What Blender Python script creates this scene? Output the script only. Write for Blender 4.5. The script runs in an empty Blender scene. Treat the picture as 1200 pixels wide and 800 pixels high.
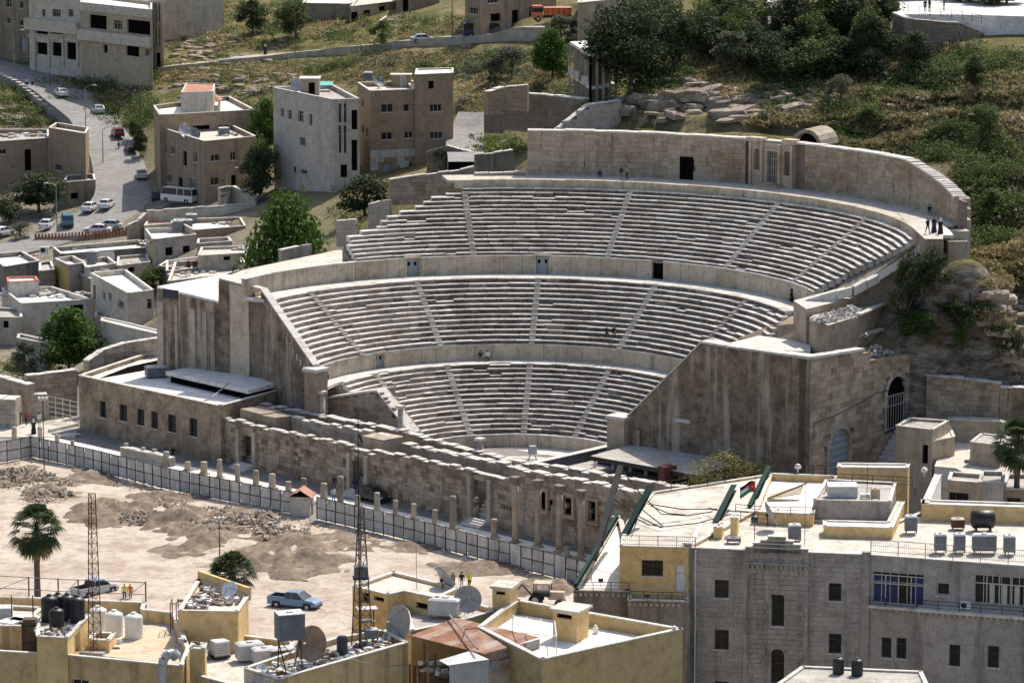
import bpy, bmesh, math, random
import numpy as np
from mathutils import Vector as V, Matrix
random.seed(7); ru = random.uniform; rr_ = random.random; rng = np.random.default_rng(7)
from math import cos, sin, atan2, degrees, hypot, sqrt, pi as PI
R = math.radians
S = bpy.context.scene
C = S.collection
CAMH = 86.0; PITCH = R(9.84); FPX = 4400.0
cd = bpy.data.cameras.new('camera'); cam = bpy.data.objects.new('camera', cd); C.objects.link(cam)
cam.location = (0, 0, CAMH); cam.rotation_euler = (R(90) - PITCH, 0, 0)
cd.sensor_width = 36; cd.lens = FPX / 1200 * 36; cd.clip_start = 1; cd.clip_end = 6000
S.camera = cam
S.render.resolution_x = 1024; S.render.resolution_y = 682
SUN_EL, SUN_AZ = R(54), R(30)          # azimuth measured clockwise from +Y
W = bpy.data.worlds.new("World"); S.world = W; W.use_nodes = True
nt = W.node_tree; bg = nt.nodes['Background']
sky = nt.nodes.new('ShaderNodeTexSky'); sky.sky_type = 'NISHITA'; sky.sun_disc = False
sky.sun_elevation = SUN_EL; sky.sun_rotation = SUN_AZ; sky.air_density = 1.0; sky.dust_density = 2.5; sky.ozone_density = 1.0
nt.links.new(sky.outputs[0], bg.inputs[0]); bg.inputs[1].default_value = 0.148
sl = bpy.data.lights.new('sun', 'SUN'); so = bpy.data.objects.new('sun', sl); C.objects.link(so)
sl.energy = 4.4; sl.angle = R(0.5); sl.color = (1.0, 0.94, 0.85)
sd = V((sin(SUN_AZ) * cos(SUN_EL), cos(SUN_AZ) * cos(SUN_EL), sin(SUN_EL)))
so.rotation_euler = sd.to_track_quat('Z', 'Y').to_euler(); so.location = sd * 300
S.view_settings.view_transform = 'Standard'; S.view_settings.look = 'None'
S.view_settings.exposure = 0.26; S.view_settings.gamma = 1.0
try: S.view_settings.use_white_balance = True; S.view_settings.white_balance_temperature = 6800
except Exception: pass
try: S.cycles.max_bounces = 5; S.cycles.diffuse_bounces = 3; S.cycles.transparent_max_bounces = 8
except Exception: pass
def ray(px, py):
 u = (400 - py) / FPX; v = (px - 600) / FPX
 return V((v, cos(PITCH) + u * sin(PITCH), -sin(PITCH) + u * cos(PITCH)))
def at(px, py, z=None, Y=None):
 d = ray(px, py); t = (z - CAMH) / d.z if z is not None else Y / d.y
 return V((d.x * t, d.y * t, CAMH + d.z * t))
def onp(px, py, P, dr):
 """sight line against the vertical plane through P along horizontal direction dr"""
 d = ray(px, py); n = V((-dr[1], dr[0]))
 t = (n.x * P[0] + n.y * P[1]) / (n.x * d.x + n.y * d.y)
 return V((d.x * t, d.y * t, CAMH + d.z * t))
OC = V((0, 413))                                   # centre of the orchestra
def pol(r, a, z=0.0): return V((r * sin(R(a)), OC.y + r * cos(R(a)), z))
def tag(o, label=None, cat=None, group=None, kind=None):
 if label: o['label'] = label
 if cat: o['category'] = cat
 if group: o['group'] = group
 if kind: o['kind'] = kind
 return o
def thing(name, label, cat, loc=(0, 0, 0), rz=0, group=None):
 o = bpy.data.objects.new(name, None); C.objects.link(o); o.empty_display_size = .3
 o.location = loc; o.rotation_euler = (0, 0, rz)
 return tag(o, label, cat, group, 'thing')
KIDS = {}
def link(name, me, parent=None, loc=None, rot=None, scale=None):
 o = bpy.data.objects.new(name, me); C.objects.link(o)
 if parent is not None: o.parent = parent; KIDS.setdefault(parent.name, []).append(o)
 if loc is not None: o.location = loc
 if rot is not None: o.rotation_euler = rot
 if scale is not None: o.scale = scale
 return o
def copy_tree(o, parent=None):
 c = o.copy(); C.objects.link(c); c.parent = parent
 if parent is not None: KIDS.setdefault(parent.name, []).append(c)
 for k in list(KIDS.get(o.name, [])): copy_tree(k, c)
 return c
USED = set()
def place(proto, loc, rz=0, label=None, group=None, scale=None):
 """first call moves the prototype, later calls copy it with its parts"""
 o = proto if proto.name not in USED else copy_tree(proto)
 USED.add(proto.name)
 o.location = loc; o.rotation_euler = (0, 0, rz)
 if scale is not None: o.scale = (scale,) * 3 if not hasattr(scale, '__len__') else scale
 if label: o['label'] = label
 if group: o['group'] = group
 return o
class MB:
 def __init__(s): s.v = []; s.f = []; s.m = []
 def add(s, vs, fs, m=0):
  b = len(s.v); s.v += [tuple(v) for v in vs]
  for f in fs: s.f.append(tuple(i + b for i in f)); s.m.append(m)
 def box(s, c, d, rz=0, m=0, top=1.0, jit=0):
  """c = centre of the base, d = full sizes"""
  x, y, h = d[0] / 2, d[1] / 2, d[2]; cs, sn = cos(rz), sin(rz); vs = []
  for k, (zz, t) in enumerate(((0, 1), (h, top))):
   for sx, sy in ((-1, -1), (1, -1), (1, 1), (-1, 1)):
    px, py = sx * x * t, sy * y * t
    j = [ru(-jit, jit) for _ in range(3)] if jit else (0, 0, 0)
    vs.append((c[0] + px * cs - py * sn + j[0], c[1] + px * sn + py * cs + j[1], c[2] + zz + j[2]))
  s.add(vs, [(3, 2, 1, 0), (4, 5, 6, 7), (0, 1, 5, 4), (1, 2, 6, 5), (2, 3, 7, 6), (3, 0, 4, 7)], m)
 def hexa(s, v8, m=0): s.add(v8, [(3, 2, 1, 0), (4, 5, 6, 7), (0, 1, 5, 4), (1, 2, 6, 5), (2, 3, 7, 6), (3, 0, 4, 7)], m)
 def prism(s, poly, z0, z1, m=0, mtop=None, cap=True):
  n = len(poly); z1s = z1 if hasattr(z1, '__len__') else [z1] * n; z0s = z0 if hasattr(z0, '__len__') else [z0] * n
  ar = sum(poly[i][0] * poly[(i + 1) % n][1] - poly[(i + 1) % n][0] * poly[i][1] for i in range(n))
  if ar < 0: poly = poly[::-1]; z1s = z1s[::-1]; z0s = z0s[::-1]
  vs = [(p[0], p[1], z) for p, z in zip(poly, z0s)] + [(p[0], p[1], z) for p, z in zip(poly, z1s)]
  s.add(vs, [(i, (i + 1) % n, n + (i + 1) % n, n + i) for i in range(n)], m)
  if cap: s.add(vs, [tuple(range(n, 2 * n))], m if mtop is None else mtop); s.add(vs, [tuple(range(n))[::-1]], m)
 def tube(s, p0, p1, r0, r1=None, n=8, m=0, caps=True):
  p0, p1 = V(p0), V(p1); r1 = r0 if r1 is None else r1; d = (p1 - p0)
  if d.length < 1e-6: return
  a = d.orthogonal().normalized(); b = d.normalized().cross(a); vs = []
  for p, r in ((p0, r0), (p1, r1)):
   for i in range(n):
    t = 2 * PI * i / n; vs.append(p + (a * cos(t) + b * sin(t)) * r)
  fs = [(i, (i + 1) % n, n + (i + 1) % n, n + i) for i in range(n)]
  if caps: fs += [tuple(range(n))[::-1], tuple(range(n, 2 * n))]
  s.add(vs, fs, m)
 def path(s, pts, r, n=5, m=0):
  for a, b in zip(pts[:-1], pts[1:]): s.tube(a, b, r, r, n, m)
 def lathe(s, prof, c=(0, 0, 0), n=16, m=0, axis=None):
  vs = []; k = len(prof); M = Matrix.Identity(3)
  if axis is not None: M = V(axis).to_track_quat('Z', 'Y').to_matrix()
  for r, z in prof:
   for i in range(n):
    t = 2 * PI * i / n
    vs.append(V(c) + M @ V((r * cos(t), r * sin(t), z)))
  fs = [(j * n + i, j * n + (i + 1) % n, (j + 1) * n + (i + 1) % n, (j + 1) * n + i) for j in range(k - 1) for i in range(n)]
  if prof[-1][0] > 1e-4: fs.append(tuple((k - 1) * n + i for i in range(n)))
  if prof[0][0] > 1e-4: fs.append(tuple(range(n))[::-1])
  s.add(vs, fs, m)
 def mesh(s, name, mats, smooth=False):
  me = bpy.data.meshes.new(name); me.from_pydata(s.v, [], s.f)
  for mm in (mats if isinstance(mats, (list, tuple)) else [mats]): me.materials.append(mm)
  me.polygons.foreach_set('material_index', s.m)
  if smooth: me.polygons.foreach_set('use_smooth', [True] * len(s.f))
  me.update(); return me
 def build(s, name, mats, parent=None, smooth=False, **k): return link(name, s.mesh(name, mats, smooth), parent, **k)
def N(nt, t, **k):
 n = nt.nodes.new(t)
 for a, b in k.items(): setattr(n, a, b)
 return n
def ramp(nt, stops, src):
 r = N(nt, 'ShaderNodeValToRGB'); e = r.color_ramp.elements
 while len(e) < len(stops): e.new(0.5)
 for i, (p, c) in enumerate(stops):
  e[i].position = p; e[i].color = (*c, 1) if len(c) == 3 else c
 nt.links.new(src, r.inputs[0]); return r.outputs[0]
def noise(nt, pos, scale, detail=4, rough=.6, stretch=None):
 n = N(nt, 'ShaderNodeTexNoise'); n.inputs['Scale'].default_value = scale; n.inputs['Detail'].default_value = detail
 n.inputs['Roughness'].default_value = rough
 if stretch:
  mp = N(nt, 'ShaderNodeMapping'); mp.inputs['Scale'].default_value = stretch; nt.links.new(pos, mp.inputs[0]); pos = mp.outputs[0]
 nt.links.new(pos, n.inputs['Vector']); return n.outputs['Fac']
def mix(nt, a, b, fac, mode='MIX'):
 m = N(nt, 'ShaderNodeMix', data_type='RGBA', blend_type=mode)
 for v, i in ((a, 6), (b, 7)):
  if isinstance(v, tuple): m.inputs[i].default_value = (*v, 1)
  else: nt.links.new(v, m.inputs[i])
 if isinstance(fac, (int, float)): m.inputs[0].default_value = fac
 else: nt.links.new(fac, m.inputs[0])
 return m.outputs[2]
def newmat(name, rough=.9, metal=0, spec=.3):
 m = bpy.data.materials.new(name); m.use_nodes = True; t = m.node_tree; b = t.nodes['Principled BSDF']
 b.inputs['Roughness'].default_value = rough; b.inputs['Metallic'].default_value = metal
 b.inputs['Specular IOR Level'].default_value = spec
 g = N(t, 'ShaderNodeNewGeometry'); return m, t, b, g.outputs['Position']
def bump(t, b, h, s=.4, d=.05):
 u = N(t, 'ShaderNodeBump'); u.inputs['Strength'].default_value = s; u.inputs['Distance'].default_value = d
 t.links.new(h, u.inputs['Height']); t.links.new(u.outputs[0], b.inputs['Normal'])
def plain(name, c, rough=.6, metal=0, var=.15, scale=3., spec=.4):
 m, t, b, P = newmat(name, rough, metal, spec)
 n = noise(t, P, scale, 3); lo = tuple(x * (1 - var) for x in c); hi = tuple(min(1, x * (1 + var)) for x in c)
 t.links.new(ramp(t, [(.3, lo), (.7, hi)], n), b.inputs['Base Color']); return m
def stone(name, c1, c2, c3=None, sc=.5, dirt=(.06, .052, .045), streak=0., streak_lo=.5, blot=.0, grain=.35, bs=.5, rand=0.0, rough=.92, pitted=0, mid=.35):
 """weathered masonry / plaster: two or three tones, fine grain, optional rain streaks and blotches"""
 m, t, b, P = newmat(name, rough, 0, .2)
 col = ramp(t, [(.28, c1), (.5, c3 or tuple((a + d) / 2 for a, d in zip(c1, c2))), (.72, c2)], noise(t, P, sc, 5, .65))
 gr = noise(t, P, 5, 5, .75); md = noise(t, P, 1.1, 5, .8)
 col = mix(t, col, ramp(t, [(.3, tuple(1 - mid * q for q in (1, 1.06, 1.12))), (.5, (1, 1, 1)), (.72, (1 + mid * .35,) * 3)], md), 1., 'MULTIPLY')
 col = mix(t, col, ramp(t, [(.25, (1 - grain,) * 3), (.6, (1, 1, 1))], gr), 1., 'MULTIPLY')
 if rand:
  for src in (N(t, 'ShaderNodeObjectInfo').outputs['Random'], N(t, 'ShaderNodeNewGeometry').outputs['Random Per Island']): col = mix(t, col, ramp(t, [(0, tuple(1 - rand * q for q in (1, 1.1, 1.2))), (.5, (1, 1, 1)), (1, (1 + rand * .3,) * 3)], src), 1., 'MULTIPLY')
 if streak:
  s = ramp(t, [(streak_lo, (0, 0, 0)), (streak_lo + .14, (streak,) * 3)], noise(t, P, 1., 4, .6, (.9, .9, .07)))
  col = mix(t, col, dirt, s)
 if blot:
  s = ramp(t, [(.5, (0, 0, 0)), (.66, (blot,) * 3)], noise(t, P, .35, 6, .7))
  col = mix(t, col, dirt, s)
 if pitted:
  s = ramp(t, [(.60, (0, 0, 0)), (.68, (pitted,) * 3)], noise(t, P, 2.2, 5, .8))
  col = mix(t, col, dirt, s)
 t.links.new(col, b.inputs['Base Color']); bump(t, b, gr, bs, .06); return m
M = {}
M['riser'] = stone('shaded_stained_riser', (.12, .098, .085), (.38, .33, .285), (.24, .2, .17), 1.6, (.06, .05, .045), pitted=.7, blot=.3, grain=.5, rand=.14, mid=.5)  # riser shade painted in as a darker tone; the blotches are staining
M['riser_pale'] = stone('sunlit_pinkish_riser', (.3, .24, .2), (.56, .48, .42), (.45, .38, .33), 1.0, (.1, .085, .075), pitted=.6, grain=.4, rand=.12, mid=.45)  # paler copy: grazing sun on the left risers put into the colour
M['seat'] = stone('seat_limestone', (.66, .63, .57), (.82, .79, .73), (.76, .725, .665), .6, (.25, .21, .18), blot=.25, pitted=.4, grain=.3, bs=.6, rand=.12)
M['seat_dark'] = stone('seat_limestone_weathered', (.5, .46, .41), (.7, .66, .6), None, .9, (.2, .17, .15), blot=.4, pitted=.5, grain=.4, bs=.6, rand=.15)
M['podium'] = stone('podium_limestone', (.46, .36, .25), (.64, .57, .46), (.56, .48, .37), .5, (.16, .13, .1), streak=.6, streak_lo=.56, pitted=.5, grain=.3, rand=.14)
M['exedra'] = stone('exedra_limestone', (.4, .27, .17), (.66, .56, .43), (.56, .46, .35), .16, (.14, .11, .09), streak=.45, streak_lo=.56, pitted=.5, rand=.2)
M['ashlar'] = stone('ashlar_brown', (.3, .225, .155), (.54, .45, .34), (.44, .36, .27), .3, (.1, .075, .055), streak=.3, streak_lo=.58, pitted=.5, rand=.28)
M['ashlar_pale'] = stone('ashlar_pale', (.36, .31, .25), (.53, .48, .41), None, .4, (.14, .11, .09), streak=.25, pitted=.5, rand=.22)
M['dark_wall'] = stone('stained_wall', (.12, .09, .065), (.4, .32, .24), (.24, .185, .135), .45, (.58, .5, .41), streak=.5, streak_lo=.52, pitted=0, grain=.5, mid=.55)
M['mortar'] = stone('mortar', (.2, .165, .13), (.3, .25, .2), None, .6, grain=.3)
M['scaena'] = stone('scaena_stone', (.24, .18, .125), (.54, .46, .36), (.4, .33, .25), .35, (.06, .048, .038), streak=.4, streak_lo=.53, blot=.3, pitted=.6, rand=.45)
M['museum'] = stone('museum_wall', (.24, .175, .12), (.52, .42, .32), (.38, .3, .215), .4, (.1, .075, .06), blot=.65, pitted=.8, grain=.5, mid=.55)
M['concrete'] = stone('concrete', (.37, .335, .285), (.51, .465, .4), None, .5, (.15, .14, .13), blot=.25, grain=.3)
M['roof_white'] = stone('white_roof', (.68, .66, .61), (.84, .82, .78), (.78, .76, .72), .4, (.4, .35, .28), blot=.35, grain=.15, bs=.2)
M['roof_cream'] = stone('cream_roof', (.54, .5, .43), (.7, .66, .59), None, .5, (.3, .26, .21), blot=.6, grain=.3, bs=.2)
M['roof_grey'] = stone('grey_roof', (.36, .34, .31), (.52, .5, .46), None, .5, (.2, .18, .16), blot=.4, grain=.3, bs=.3)
M['streetgrey'] = stone('street_grey', (.2, .19, .18), (.3, .285, .265), None, .5, (.12, .11, .1), blot=.3, grain=.2, bs=.2)
M['paving'] = stone('paving', (.46, .43, .39), (.58, .55, .5), None, .5, (.3, .27, .24), blot=.3, grain=.25, bs=.3)
M['asphalt'] = stone('asphalt', (.22, .215, .21), (.3, .295, .29), None, .25, (.12, .12, .12), blot=.3, grain=.15, bs=.2)
M['dirt'] = stone('dirt', (.36, .295, .23), (.58, .51, .44), (.52, .45, .38), .13, (.24, .18, .13), blot=.6, grain=.3, bs=1.)
M['earth'] = stone('dug_earth', (.13, .098, .072), (.33, .265, .205), (.22, .17, .13), .8, (.45, .4, .33), blot=.3, mid=.55, grain=.45, bs=1.)
M['rubble'] = stone('rubble', (.27, .22, .17), (.54, .48, .4), None, 1.2, grain=.4)
M['yellow'] = stone('yellow_stucco', (.66, .45, .2), (.73, .54, .28), None, .4, (.33, .25, .14), streak=.35, streak_lo=.6, grain=.14, bs=.15)
M['yellow_dirty'] = stone('yellow_stucco_dirty', (.55, .385, .185), (.64, .475, .26), None, .5, (.2, .15, .09), streak=.6, streak_lo=.52, grain=.2, bs=.2)
M['beige'] = stone('beige_stucco', (.4, .33, .24), (.48, .41, .31), None, .4, (.25, .2, .15), streak=.4, grain=.16, bs=.15)
M['brown'] = stone('brown_stucco', (.3, .225, .155), (.36, .28, .2), None, .35, (.2, .15, .1), streak=.4, streak_lo=.55, grain=.14, bs=.15)
M['tan'] = stone('tan_stucco', (.27, .215, .155), (.35, .29, .215), None, .4, (.15, .12, .09), streak=.6, streak_lo=.5, grain=.2, bs=.2)
M['grey_wall'] = stone('grey_render', (.42, .385, .34), (.52, .485, .44), None, .5, (.25, .22, .2), streak=.5, streak_lo=.54, grain=.2)
M['cream'] = stone('cream_render', (.5, .46, .39), (.62, .58, .5), None, .5, (.3, .26, .2), streak=.5, streak_lo=.55, grain=.2)
M['bluegrey'] = stone('blue_grey_stone', (.22, .2, .17), (.36, .325, .275), None, .5, (.08, .075, .07), streak=.5, grain=.3)
M['greystone'] = stone('grey_ashlar', (.34, .315, .285), (.46, .43, .395), (.4, .37, .34), .35, (.13, .12, .11), streak=.6, streak_lo=.54, grain=.3, rand=.1)
M['whitestone'] = stone('white_ashlar', (.5, .48, .44), (.62, .6, .56), None, 1., (.2, .18, .16), streak=.4, grain=.3)
M['coping'] = stone('pale_coping', (.52, .5, .46), (.68, .66, .62), None, .8, (.25, .22, .2), pitted=.4, grain=.2)
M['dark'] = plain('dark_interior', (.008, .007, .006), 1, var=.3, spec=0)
M['black'] = plain('black_plastic', (.016, .017, .02), .45, var=.2)
M['iron'] = plain('dark_iron', (.035, .035, .04), .55, .5)
M['rust'] = stone('rusty_sheet', (.2, .085, .045), (.38, .2, .13), (.3, .14, .085), .8, (.5, .46, .42), streak=.0, blot=.4, grain=.3, rough=.7)
M['galv'] = plain('galvanised_steel', (.42, .43, .45), .45, .6, .2, 2)
M['tankgrey'] = plain('tank_grey', (.14, .15, .165), .6, .1, .2, 2)
M['tanktop'] = plain('tank_top', (.46, .46, .455), .6, 0, .15, 2)
M['white'] = plain('white_paint', (.72, .72, .71), .45, 0, .06)
M['whiteplastic'] = plain('white_plastic', (.68, .68, .65), .4, 0, .08)
M['tyre'] = plain('tyre', (.02, .02, .02), .8)
M['rim'] = plain('rim', (.4, .4, .41), .35, .7)
M['frame'] = plain('window_frame', (.5, .48, .44), .6)
M['darkframe'] = plain('dark_frame', (.09, .085, .08), .6)
M['navy'] = plain('navy_cladding', (.03, .035, .06), .5)
M['rustdark'] = plain('dark_rust', (.11, .035, .022), .8, 0, .3)
M['blueplastic'] = plain('blue_plastic', (.02, .05, .22), .5)
M['sheet'] = plain('pale_corrugated', (.42, .43, .44), .5, .3, .15, .8)
M['teal'] = plain('teal_sheet', (.06, .38, .33), .6)
M['orange'] = plain('orange_paint', (.5, .12, .04), .6)
M['mustard'] = stone('mustard_render', (.45, .36, .12), (.54, .45, .18), None, .5, (.3, .25, .15), streak=.5, grain=.15)
M['rustp'] = plain('red_brown_panel', (.2, .1, .07), .8, 0, .3)
M['peach'] = stone('peach_screed', (.5, .4, .28), (.62, .52, .4), None, .5, (.6, .57, .5), blot=.5, grain=.15)
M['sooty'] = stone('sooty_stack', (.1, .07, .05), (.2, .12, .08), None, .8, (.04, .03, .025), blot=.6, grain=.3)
M['rustdish'] = stone('rusty_dish', (.3, .21, .15), (.42, .32, .25), None, .9, (.2, .12, .08), blot=.4, grain=.2, rough=.6)
M['paledish'] = stone('pale_dish', (.36, .35, .32), (.46, .45, .42), None, .9, (.3, .24, .18), blot=.4, grain=.2, rough=.5)
M['tankdish'] = stone('grey_dish', (.3, .31, .32), (.42, .42, .42), None, .9, (.25, .23, .2), blot=.3, grain=.15, rough=.5)
M['yellow_front'] = stone('tan_yellow_render', (.46, .34, .165), (.53, .4, .21), None, .25, (.3, .22, .13), streak=.3, streak_lo=.58, grain=.12, bs=.15)
M['rust2'] = stone('rusty_sheet_pale', (.3, .16, .1), (.46, .33, .26), None, 1.0, (.55, .5, .45), blot=.5, grain=.3, rough=.7)
M['patchy'] = stone('patched_sheet', (.3, .29, .28), (.42, .4, .38), None, .8, (.28, .1, .05), blot=.8, grain=.2, rough=.6)
M['navyblind'] = plain('navy_blind', (.015, .03, .12), .6)
M['darksteel'] = plain('dark_grey_steel', (.05, .05, .052), .8, 0, spec=.15)
M['flagblack'] = plain('flag_black', (.015, .015, .015), .8)
M['flaggreen'] = plain('flag_green', (.01, .22, .07), .8)
M['flagred'] = plain('flag_red', (.55, .02, .02), .8)
M['cliff'] = stone('cliff_rock', (.2, .165, .13), (.52, .46, .38), (.36, .3, .24), .35, (.05, .04, .035), streak=.3, pitted=.5, grain=.5, bs=1.)
M['wood'] = plain('wood', (.16, .1, .06), .8, 0, .3)
M['pole'] = plain('weathered_pole', (.11, .085, .065), .8, 0, .3)
M['polegrey'] = plain('grey_pole', (.3, .3, .3), .5, .5)
M['greenpaint'] = plain('dark_green_steel', (.006, .034, .026), .8, 0, spec=.15)
M['bluedoor'] = plain('grey_blue_paint', (.3, .33, .36), .6)
M['redtile'] = stone('red_tiles', (.34, .15, .1), (.5, .28, .2), None, 1.5, (.5, .44, .38), blot=.4, grain=.3)
M['glass'] = plain('window_glass', (.012, .017, .019), .2, 0, .5, 1.5, .25)
M['glass_car'] = plain('car_glass', (.02, .024, .028), .08, 0, .2, 2, .6)
M['skin'] = plain('skin', (.42, .26, .18), .6)
M['hair'] = plain('hair', (.02, .015, .012), .7)
# ================================================================ TERRAIN (one sheet to the horizon)
CP = []   # (x, y, z)
def cp(px, py, Y): p = at(px, py, Y=Y); CP.append((p.x, p.y, p.z))
def cz(X, Y, z): CP.append((X, Y, z))
for a in [(-260, 40, 680), (-260, 300, 540), (-200, 150, 610), (0, 75, 665), (60, 85, 655), (130, 82, 650), (200, 78, 645), (330, 66, 640), (420, 58, 628), (505, 48, 618),
          (600, 42, 610), (660, 30, 606), (0, 0, 720), (100, 0, 720), (230, 20, 700), (300, 15, 690), (400, 10, 680), (480, 25, 650), (560, 0, 660), (300, 38, 660), (250, 50, 655),
          (30, 110, 640), (100, 150, 615), (125, 200, 592), (150, 240, 570), (95, 262, 562), (30, 280, 553), (0, 295, 545), (-80, 320, 535),
          (60, 150, 622), (30, 175, 612), (90, 215, 585), (200, 245, 560), (250, 120, 612), (210, 100, 625), (300, 110, 610), (180, 160, 600), (350, 225, 545), (300, 235, 548),
          (450, 210, 535), (530, 200, 535), (550, 165, 553), (575, 130, 560), (450, 100, 595), (560, 70, 598), (600, 80, 592), (545, 105, 575), (620, 120, 560), (600, 170, 520),
          (640, 100, 560), (670, 60, 585), (640, 20, 610), (0, 430, 470),
          (720, 10, 600), (800, 0, 580), (900, 0, 540), (760, 60, 530), (840, 50, 510), (660, 120, 500), (700, 118, 488), (760, 100, 484), (820, 98, 482), (880, 105, 482),
          (900, 60, 496), (960, 40, 500), (1020, 60, 492), (1060, 30, 500), (1100, 45, 492), (1150, 60, 482), (1200, 60, 480), (1200, 20, 500), (1100, 10, 515), (1000, 0, 530), (1300, 40, 490),
          (980, 100, 482), (1050, 110, 475), (1000, 135, 470), (1050, 170, 465), (1110, 185, 455), (1110, 140, 462), (1150, 110, 464), (1190, 100, 465), (1250, 120, 460),
          (1160, 160, 452), (1200, 180, 450), (1150, 220, 440), (1200, 230, 440), (1140, 290, 430), (1200, 290, 430), (1280, 290, 430), (1090, 310, 419), (1120, 330, 419), (1170, 345, 418),
          (1200, 345, 418), (1260, 350, 418), (1060, 405, 409), (1120, 398, 417), (1200, 395, 417), (1120, 430, 412), (1200, 435, 412)]: cp(*a)
for px, Y in ((-150, 424), (0, 421), (0, 395), (150, 400), (300, 380), (450, 370), (700, 355), (900, 350)):
 p = at(px, 600, Y=Y); cz(p.x, p.y, -0.8)
for px, py, Y in ((280, 300, 488), (200, 330, 480), (120, 360, 490), (50, 400, 478), (240, 315, 484)): p = at(px, py, Y=Y); cz(p.x, p.y, p.z - 3.8)
for X, Y, z in ((-60, 452, 0), (-45, 450, 0), (-52, 466, 1.5), (-70, 470, 2.5), (-30, 445, -.5), (0, 395, -.8), (20, 380, -1), (35, 375, -1), (48, 388, -1), (62, 385, 0), (37, 389, -1), (41, 395, -1), (45, 400, 2.5), (50, 402, 4), (60, 402, 4), (72, 402, 4), (58, 396, 2), (80, 385, 1), (90, 404, 7), (39, 404.5, 14), (43, 408, 14.3), (44.5, 407, 19.5), (48.5, 410, 24.8), (46, 412, 23), (50.5, 414, 26), (60, 420, 27), (47.2, 405.8, 24.2), (50.5, 404.5, 23.8), (52.5, 408, 25.2), (53, 416, 27),
    (0, 300, -2), (-60, 300, -2), (60, 300, -2), (0, 240, -3), (-80, 240, -3), (80, 240, -3), (-120, 350, -1), (120, 350, 3), (120, 300, 0),
    (-130, 450, 1), (-140, 560, 9), (-160, 650, 22), (-120, 760, 42), (0, 760, 44), (120, 760, 56), (130, 600, 50), (130, 500, 42), (120, 450, 26), (110, 420, 14),
    (0, 900, 62), (-150, 900, 60), (150, 900, 68), (0, 690, 35), (70, 660, 48), (-60, 740, 37)): cz(X, Y, z)
CPa = np.array(CP)
def _ker(A, B): return np.sqrt(((A[:, None, :] - B[None, :, :]) ** 2).sum(2) + 4.0)
_n = len(CPa); _A = np.zeros((_n + 3, _n + 3)); _A[:_n, :_n] = _ker(CPa[:, :2], CPa[:, :2]) - np.eye(_n) * 1.5
_A[:_n, _n] = 1; _A[:_n, _n + 1:] = CPa[:, :2] / 100; _A[_n:, :_n] = _A[:_n, _n:].T
_w = np.linalg.solve(_A, np.concatenate([CPa[:, 2], [0, 0, 0]]))
def vnoise(x, y, s, seed=0):
 x = x / s; y = y / s; xi = np.floor(x).astype(np.int64); yi = np.floor(y).astype(np.int64); fx = x - xi; fy = y - yi
 fx = fx * fx * (3 - 2 * fx); fy = fy * fy * (3 - 2 * fy)
 def h(a, b):
  v = (a * 374761393 + b * 668265263 + seed * 1442695041) & 0xffffffff
  v = ((v ^ (v >> 13)) * 1274126177) & 0xffffffff
  return ((v ^ (v >> 16)) & 0xffff) / 65535.
 return (h(xi, yi) * (1 - fx) + h(xi + 1, yi) * fx) * (1 - fy) + (h(xi, yi + 1) * (1 - fx) + h(xi + 1, yi + 1) * fx) * fy
def base_h(X, Y):
 X = np.atleast_1d(np.asarray(X, float)); Y = np.atleast_1d(np.asarray(Y, float)); out = np.zeros_like(X)
 for i in range(0, len(X), 20000):
  P = np.stack([X[i:i + 20000], Y[i:i + 20000]], 1); K = _ker(P, CPa[:, :2])
  out[i:i + 20000] = K @ _w[:_n] + _w[_n] + (P / 100) @ _w[_n + 1:]
 fl = out.copy()
 far = np.maximum(0, np.maximum(np.abs(X) - 160, np.maximum(Y - 900, 200 - Y)))
 wfar = np.clip(far / 300, 0, 1)
 return out * (1 - wfar) + wfar * np.where(Y > 300, 60., -4.)
A0L, A1R = 98., 88.
AX = 38.                                                  # axis of the theatre, degrees from the line of sight
def mid_end(r): return AX - degrees(math.acos(max(-1, (-9 + 4.4 * (r - 23.7) / 8.7) / r)))
def seat_end(r, left): return (AX - degrees(math.acos(max(-1, min(1, -4.6 / r))))) if left else (AX + degrees(math.acos(1.2 / r)))
PROF = [(0, -.4), (13.4, -.4), (13.8, 1.25), (21.7, 8.1), (23.5, 8.2), (23.6, 9.9), (32.2, 16.6), (34.9, 16.6), (35.1, 18.7), (44.8, 25.8), (50, 26.7), (51.5, 26.7)]
pr = np.array(PROF)
def terrain_h(X, Y):
 X = np.atleast_1d(np.asarray(X, float)); Y = np.atleast_1d(np.asarray(Y, float))
 z = base_h(X, Y); x = X; y = Y - OC.y; r = np.hypot(x, y); a = np.degrees(np.arctan2(x, y))
 nx = x * sin(R(AX)) + y * cos(R(AX))
 prof = np.interp(r, pr[:, 0], pr[:, 1]) - 2.2
 inside = (r < 51) & (nx > -6) & ((a < 78) | (a < 89) & (r < 45.5) | (r < 36) & (x < 33))
 z = np.where(inside, np.minimum(z, prof), z)
 z = np.where((nx <= -6) & (nx > -30) & (r < 62) & (x > -46) & (x < 52) , np.minimum(z, -.9), z)
 wu = (X - 31.7) * .616 + (Y - 389.8) * .788; wn = (X - 31.7) * .788 - (Y - 389.8) * .616
 z = np.where((wu > -6) & (wu < 19.5) & (wn > -1.0) & (wn < 14), np.minimum(z, np.interp(wu, [0, 7, 17], [-1.2, -.8, 3.2])), z)
 z = np.where((X > 43) & (X < 85) & (Y < 405.2) & (Y > 380), np.minimum(z, 4.5), z)
 return z
GRID = {}
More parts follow.
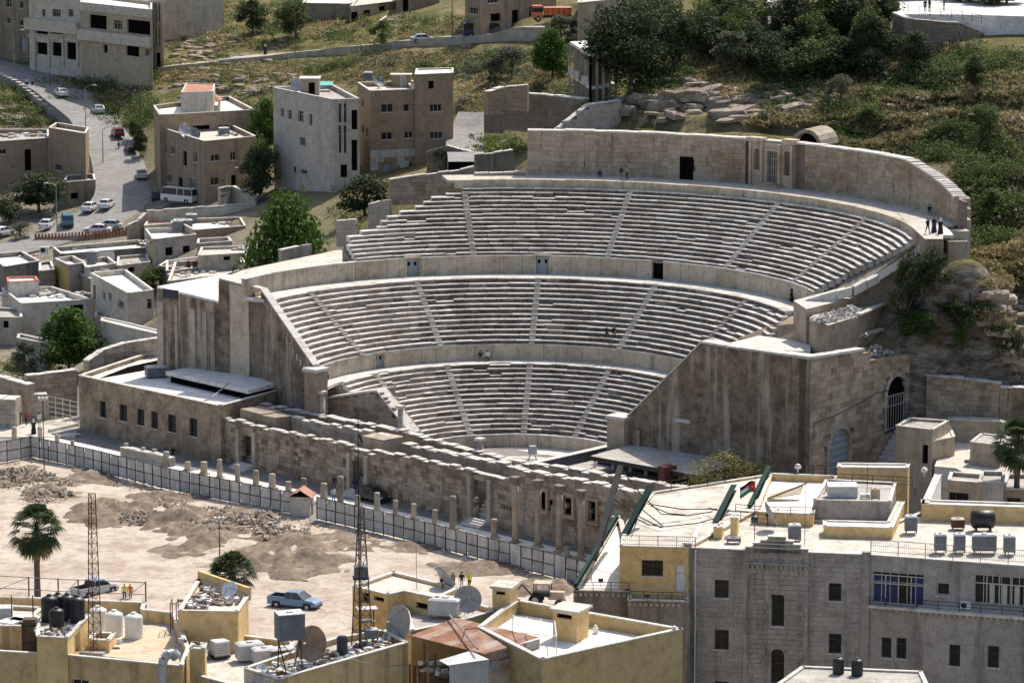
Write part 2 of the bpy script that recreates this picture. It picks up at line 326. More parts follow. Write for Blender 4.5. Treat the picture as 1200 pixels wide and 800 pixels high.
def th(X, Y):
 gx, gy, Z = GRID['x'], GRID['y'], GRID['z']; X = np.atleast_1d(np.asarray(X, float)); Y = np.atleast_1d(np.asarray(Y, float))
 i = np.clip(np.searchsorted(gx, X) - 1, 0, len(gx) - 2); j = np.clip(np.searchsorted(gy, Y) - 1, 0, len(gy) - 2)
 u = np.clip((X - gx[i]) / (gx[i + 1] - gx[i]), 0, 1); v = np.clip((Y - gy[j]) / (gy[j + 1] - gy[j]), 0, 1)
 return (Z[j, i] * (1 - u) + Z[j, i + 1] * u) * (1 - v) + (Z[j + 1, i] * (1 - u) + Z[j + 1, i + 1] * u) * v
def ground(px, py, lift=0.):
 """where the sight line through a survey point meets the land"""
 d = ray(px, py); ts = np.concatenate([np.arange(240, 1000, .5)]) / d.y
 X = d.x * ts; Y = d.y * ts; Z = CAMH + d.z * ts; h = th(X, Y)
 k = np.argmax(Z < h)
 if not (Z < h).any(): k = len(ts) - 1
 return V((X[k], Y[k], h[k] + lift))
def gz(x, y): return float(th(x, y)[0])
def axis_steps(fine, lo, hi, far):
 a = list(np.arange(lo, hi + fine, fine)); s = fine; x = lo
 while x > -far: s *= 1.35; x -= s; a.insert(0, x)
 s = fine; x = a[-1]
 while x < far: s *= 1.35; x += s; a.append(x)
 return np.array(a)
gx = axis_steps(.85, -112, 112, 3000); gy = axis_steps(.9, 330, 728, 3500)
GX, GY = np.meshgrid(gx, gy); fx_, fy_ = GX.ravel(), GY.ravel(); GZ = terrain_h(fx_, fy_); GRID.update(x=gx, y=gy, z=GZ.reshape(GX.shape))
dzx = np.gradient(GZ.reshape(GX.shape), axis=1) / np.gradient(gx)[None, :]; dzy = np.gradient(GZ.reshape(GX.shape), axis=0) / np.gradient(gy)[:, None]
slope = np.hypot(dzx, dzy).ravel()
nn = vnoise(fx_, fy_, 7, 1) * 1.2 + vnoise(fx_, fy_, 3.1, 2) * .7 + vnoise(fx_, fy_, 1.4, 3) * .45 - 1.15
rough_w = np.clip((slope - .22) * 1.6, .06, 1.3) * np.clip((GZ - 2) / 4, 0.02, 1)
incav = (np.hypot(fx_, fy_ - OC.y) < 53)
tw = np.clip((GZ - 14) / 6, 0, 1) * np.clip((slope - .1) * 4, 0, 1) * np.where(incav, 0, 1) * np.where(fx_ > 8, .85, .35)      # stepped rock ledges
tz = GZ + (vnoise(fx_, fy_, 11, 41) - .5) * 3; st_ = 2.4; fr = tz / st_ - np.floor(tz / st_); GZ2 = GZ + tw * st_ * (np.clip((fr - .62) / .3, 0, 1) - fr)
GZ2 = GZ2 + nn * rough_w * np.where(incav, 0, 1) * np.where(fx_ > 8, 1.7, 1.2); GRID['z'] = GZ2.reshape(GX.shape)
nyy, nxx = GX.shape
me = bpy.data.meshes.new('terrain')
idx = np.arange(nxx * nyy).reshape(nyy, nxx)
quads = np.stack([idx[:-1, :-1], idx[:-1, 1:], idx[1:, 1:], idx[1:, :-1]], -1).reshape(-1, 4)
me.vertices.add(nxx * nyy); me.vertices.foreach_set('co', np.stack([fx_, fy_, GZ2], 1).ravel().astype(np.float32))
me.loops.add(quads.size); me.loops.foreach_set('vertex_index', quads.ravel().astype(np.int32))
me.polygons.add(len(quads)); me.polygons.foreach_set('loop_start', (np.arange(len(quads)) * 4).astype(np.int32)); me.polygons.foreach_set('loop_total', np.full(len(quads), 4, np.int32))
me.update(calc_edges=True)
m, t, b, P = newmat('hillside', .95, 0, .1)
nz = N(t, 'ShaderNodeSeparateXYZ'); gg = N(t, 'ShaderNodeNewGeometry'); t.links.new(gg.outputs['Normal'], nz.inputs[0])
grass = ramp(t, [(.3, (.07, .085, .03)), (.43, (.13, .135, .05)), (.53, (.24, .2, .1)), (.68, (.38, .31, .2))], noise(t, P, .11, 9, .8))
zs_ = N(t, 'ShaderNodeSeparateXYZ'); t.links.new(P, zs_.inputs[0]); mr = N(t, 'ShaderNodeMapRange'); mr.inputs[1].default_value = 9; mr.inputs[2].default_value = 17; t.links.new(zs_.outputs[2], mr.inputs[0])
grass = mix(t, ramp(t, [(.3, (.16, .14, .1)), (.5, (.3, .27, .22)), (.7, (.42, .39, .33))], noise(t, P, .4, 8, .75)), grass, mr.outputs[0])
fineg = noise(t, P, 2.6, 6, .8)
grass = mix(t, grass, ramp(t, [(.3, (.45, .45, .42)), (.65, (1.15, 1.15, 1.1))], fineg), 1., 'MULTIPLY')
rock = ramp(t, [(.36, (.06, .048, .038)), (.5, (.2, .165, .13)), (.64, (.4, .35, .29))], noise(t, P, .5, 7, .75, (1, 1, 2.6)))
rmask = ramp(t, [(.66, (1, 1, 1)), (.84, (0, 0, 0))], nz.outputs[2])
rm2 = ramp(t, [(.58, (0, 0, 0)), (.66, (.9,) * 3)], noise(t, P, .22, 6, .75))
col = mix(t, grass, rock, rm2); col = mix(t, col, rock, rmask)
t.links.new(col, b.inputs['Base Color']); bump(t, b, noise(t, P, 1.6, 7, .8), 1., .35); M['hill'] = m
me.materials.append(m); tr = link('hillside_ground', me); tag(tr, kind='structure')
me.polygons.foreach_set('use_smooth', [True] * len(me.polygons))
def drape(name, pts_in, mat, lift=.06, step=1.5, kind='structure', widths=None, level=None, depth=0):
 """ribbon or path draped on the land: list of (left point, right point)"""
 mb = MB(); rows = []
 for (a, c) in pts_in:
  rows.append((V(a), V(c)))
 fine = []
 for (a, c), (a2, c2) in zip(rows[:-1], rows[1:]):
  n = max(1, int((a2 - a).length / step))
  for i in range(n): fine.append((a.lerp(a2, i / n), c.lerp(c2, i / n)))
 fine.append(rows[-1]); vs = []; k = 6
 for a, c in fine:
  for j in range(k + 1):
   p = a.lerp(c, j / k); vs.append((p.x, p.y, (gz(p.x, p.y) if level is None else level) + lift))
 fs = [(i * (k + 1) + j, i * (k + 1) + j + 1, (i + 1) * (k + 1) + j + 1, (i + 1) * (k + 1) + j) for i in range(len(fine) - 1) for j in range(k)]
 mb.add(vs, fs); o = mb.build(name, mat); tag(o, kind=kind); return o
def road(name, centre_px, width, mat, lift, smooth=True):
 """road with a graded bed: centre line surveyed on the land, heights smoothed, level across"""
 P = [ground(x, y) for x, y in centre_px]; pts = []
 for a, c in zip(P[:-1], P[1:]):
  n = max(1, int((c - a).length / 2)); pts += [a.lerp(c, i / n) for i in range(n)]
 pts.append(P[-1])
 for _ in range(6): pts = [pts[0]] + [(pts[i - 1] + pts[i] * 2 + pts[i + 1]) / 4 for i in range(1, len(pts) - 1)] + [pts[-1]]
 mb = MB(); vs = []; ed = []
 for i, p in enumerate(pts):
  d = (pts[min(i + 1, len(pts) - 1)] - pts[max(i - 1, 0)]); d = V((d.x, d.y)).normalized(); n = V((-d.y, d.x)); w = (width[0] + (width[1] - width[0]) * i / (len(pts) - 1)) / 2
  L = V((p.x + n.x * w, p.y + n.y * w)); Rr = V((p.x - n.x * w, p.y - n.y * w))
  z = max(gz(p.x, p.y), gz(L.x, L.y), gz(Rr.x, Rr.y)) * .5 + p.z * .5 + lift
  z = max(z, gz(p.x, p.y) + lift, gz((L.x + p.x) / 2, (L.y + p.y) / 2) + lift, gz((Rr.x + p.x) / 2, (Rr.y + p.y) / 2) + lift)
  ed.append((L, Rr, z)); vs += [(L.x, L.y, z - 3), (L.x, L.y, z), (Rr.x, Rr.y, z), (Rr.x, Rr.y, z - 3)]
 fs = []
 for i in range(len(ed) - 1):
  for j in range(3): fs.append((i * 4 + j, i * 4 + j + 1, (i + 1) * 4 + j + 1, (i + 1) * 4 + j))
 mb.add(vs, [f[::-1] for f in fs]); o = mb.build(name, mat); tag(o, kind='structure'); return ed
# ================================================================ STREETS, SQUARE
streetL = road('street', [(-90, 318), (0, 297), (60, 283), (118, 262), (150, 235), (142, 190), (110, 140), (70, 108), (20, 88), (-40, 70)], (9.5, 9.5), M['asphalt'], .25)
road('hill_road', [(95, 92), (150, 86), (220, 78), (330, 66), (420, 57), (500, 50), (600, 42), (660, 34)], (5, 6), M['concrete'], .25)
road('lane', [(552, 200), (546, 180), (548, 163), (560, 140)], (6, 6), M['asphalt'], .3)
mb = MB()      # the bulldozed square, a thin sheet with its own bumps
sx = np.arange(-90, 30.1, .8); sy = np.arange(330, 426, .8); SX, SY = np.meshgrid(sx, sy); X_, Y_ = SX.ravel(), SY.ravel()
SZ = -.45 + vnoise(X_, Y_, 9, 5) * .25 + vnoise(X_, Y_, 2.2, 6) * .14 + vnoise(X_, Y_, 1.1, 8) * .06
MOUNDS = [(25, 560, 5, 1.3, 3), (60, 575, 5, .9, 3), (130, 600, 7, 1.6, 2.6), (215, 612, 5, 1.8, 3), (165, 598, 4, 1.0, 2), (235, 634, 6, 1.5, 3), (350, 650, 7, 2.0, 3), (310, 655, 5, 1.3, 3), (275, 600, 6, .8, 2), (395, 640, 5, .9, 2), (90, 555, 4, .7, 2), (480, 640, 6, .6, 2)]
for px, py, rr, h, ry in MOUNDS:
 p = at(px, py, -.3); q = ((X_ - p.x) / rr) ** 2 + ((Y_ - p.y) / ry / 1.6) ** 2
 SZ += h * np.exp(-q * 1.6) * (.65 + .7 * vnoise(X_, Y_, 1.3, 9)) * 0.3
nq, nw = SX.shape; ix = np.arange(nq * nw).reshape(nq, nw)
mb.v = [tuple(v) for v in np.stack([X_, Y_, SZ], 1)]; q4 = np.stack([ix[:-1, :-1], ix[:-1, 1:], ix[1:, 1:], ix[1:, :-1]], -1).reshape(-1, 4)
mb.f = [tuple(int(k) for k in f) for f in q4]
F0, F1 = at(-40, 524, -.6), at(690, 684, -.6)
fn = V((-(F1 - F0).y, (F1 - F0).x)).normalized()
mb.f = [f for f in mb.f if (V(mb.v[f[0]][:2]) - F0.xy).dot(fn) < .8]; mb.m = [0] * len(mb.f)
o = mb.build('dirt_square', M['dirt'], smooth=True); tag(o, kind='structure')
mb = MB()      # paved street between hoarding and stage wall
q = [F0, F1, at(720, 640, -.5), at(960, 600, -.5), at(560, 520, -.5), at(300, 480, -.5), at(60, 440, -.5), at(-60, 470, -.5)]
mb.prism([(p.x, p.y) for p in q], -1.5, -.25); o = mb.build('paved_street', M['streetgrey']); tag(o, kind='structure')
def heap(px, py, rx, ry, h, z=-.35):
 """mound of dug earth, lumpy outline"""
 c = at(px, py, z); n = 26; xs = np.linspace(-1, 1, n); X, Y = np.meshgrid(xs, xs); X, Y = X.ravel(), Y.ravel(); wx, wy = c.x + X * rx, c.y + Y * ry
 r = np.hypot(X, Y) * (.75 + .5 * vnoise(wx, wy, 2.3, 21)); Z = z - .25 + h * np.clip(1 - r, 0, 1) ** .8 * (.4 + 1.2 * vnoise(wx, wy, 1.0, 22)) + .5 * np.clip(1.15 - r, 0, 1) * vnoise(wx, wy, .6, 23)
 Z = np.where(r > 1.1, z - .6, Z); mb = MB(); mb.add(list(zip(wx, wy, Z)), [(j * n + k, j * n + k + 1, (j + 1) * n + k + 1, (j + 1) * n + k) for j in range(n - 1) for k in range(n - 1)]); return mb
for i, (px, py, rx, ry, h) in enumerate([(22, 560, 5, 7, 1.0), (58, 578, 5, 6, .8), (128, 603, 6, 8, 1.3), (165, 600, 5, 7, 1.1), (212, 612, 5, 8, 1.5), (238, 634, 6, 8, 1.2), (350, 652, 7, 11, 1.7), (312, 657, 5, 8, 1.1), (276, 606, 7, 6, .8), (392, 640, 6, 8, .9), (95, 560, 5, 5, .7), (478, 643, 7, 5, .6), (190, 585, 8, 4, .7), (560, 668, 8, 5, .7), (640, 690, 6, 5, .8), (330, 630, 6, 5, .6)]):
 o = heap(px, py, rx, ry, h).build('earth_heap', M['earth'], smooth=True); tag(o, kind='stuff')
ex = [-10, 25, 110, 200, 330, 372, 450, 560, 690]; ey = [551, 546, 560, 583, 609, 616, 634, 663, 697]; mb = MB(); vs = []      # bank of earth under the hoarding
for i in range(240):
 x = -10 + 700 * i / 239; y = float(np.interp(x, ex, ey)); c = at(x, y + 1.5, -.45)
 for j, (o_, hh) in enumerate(((1.2, -.05), (.4, .45), (-.6, .4), (-1.6, .1), (-2.6, -.3))): vs.append((c.x + ru(-.1, .1), c.y + o_ * 1.3 + ru(-.3, .3), -.6 + hh * .7 * ru(.5, 1.5)))
mb.add(vs, [(i * 5 + j, i * 5 + j + 1, (i + 1) * 5 + j + 1, (i + 1) * 5 + j) for i in range(239) for j in range(4)]); o = mb.build('earth_bank', M['earth']); tag(o, kind='stuff')
# ================================================================ ROMAN THEATRE
TH = thing('roman_theatre', 'huge semicircular stone theatre with three tiers of seat rows', 'theatre', (0, 0, 0))
def arc_block(mb, r0, r1, a0, a1, z0, z1, n=1, m=0, dz=0):
 for i in range(n):
  b0 = a0 + (a1 - a0) * i / n; b1 = a0 + (a1 - a0) * (i + 1) / n
  mb.hexa([pol(r0, b0, z0), pol(r1, b0, z0), pol(r1, b1, z0), pol(r0, b1, z0), pol(r0, b0, z1), pol(r1, b0, z1), pol(r1, b1, z1), pol(r0, b1, z1)][:8], m)
def ring_row(name, parent, r0, r1, z0, z1, a0, a1, mat, L=1.8, jz=.022, jr=.035, chips=.03, gaps=()):
 """one row of seat stones: every stone a block with its own height and set-back, fine open joints"""
 mb = MB(); a = a0
 while a < a1:
  da = degrees(L * ru(.6, 1.5) / r0); b = min(a + da, a1)
  if b - a < .3: break
  g = degrees(.02 / r0); k = 1 if b - a < 6 else 2
  dz = ru(-jz, jz); dr = ru(-jr, jr)
  if rr_() < chips: dz -= ru(.08, .2)
  if rr_() < chips: dr += ru(.1, .25)
  s = ru(-.025, .025)
  b0, b1 = a + g, b - g
  mi = 1 if rr_() < .35 else 0; zl = z1 + dz - .15; q0 = r0 + dr
  for t_, bb in ((0, b0), (1, b1)):
   e = s * t_
   mb.v += [tuple(pol(q0 + .1, bb, z0)), tuple(pol(q0 + .1, bb, zl)), tuple(pol(q0 - .04, bb, zl + .03)), tuple(pol(q0 - .04, bb, z1 + dz - .02 + e)), tuple(pol(q0, bb, z1 + dz + e)), tuple(pol(r1, bb, z1 + dz + e)), tuple(pol(r1, bb, z0))]
  k0 = len(mb.v) - 14
  ri_ = 3 if rr_() < max(.03, min(.97, .1 - (a + 18) / 16)) else 2  # left risers mostly take the painted sunlit tone, the rest the shaded one
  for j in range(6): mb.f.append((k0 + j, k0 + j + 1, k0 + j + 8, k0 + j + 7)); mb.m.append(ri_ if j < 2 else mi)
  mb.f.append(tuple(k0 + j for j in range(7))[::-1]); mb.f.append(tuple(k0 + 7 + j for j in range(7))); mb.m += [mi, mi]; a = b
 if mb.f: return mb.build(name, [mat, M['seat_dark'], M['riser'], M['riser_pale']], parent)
def tier(name, n, r0, z0, r1, z1, ends, stairs, label):
 t = bpy.data.objects.new(name, None); C.objects.link(t); t.parent = TH
 h = (z1 - z0) / n; d = (r1 - r0) / n; rows = []
 for i in range(n):
  a, b = ends(r0 + d * i, i)
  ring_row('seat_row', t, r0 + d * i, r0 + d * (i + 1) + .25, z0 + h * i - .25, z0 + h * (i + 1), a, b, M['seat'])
  rows.append((a, b))
 for s in stairs:
  mb = MB()
  for i in range(n):
   if not (rows[i][0] + 1 < s < rows[i][1] - 1): continue
   rr = r0 + d * i; w = degrees(.36 / rr); j = ru(-.03, .03)
   arc_block(mb, rr - d * .52, rr + .1, s - w, s + w, z0 + h * i - .05, z0 + h * (i + .5) + j, 1)
   arc_block(mb, rr - .02, rr + d * .5, s - w * 1.02, s + w * 1.02, z0 + h * (i + .5), z0 + h * (i + 1) + .05 + j, 1)
  if mb.f: mb.build('stair', M['seat_dark'], t)
 return t
STM = [-48, -21, 5.7, 32.4, 59, 86, 112]; STU = [-7.6, 19, 45.7, 67, 92, 112]
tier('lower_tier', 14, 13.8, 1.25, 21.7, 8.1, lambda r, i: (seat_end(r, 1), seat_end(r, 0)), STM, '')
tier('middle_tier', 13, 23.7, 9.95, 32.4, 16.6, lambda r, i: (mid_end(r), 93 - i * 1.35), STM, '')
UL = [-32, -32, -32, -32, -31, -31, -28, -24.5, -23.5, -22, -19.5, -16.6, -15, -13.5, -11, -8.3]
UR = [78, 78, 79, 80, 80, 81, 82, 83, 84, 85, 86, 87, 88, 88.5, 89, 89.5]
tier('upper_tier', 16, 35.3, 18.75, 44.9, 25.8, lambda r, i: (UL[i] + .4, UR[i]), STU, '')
def ring_solid(name, prof, a0, a1, mat, n=60, kind=None):
 mb = MB(); k = len(prof); vs = []
 for i in range(n + 1):
  a = a0 + (a1 - a0) * i / n
  for r, z in prof: vs.append(pol(r, a, z))
 fs = [(i * k + j, i * k + (j + 1) % k, (i + 1) * k + (j + 1) % k, (i + 1) * k + j) for i in range(n) for j in range(k)]
 mb.add(vs, fs); mb.add(vs[:k], [tuple(range(k))]); mb.add(vs[-k:], [tuple(range(k))[::-1]])
 o = mb.build(name, mat, TH); return o
ring_solid('core', [(14.3, -2), (14.3, .9), (21.7, 7.6), (23.4, 7.6), (23.4, -2)], -66, 124, M['mortar'])
ring_solid('core', [(24, -2), (24, 9.4), (32.4, 16.1), (34.6, 16.1), (34.6, -2)], -60, 75, M['mortar'])
ring_solid('core', [(24, -2), (24, 9.4), (26, 11.1), (26, -2)], 75, 91, M['mortar'])
ring_solid('core', [(35.6, 4), (35.6, 18.2), (44.8, 25.2), (45.2, 25.2), (45.2, 4)], -9, 89, M['mortar'])
ring_solid('core', [(35.6, 4), (35.6, 18.2), (41, 22.1), (41, 4)], -21, -9, M['mortar'])
ring_solid('core', [(35.6, 4), (35.6, 18.2), (38.4, 20.2), (38.4, 4)], -32, -21, M['mortar'])
def walkway(r0, r1, z, a0, a1, mat, th=.35, L=2.6, jz=.015):
 mb = MB(); a = a0
 while a < a1 - .2:
  b = min(a1, a + degrees(L * ru(.7, 1.3) / r0)); g = degrees(.012 / r0); dz = ru(-jz, jz)
  arc_block(mb, r0, r1, a + g, b - g, z - th, z + dz); a = b
 return mb.build('walkway', mat, TH)
walkway(21.75, 23.75, 8.12, -76, 126, M['coping'])
walkway(32.45, 35.3, 16.62, -62, 77, M['coping'])
walkway(45.2, 50.2, 26.7, -10, 83, M['paving'], L=3); walkway(45.2, 48.8, 26.7, 83, 93, M['coping'], L=3)
BUD = [300]; REST = MB()
def put_stone(corners, mat, parent=None):
 if BUD[0] > 0:
  BUD[0] -= 1; mb = MB(); c = sum((V(v) for v in corners), V()) / 8
  mb.hexa([V(v) - c for v in corners]); return mb.build('stone', mat, parent or TH, loc=c)
 REST.hexa(corners)
def podium(r, z0, z1, a0, a1, L, mat, holes=(), skip=(), th=.5, jr=.03, cap=True):
 mb = MB(); cp_ = MB(); a = a0
 while a < a1 - .2:
  b = min(a1, a + degrees(L * ru(.6, 1.4) / r))
  for (h0, h1) in holes:
   if a < h0 < b: b = h0
   if h0 - .01 <= a < h1 - .01: a = h1; b = min(a1, a + degrees(L / r))
  g = degrees(.02 / r); dr = ru(-jr, jr); dz = ru(-.05, .02)
  rr = r + dr
  v = [pol(rr, a + g, z0), pol(rr + th, a + g, z0), pol(rr + th, b - g, z0), pol(rr, b - g, z0), pol(rr, a + g, z1 + dz), pol(rr + th, a + g, z1 + dz), pol(rr + th, b - g, z1 + dz), pol(rr, b - g, z1 + dz)]
  if -70 < a < 80: put_stone(v, mat)
  else: REST.hexa(v)
  if cap: arc_block(cp_, r - .08, r + th + .1, a, b - g * .5, z1 - .02, z1 + .14 + dz)
  a = b
 if cap and cp_.f: cp_.build('coping', M['coping'], TH)
podium(13.3, -.5, 1.1, -70, 122, 1.6, M['podium'], cap=True, th=.55)
podium(23.5, 8.1, 9.9, -74, 124, 2.2, M['podium'], holes=((-43, -39),), th=.4)
podium(35.0, 16.6, 18.75, -62, 78, 2.4, M['podium'], holes=((-21.5, -18.3), (4.4, 7.6), (28.5, 31.0)), th=.5)
def podium_door(r, a, z, w, h, mat=M['bluedoor']):
 mb = MB(); rr = r + .35; ww = degrees(w / 2 / r)
 arc_block(mb, rr, rr + .08, a - ww, a + ww, z, z + h); d = mb.build('door', mat, TH)
 for s in (-.5, .5):
  k = MB(); w2 = degrees(.16 / r); arc_block(k, rr - .03, rr, a + s * ww - w2, a + s * ww + w2, z + h * .62, z + h * .84); k.build('window', M['dark'], d)
 j = MB(); w3 = degrees(.12 / r)
 for s in (-1, 1): arc_block(j, r - .1, r + .5, a + s * (ww + w3) - w3, a + s * (ww + w3) + w3, z, z + h + .12)
 arc_block(j, r - .1, r + .5, a - ww - 2 * w3, a + ww + 2 * w3, z + h + .12, z + h + .4); j.build('door_frame', M['podium'], d)
podium_door(35, -19.9, 16.62, 1.6, 2.0); podium_door(35, 6.0, 16.62, 1.6, 2.0); podium_door(23.5, -41, 8.12, 1.3, 1.6)
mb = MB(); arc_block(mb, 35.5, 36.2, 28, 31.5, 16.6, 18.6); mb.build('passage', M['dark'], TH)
mb = MB(); a = -9.0
while a < 88:
 b = min(88, a + ru(1.5, 3.4)); arc_block(mb, 44.9, 45.5, a + .02, b - .02, 25.7, 26.75 + ru(-.04, .04)); a = b
mb.build('parapet_wall', M['podium'], TH)
def wall_stones(P0, P1, z0f, z1f, mat, course=.55, L=1.2, th=.4, big=True, budget=True, name='stone', holes=None, jit=.035, parent=None, rest=None, thick_core=.8, core_mat=None, corefn=True):
 """coursed masonry on the vertical plane P0-P1 facing right-hand side; z0f / z1f give base and top height along u in 0..len"""
 d = V((P1[0] - P0[0], P1[1] - P0[1])); Lw = d.length; d.normalize(); n = V((d.y, -d.x))
 zmin = min(z0f(u) for u in np.linspace(0, Lw, 20)); zmax = max(z1f(u) for u in np.linspace(0, Lw, 40)); z = zmin; rows = []
 while z < zmax - .1:
  h = course * ru(.85, 1.2); u = -rr_() * L
  while u < Lw:
   l = L * ru(.6, 1.5); u0, u1 = max(0, u), min(Lw, u + l); u += l
   if u1 - u0 < .12: continue
   um = (u0 + u1) / 2; top = z1f(um); zz0 = max(z, z0f(um)); zz1 = min(z + h, top)
   if zz1 - zz0 < .12: continue
   if holes and any(hh(um, (zz0 + zz1) / 2) for hh in holes): continue
   g = .01; o = ru(0, jit)
   def P(uu, off, z_): return (P0[0] + d.x * uu + n.x * off, P0[1] + d.y * uu + n.y * off, z_)
   v = [P(u0 + g, o, zz0 + g), P(u1 - g, o, zz0 + g), P(u1 - g, -th, zz0 + g), P(u0 + g, -th, zz0 + g), P(u0 + g, o, zz1 - g), P(u1 - g, o, zz1 - g), P(u1 - g, -th, zz1 - g), P(u0 + g, -th, zz1 - g)]
   rows.append(v)
  z += h
 return rows
def emit(rows, mat, parent, budget, name='stone', rest_name='masonry'):
 """budget = a one-element list shared by one thing: that many stones become parts, the rest are one mass"""
 rows = sorted(rows, key=lambda v: -((V(v[1]) - V(v[0])).length * (v[4][2] - v[0][2])))
 k = min(len(rows), budget[0]); budget[0] -= k
 for v in rows[:k]:
  c = sum((V(q) for q in v), V()) / 8; mb = MB(); mb.hexa([V(q) - c for q in v]); mb.build(name, mat, parent, loc=c)
 if rows[k:]:
  mb = MB()
  for v in rows[k:]: mb.hexa(v)
  o = mb.build(rest_name, mat, parent); tag(o, kind='stuff')
exr = []; NSEG = 40; EA0, EA1 = 2.2, 83
def ex_top(a): return 32.1 if a < 66 else 32.1 - 2.4 * min(1, (a - 66) / 17)
for i in range(NSEG):
 a0 = EA0 + (EA1 - EA0) * i / NSEG; a1 = EA0 + (EA1 - EA0) * (i + 1) / NSEG
 if 34.0 < (a0 + a1) / 2 < 44: continue
 p0, p1 = pol(50.2, a0), pol(50.2, a1)
 zt = ex_top((a0 + a1) / 2) + ru(-.08, .08)
 door = [lambda u, z, A=a0: 24.6 < A + u * 1.14 < 26.0 and z < 29.4]
 exr += wall_stones(p0, p1, lambda u: 26.5, lambda u: zt, None, .62, 1.5, .5, holes=door)
emit(exr, M['exedra'], TH, [0])
ring_solid('wall_core', [(50.6, 24), (50.6, 31.9), (51.7, 31.9), (51.7, 24)], EA0, 67, M['mortar'])
ring_solid('wall_core', [(50.6, 24), (50.6, 29.2), (51.7, 29.2), (51.7, 24)], 67, EA1, M['mortar'])
mb = MB(); a = EA0
while a < EA1: b = min(EA1, a + (ru(1.2, 2.6) if a < 64 else .7)); z = ex_top(b); arc_block(mb, 50.1, 51.6, a, b - .03, z - .02, z + .18 + ru(-.05, .05)); a = b
mb.build('coping', M['coping'], TH)
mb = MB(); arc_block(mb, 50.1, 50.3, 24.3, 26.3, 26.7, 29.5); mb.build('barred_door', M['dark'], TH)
def facing(r, a):   # local frame on the wall: origin, right, outward (towards orchestra)
 o = pol(r, a); out = V((-sin(R(a)), -cos(R(a)), 0)); right = V((cos(R(a)), -sin(R(a)), 0)); return o, right, out
def niche_wall(origin, right, out, w, z0, z1, holes, th, mat, name, parent, seg=8):
 """wall slab with round-headed or square openings cut through; holes: (u, z_sill, width, height, arched)"""
 mb = MB(); us = sorted(set([-w / 2, w / 2] + [h[0] - h[2] / 2 for h in holes] + [h[0] + h[2] / 2 for h in holes]))
 def P(u, z, o): return origin + right * u + out * o + V((0, 0, z))
 for u0, u1 in zip(us[:-1], us[1:]):
  hh = [h for h in holes if abs(h[0] - (u0 + u1) / 2) < h[2] / 2]
  spans = []; zc = z0
  for h in sorted(hh, key=lambda q: q[1]):
   if h[1] > zc: spans.append((zc, h[1]))
   if h[4]:
    r = h[2] / 2; zs = h[1] + h[3] - r
    for k in range(seg):
     t0, t1 = PI * k / seg, PI * (k + 1) / seg
     ua, ub = h[0] - r * cos(t0), h[0] - r * cos(t1); za, zb = zs + r * sin(t0), zs + r * sin(t1)
     ztop = zs + r + .02
     v = [P(ua, za, 0), P(ub, zb, 0), P(ub, zb, -th), P(ua, za, -th), P(ua, ztop, 0), P(ub, ztop, 0), P(ub, ztop, -th), P(ua, ztop, -th)]
     mb.hexa(v)
    zc = zs + r + .02
   else: zc = h[1] + h[3]
  spans.append((zc, z1))
  for a, b in spans:
   if b - a > .01: mb.hexa([P(u0, a, 0), P(u1, a, 0), P(u1, a, -th), P(u0, a, -th), P(u0, b, 0), P(u1, b, 0), P(u1, b, -th), P(u0, b, -th)])
 return mb.build(name, mat, parent)
o_, r_, u_ = facing(49.9, 39)
W_ = MB();
niche_wall(o_, r_, u_, 6.6, 26.5, 32.0, [(-2.2, 28.6, .9, 2.6, 1), (0.1, 27.0, 1.5, 4.0, 0), (2.3, 28.2, .9, 3.0, 1)], .7, M['exedra'], 'shrine_front', TH)
def slab(mb, o, r, u, ua, ub, z0, z1, o0, o1, m=0):
 f = lambda a, b, z: o + r * a + u * b + V((0, 0, z))
 mb.hexa([f(ua, o0, z0), f(ub, o0, z0), f(ub, o1, z0), f(ua, o1, z0), f(ua, o0, z1), f(ub, o0, z1), f(ub, o1, z1), f(ua, o1, z1)], m)
mb = MB(); slab(mb, o_, r_, u_, -3.3, 3.3, 26.5, 31.9, -1.0, -.78); mb.build('niche_back', M['mortar'], TH)
mb = MB(); slab(mb, o_, r_, u_, -.65, .85, 27, 31, -.77, -.72); g_ = mb.build('doorway', M['dark'], TH)
mb = MB()
for k in range(5): slab(mb, o_, r_, u_, -.6 + k * .34, -.53 + k * .34, 27, 30.9, -.4, -.33)
for z in (28, 29, 30): slab(mb, o_, r_, u_, -.65, .85, z, z + .07, -.41, -.34)
mb.build('bars', M['galv'], g_)
mb = MB(); slab(mb, o_, r_, u_, -3.6, -1.2, 32.0, 32.5, -1, .25); slab(mb, o_, r_, u_, -.9, 1.1, 31.0, 31.3, -.3, .2); slab(mb, o_, r_, u_, 1.6, 3.5, 32.0, 32.6, -1, .2)
slab(mb, o_, r_, u_, -3.1, -2.85, 26.6, 31.9, 0, .35); slab(mb, o_, r_, u_, -1.4, -1.1, 26.6, 31.9, 0, .4); slab(mb, o_, r_, u_, 1.2, 1.5, 26.6, 31.9, 0, .4); slab(mb, o_, r_, u_, 3.0, 3.3, 26.6, 31.9, 0, .4)
for k in range(4): slab(mb, o_, r_, u_, -.9 - .3 * (3 - k), 1.1 + .3 * (3 - k), 26.7 + k * .14, 26.84 + k * .14, 0, 1.6 - k * .35)
mb.build('shrine_trim', M['exedra'], TH)
D38 = V((cos(R(AX)), -sin(R(AX)), 0)); N38 = V((-sin(R(AX)), -cos(R(AX)), 0))   # along, towards the square
def pl(x, c, z=0.): return V((x, OC.y + (c - x * sin(R(AX))) / cos(R(AX)), z))
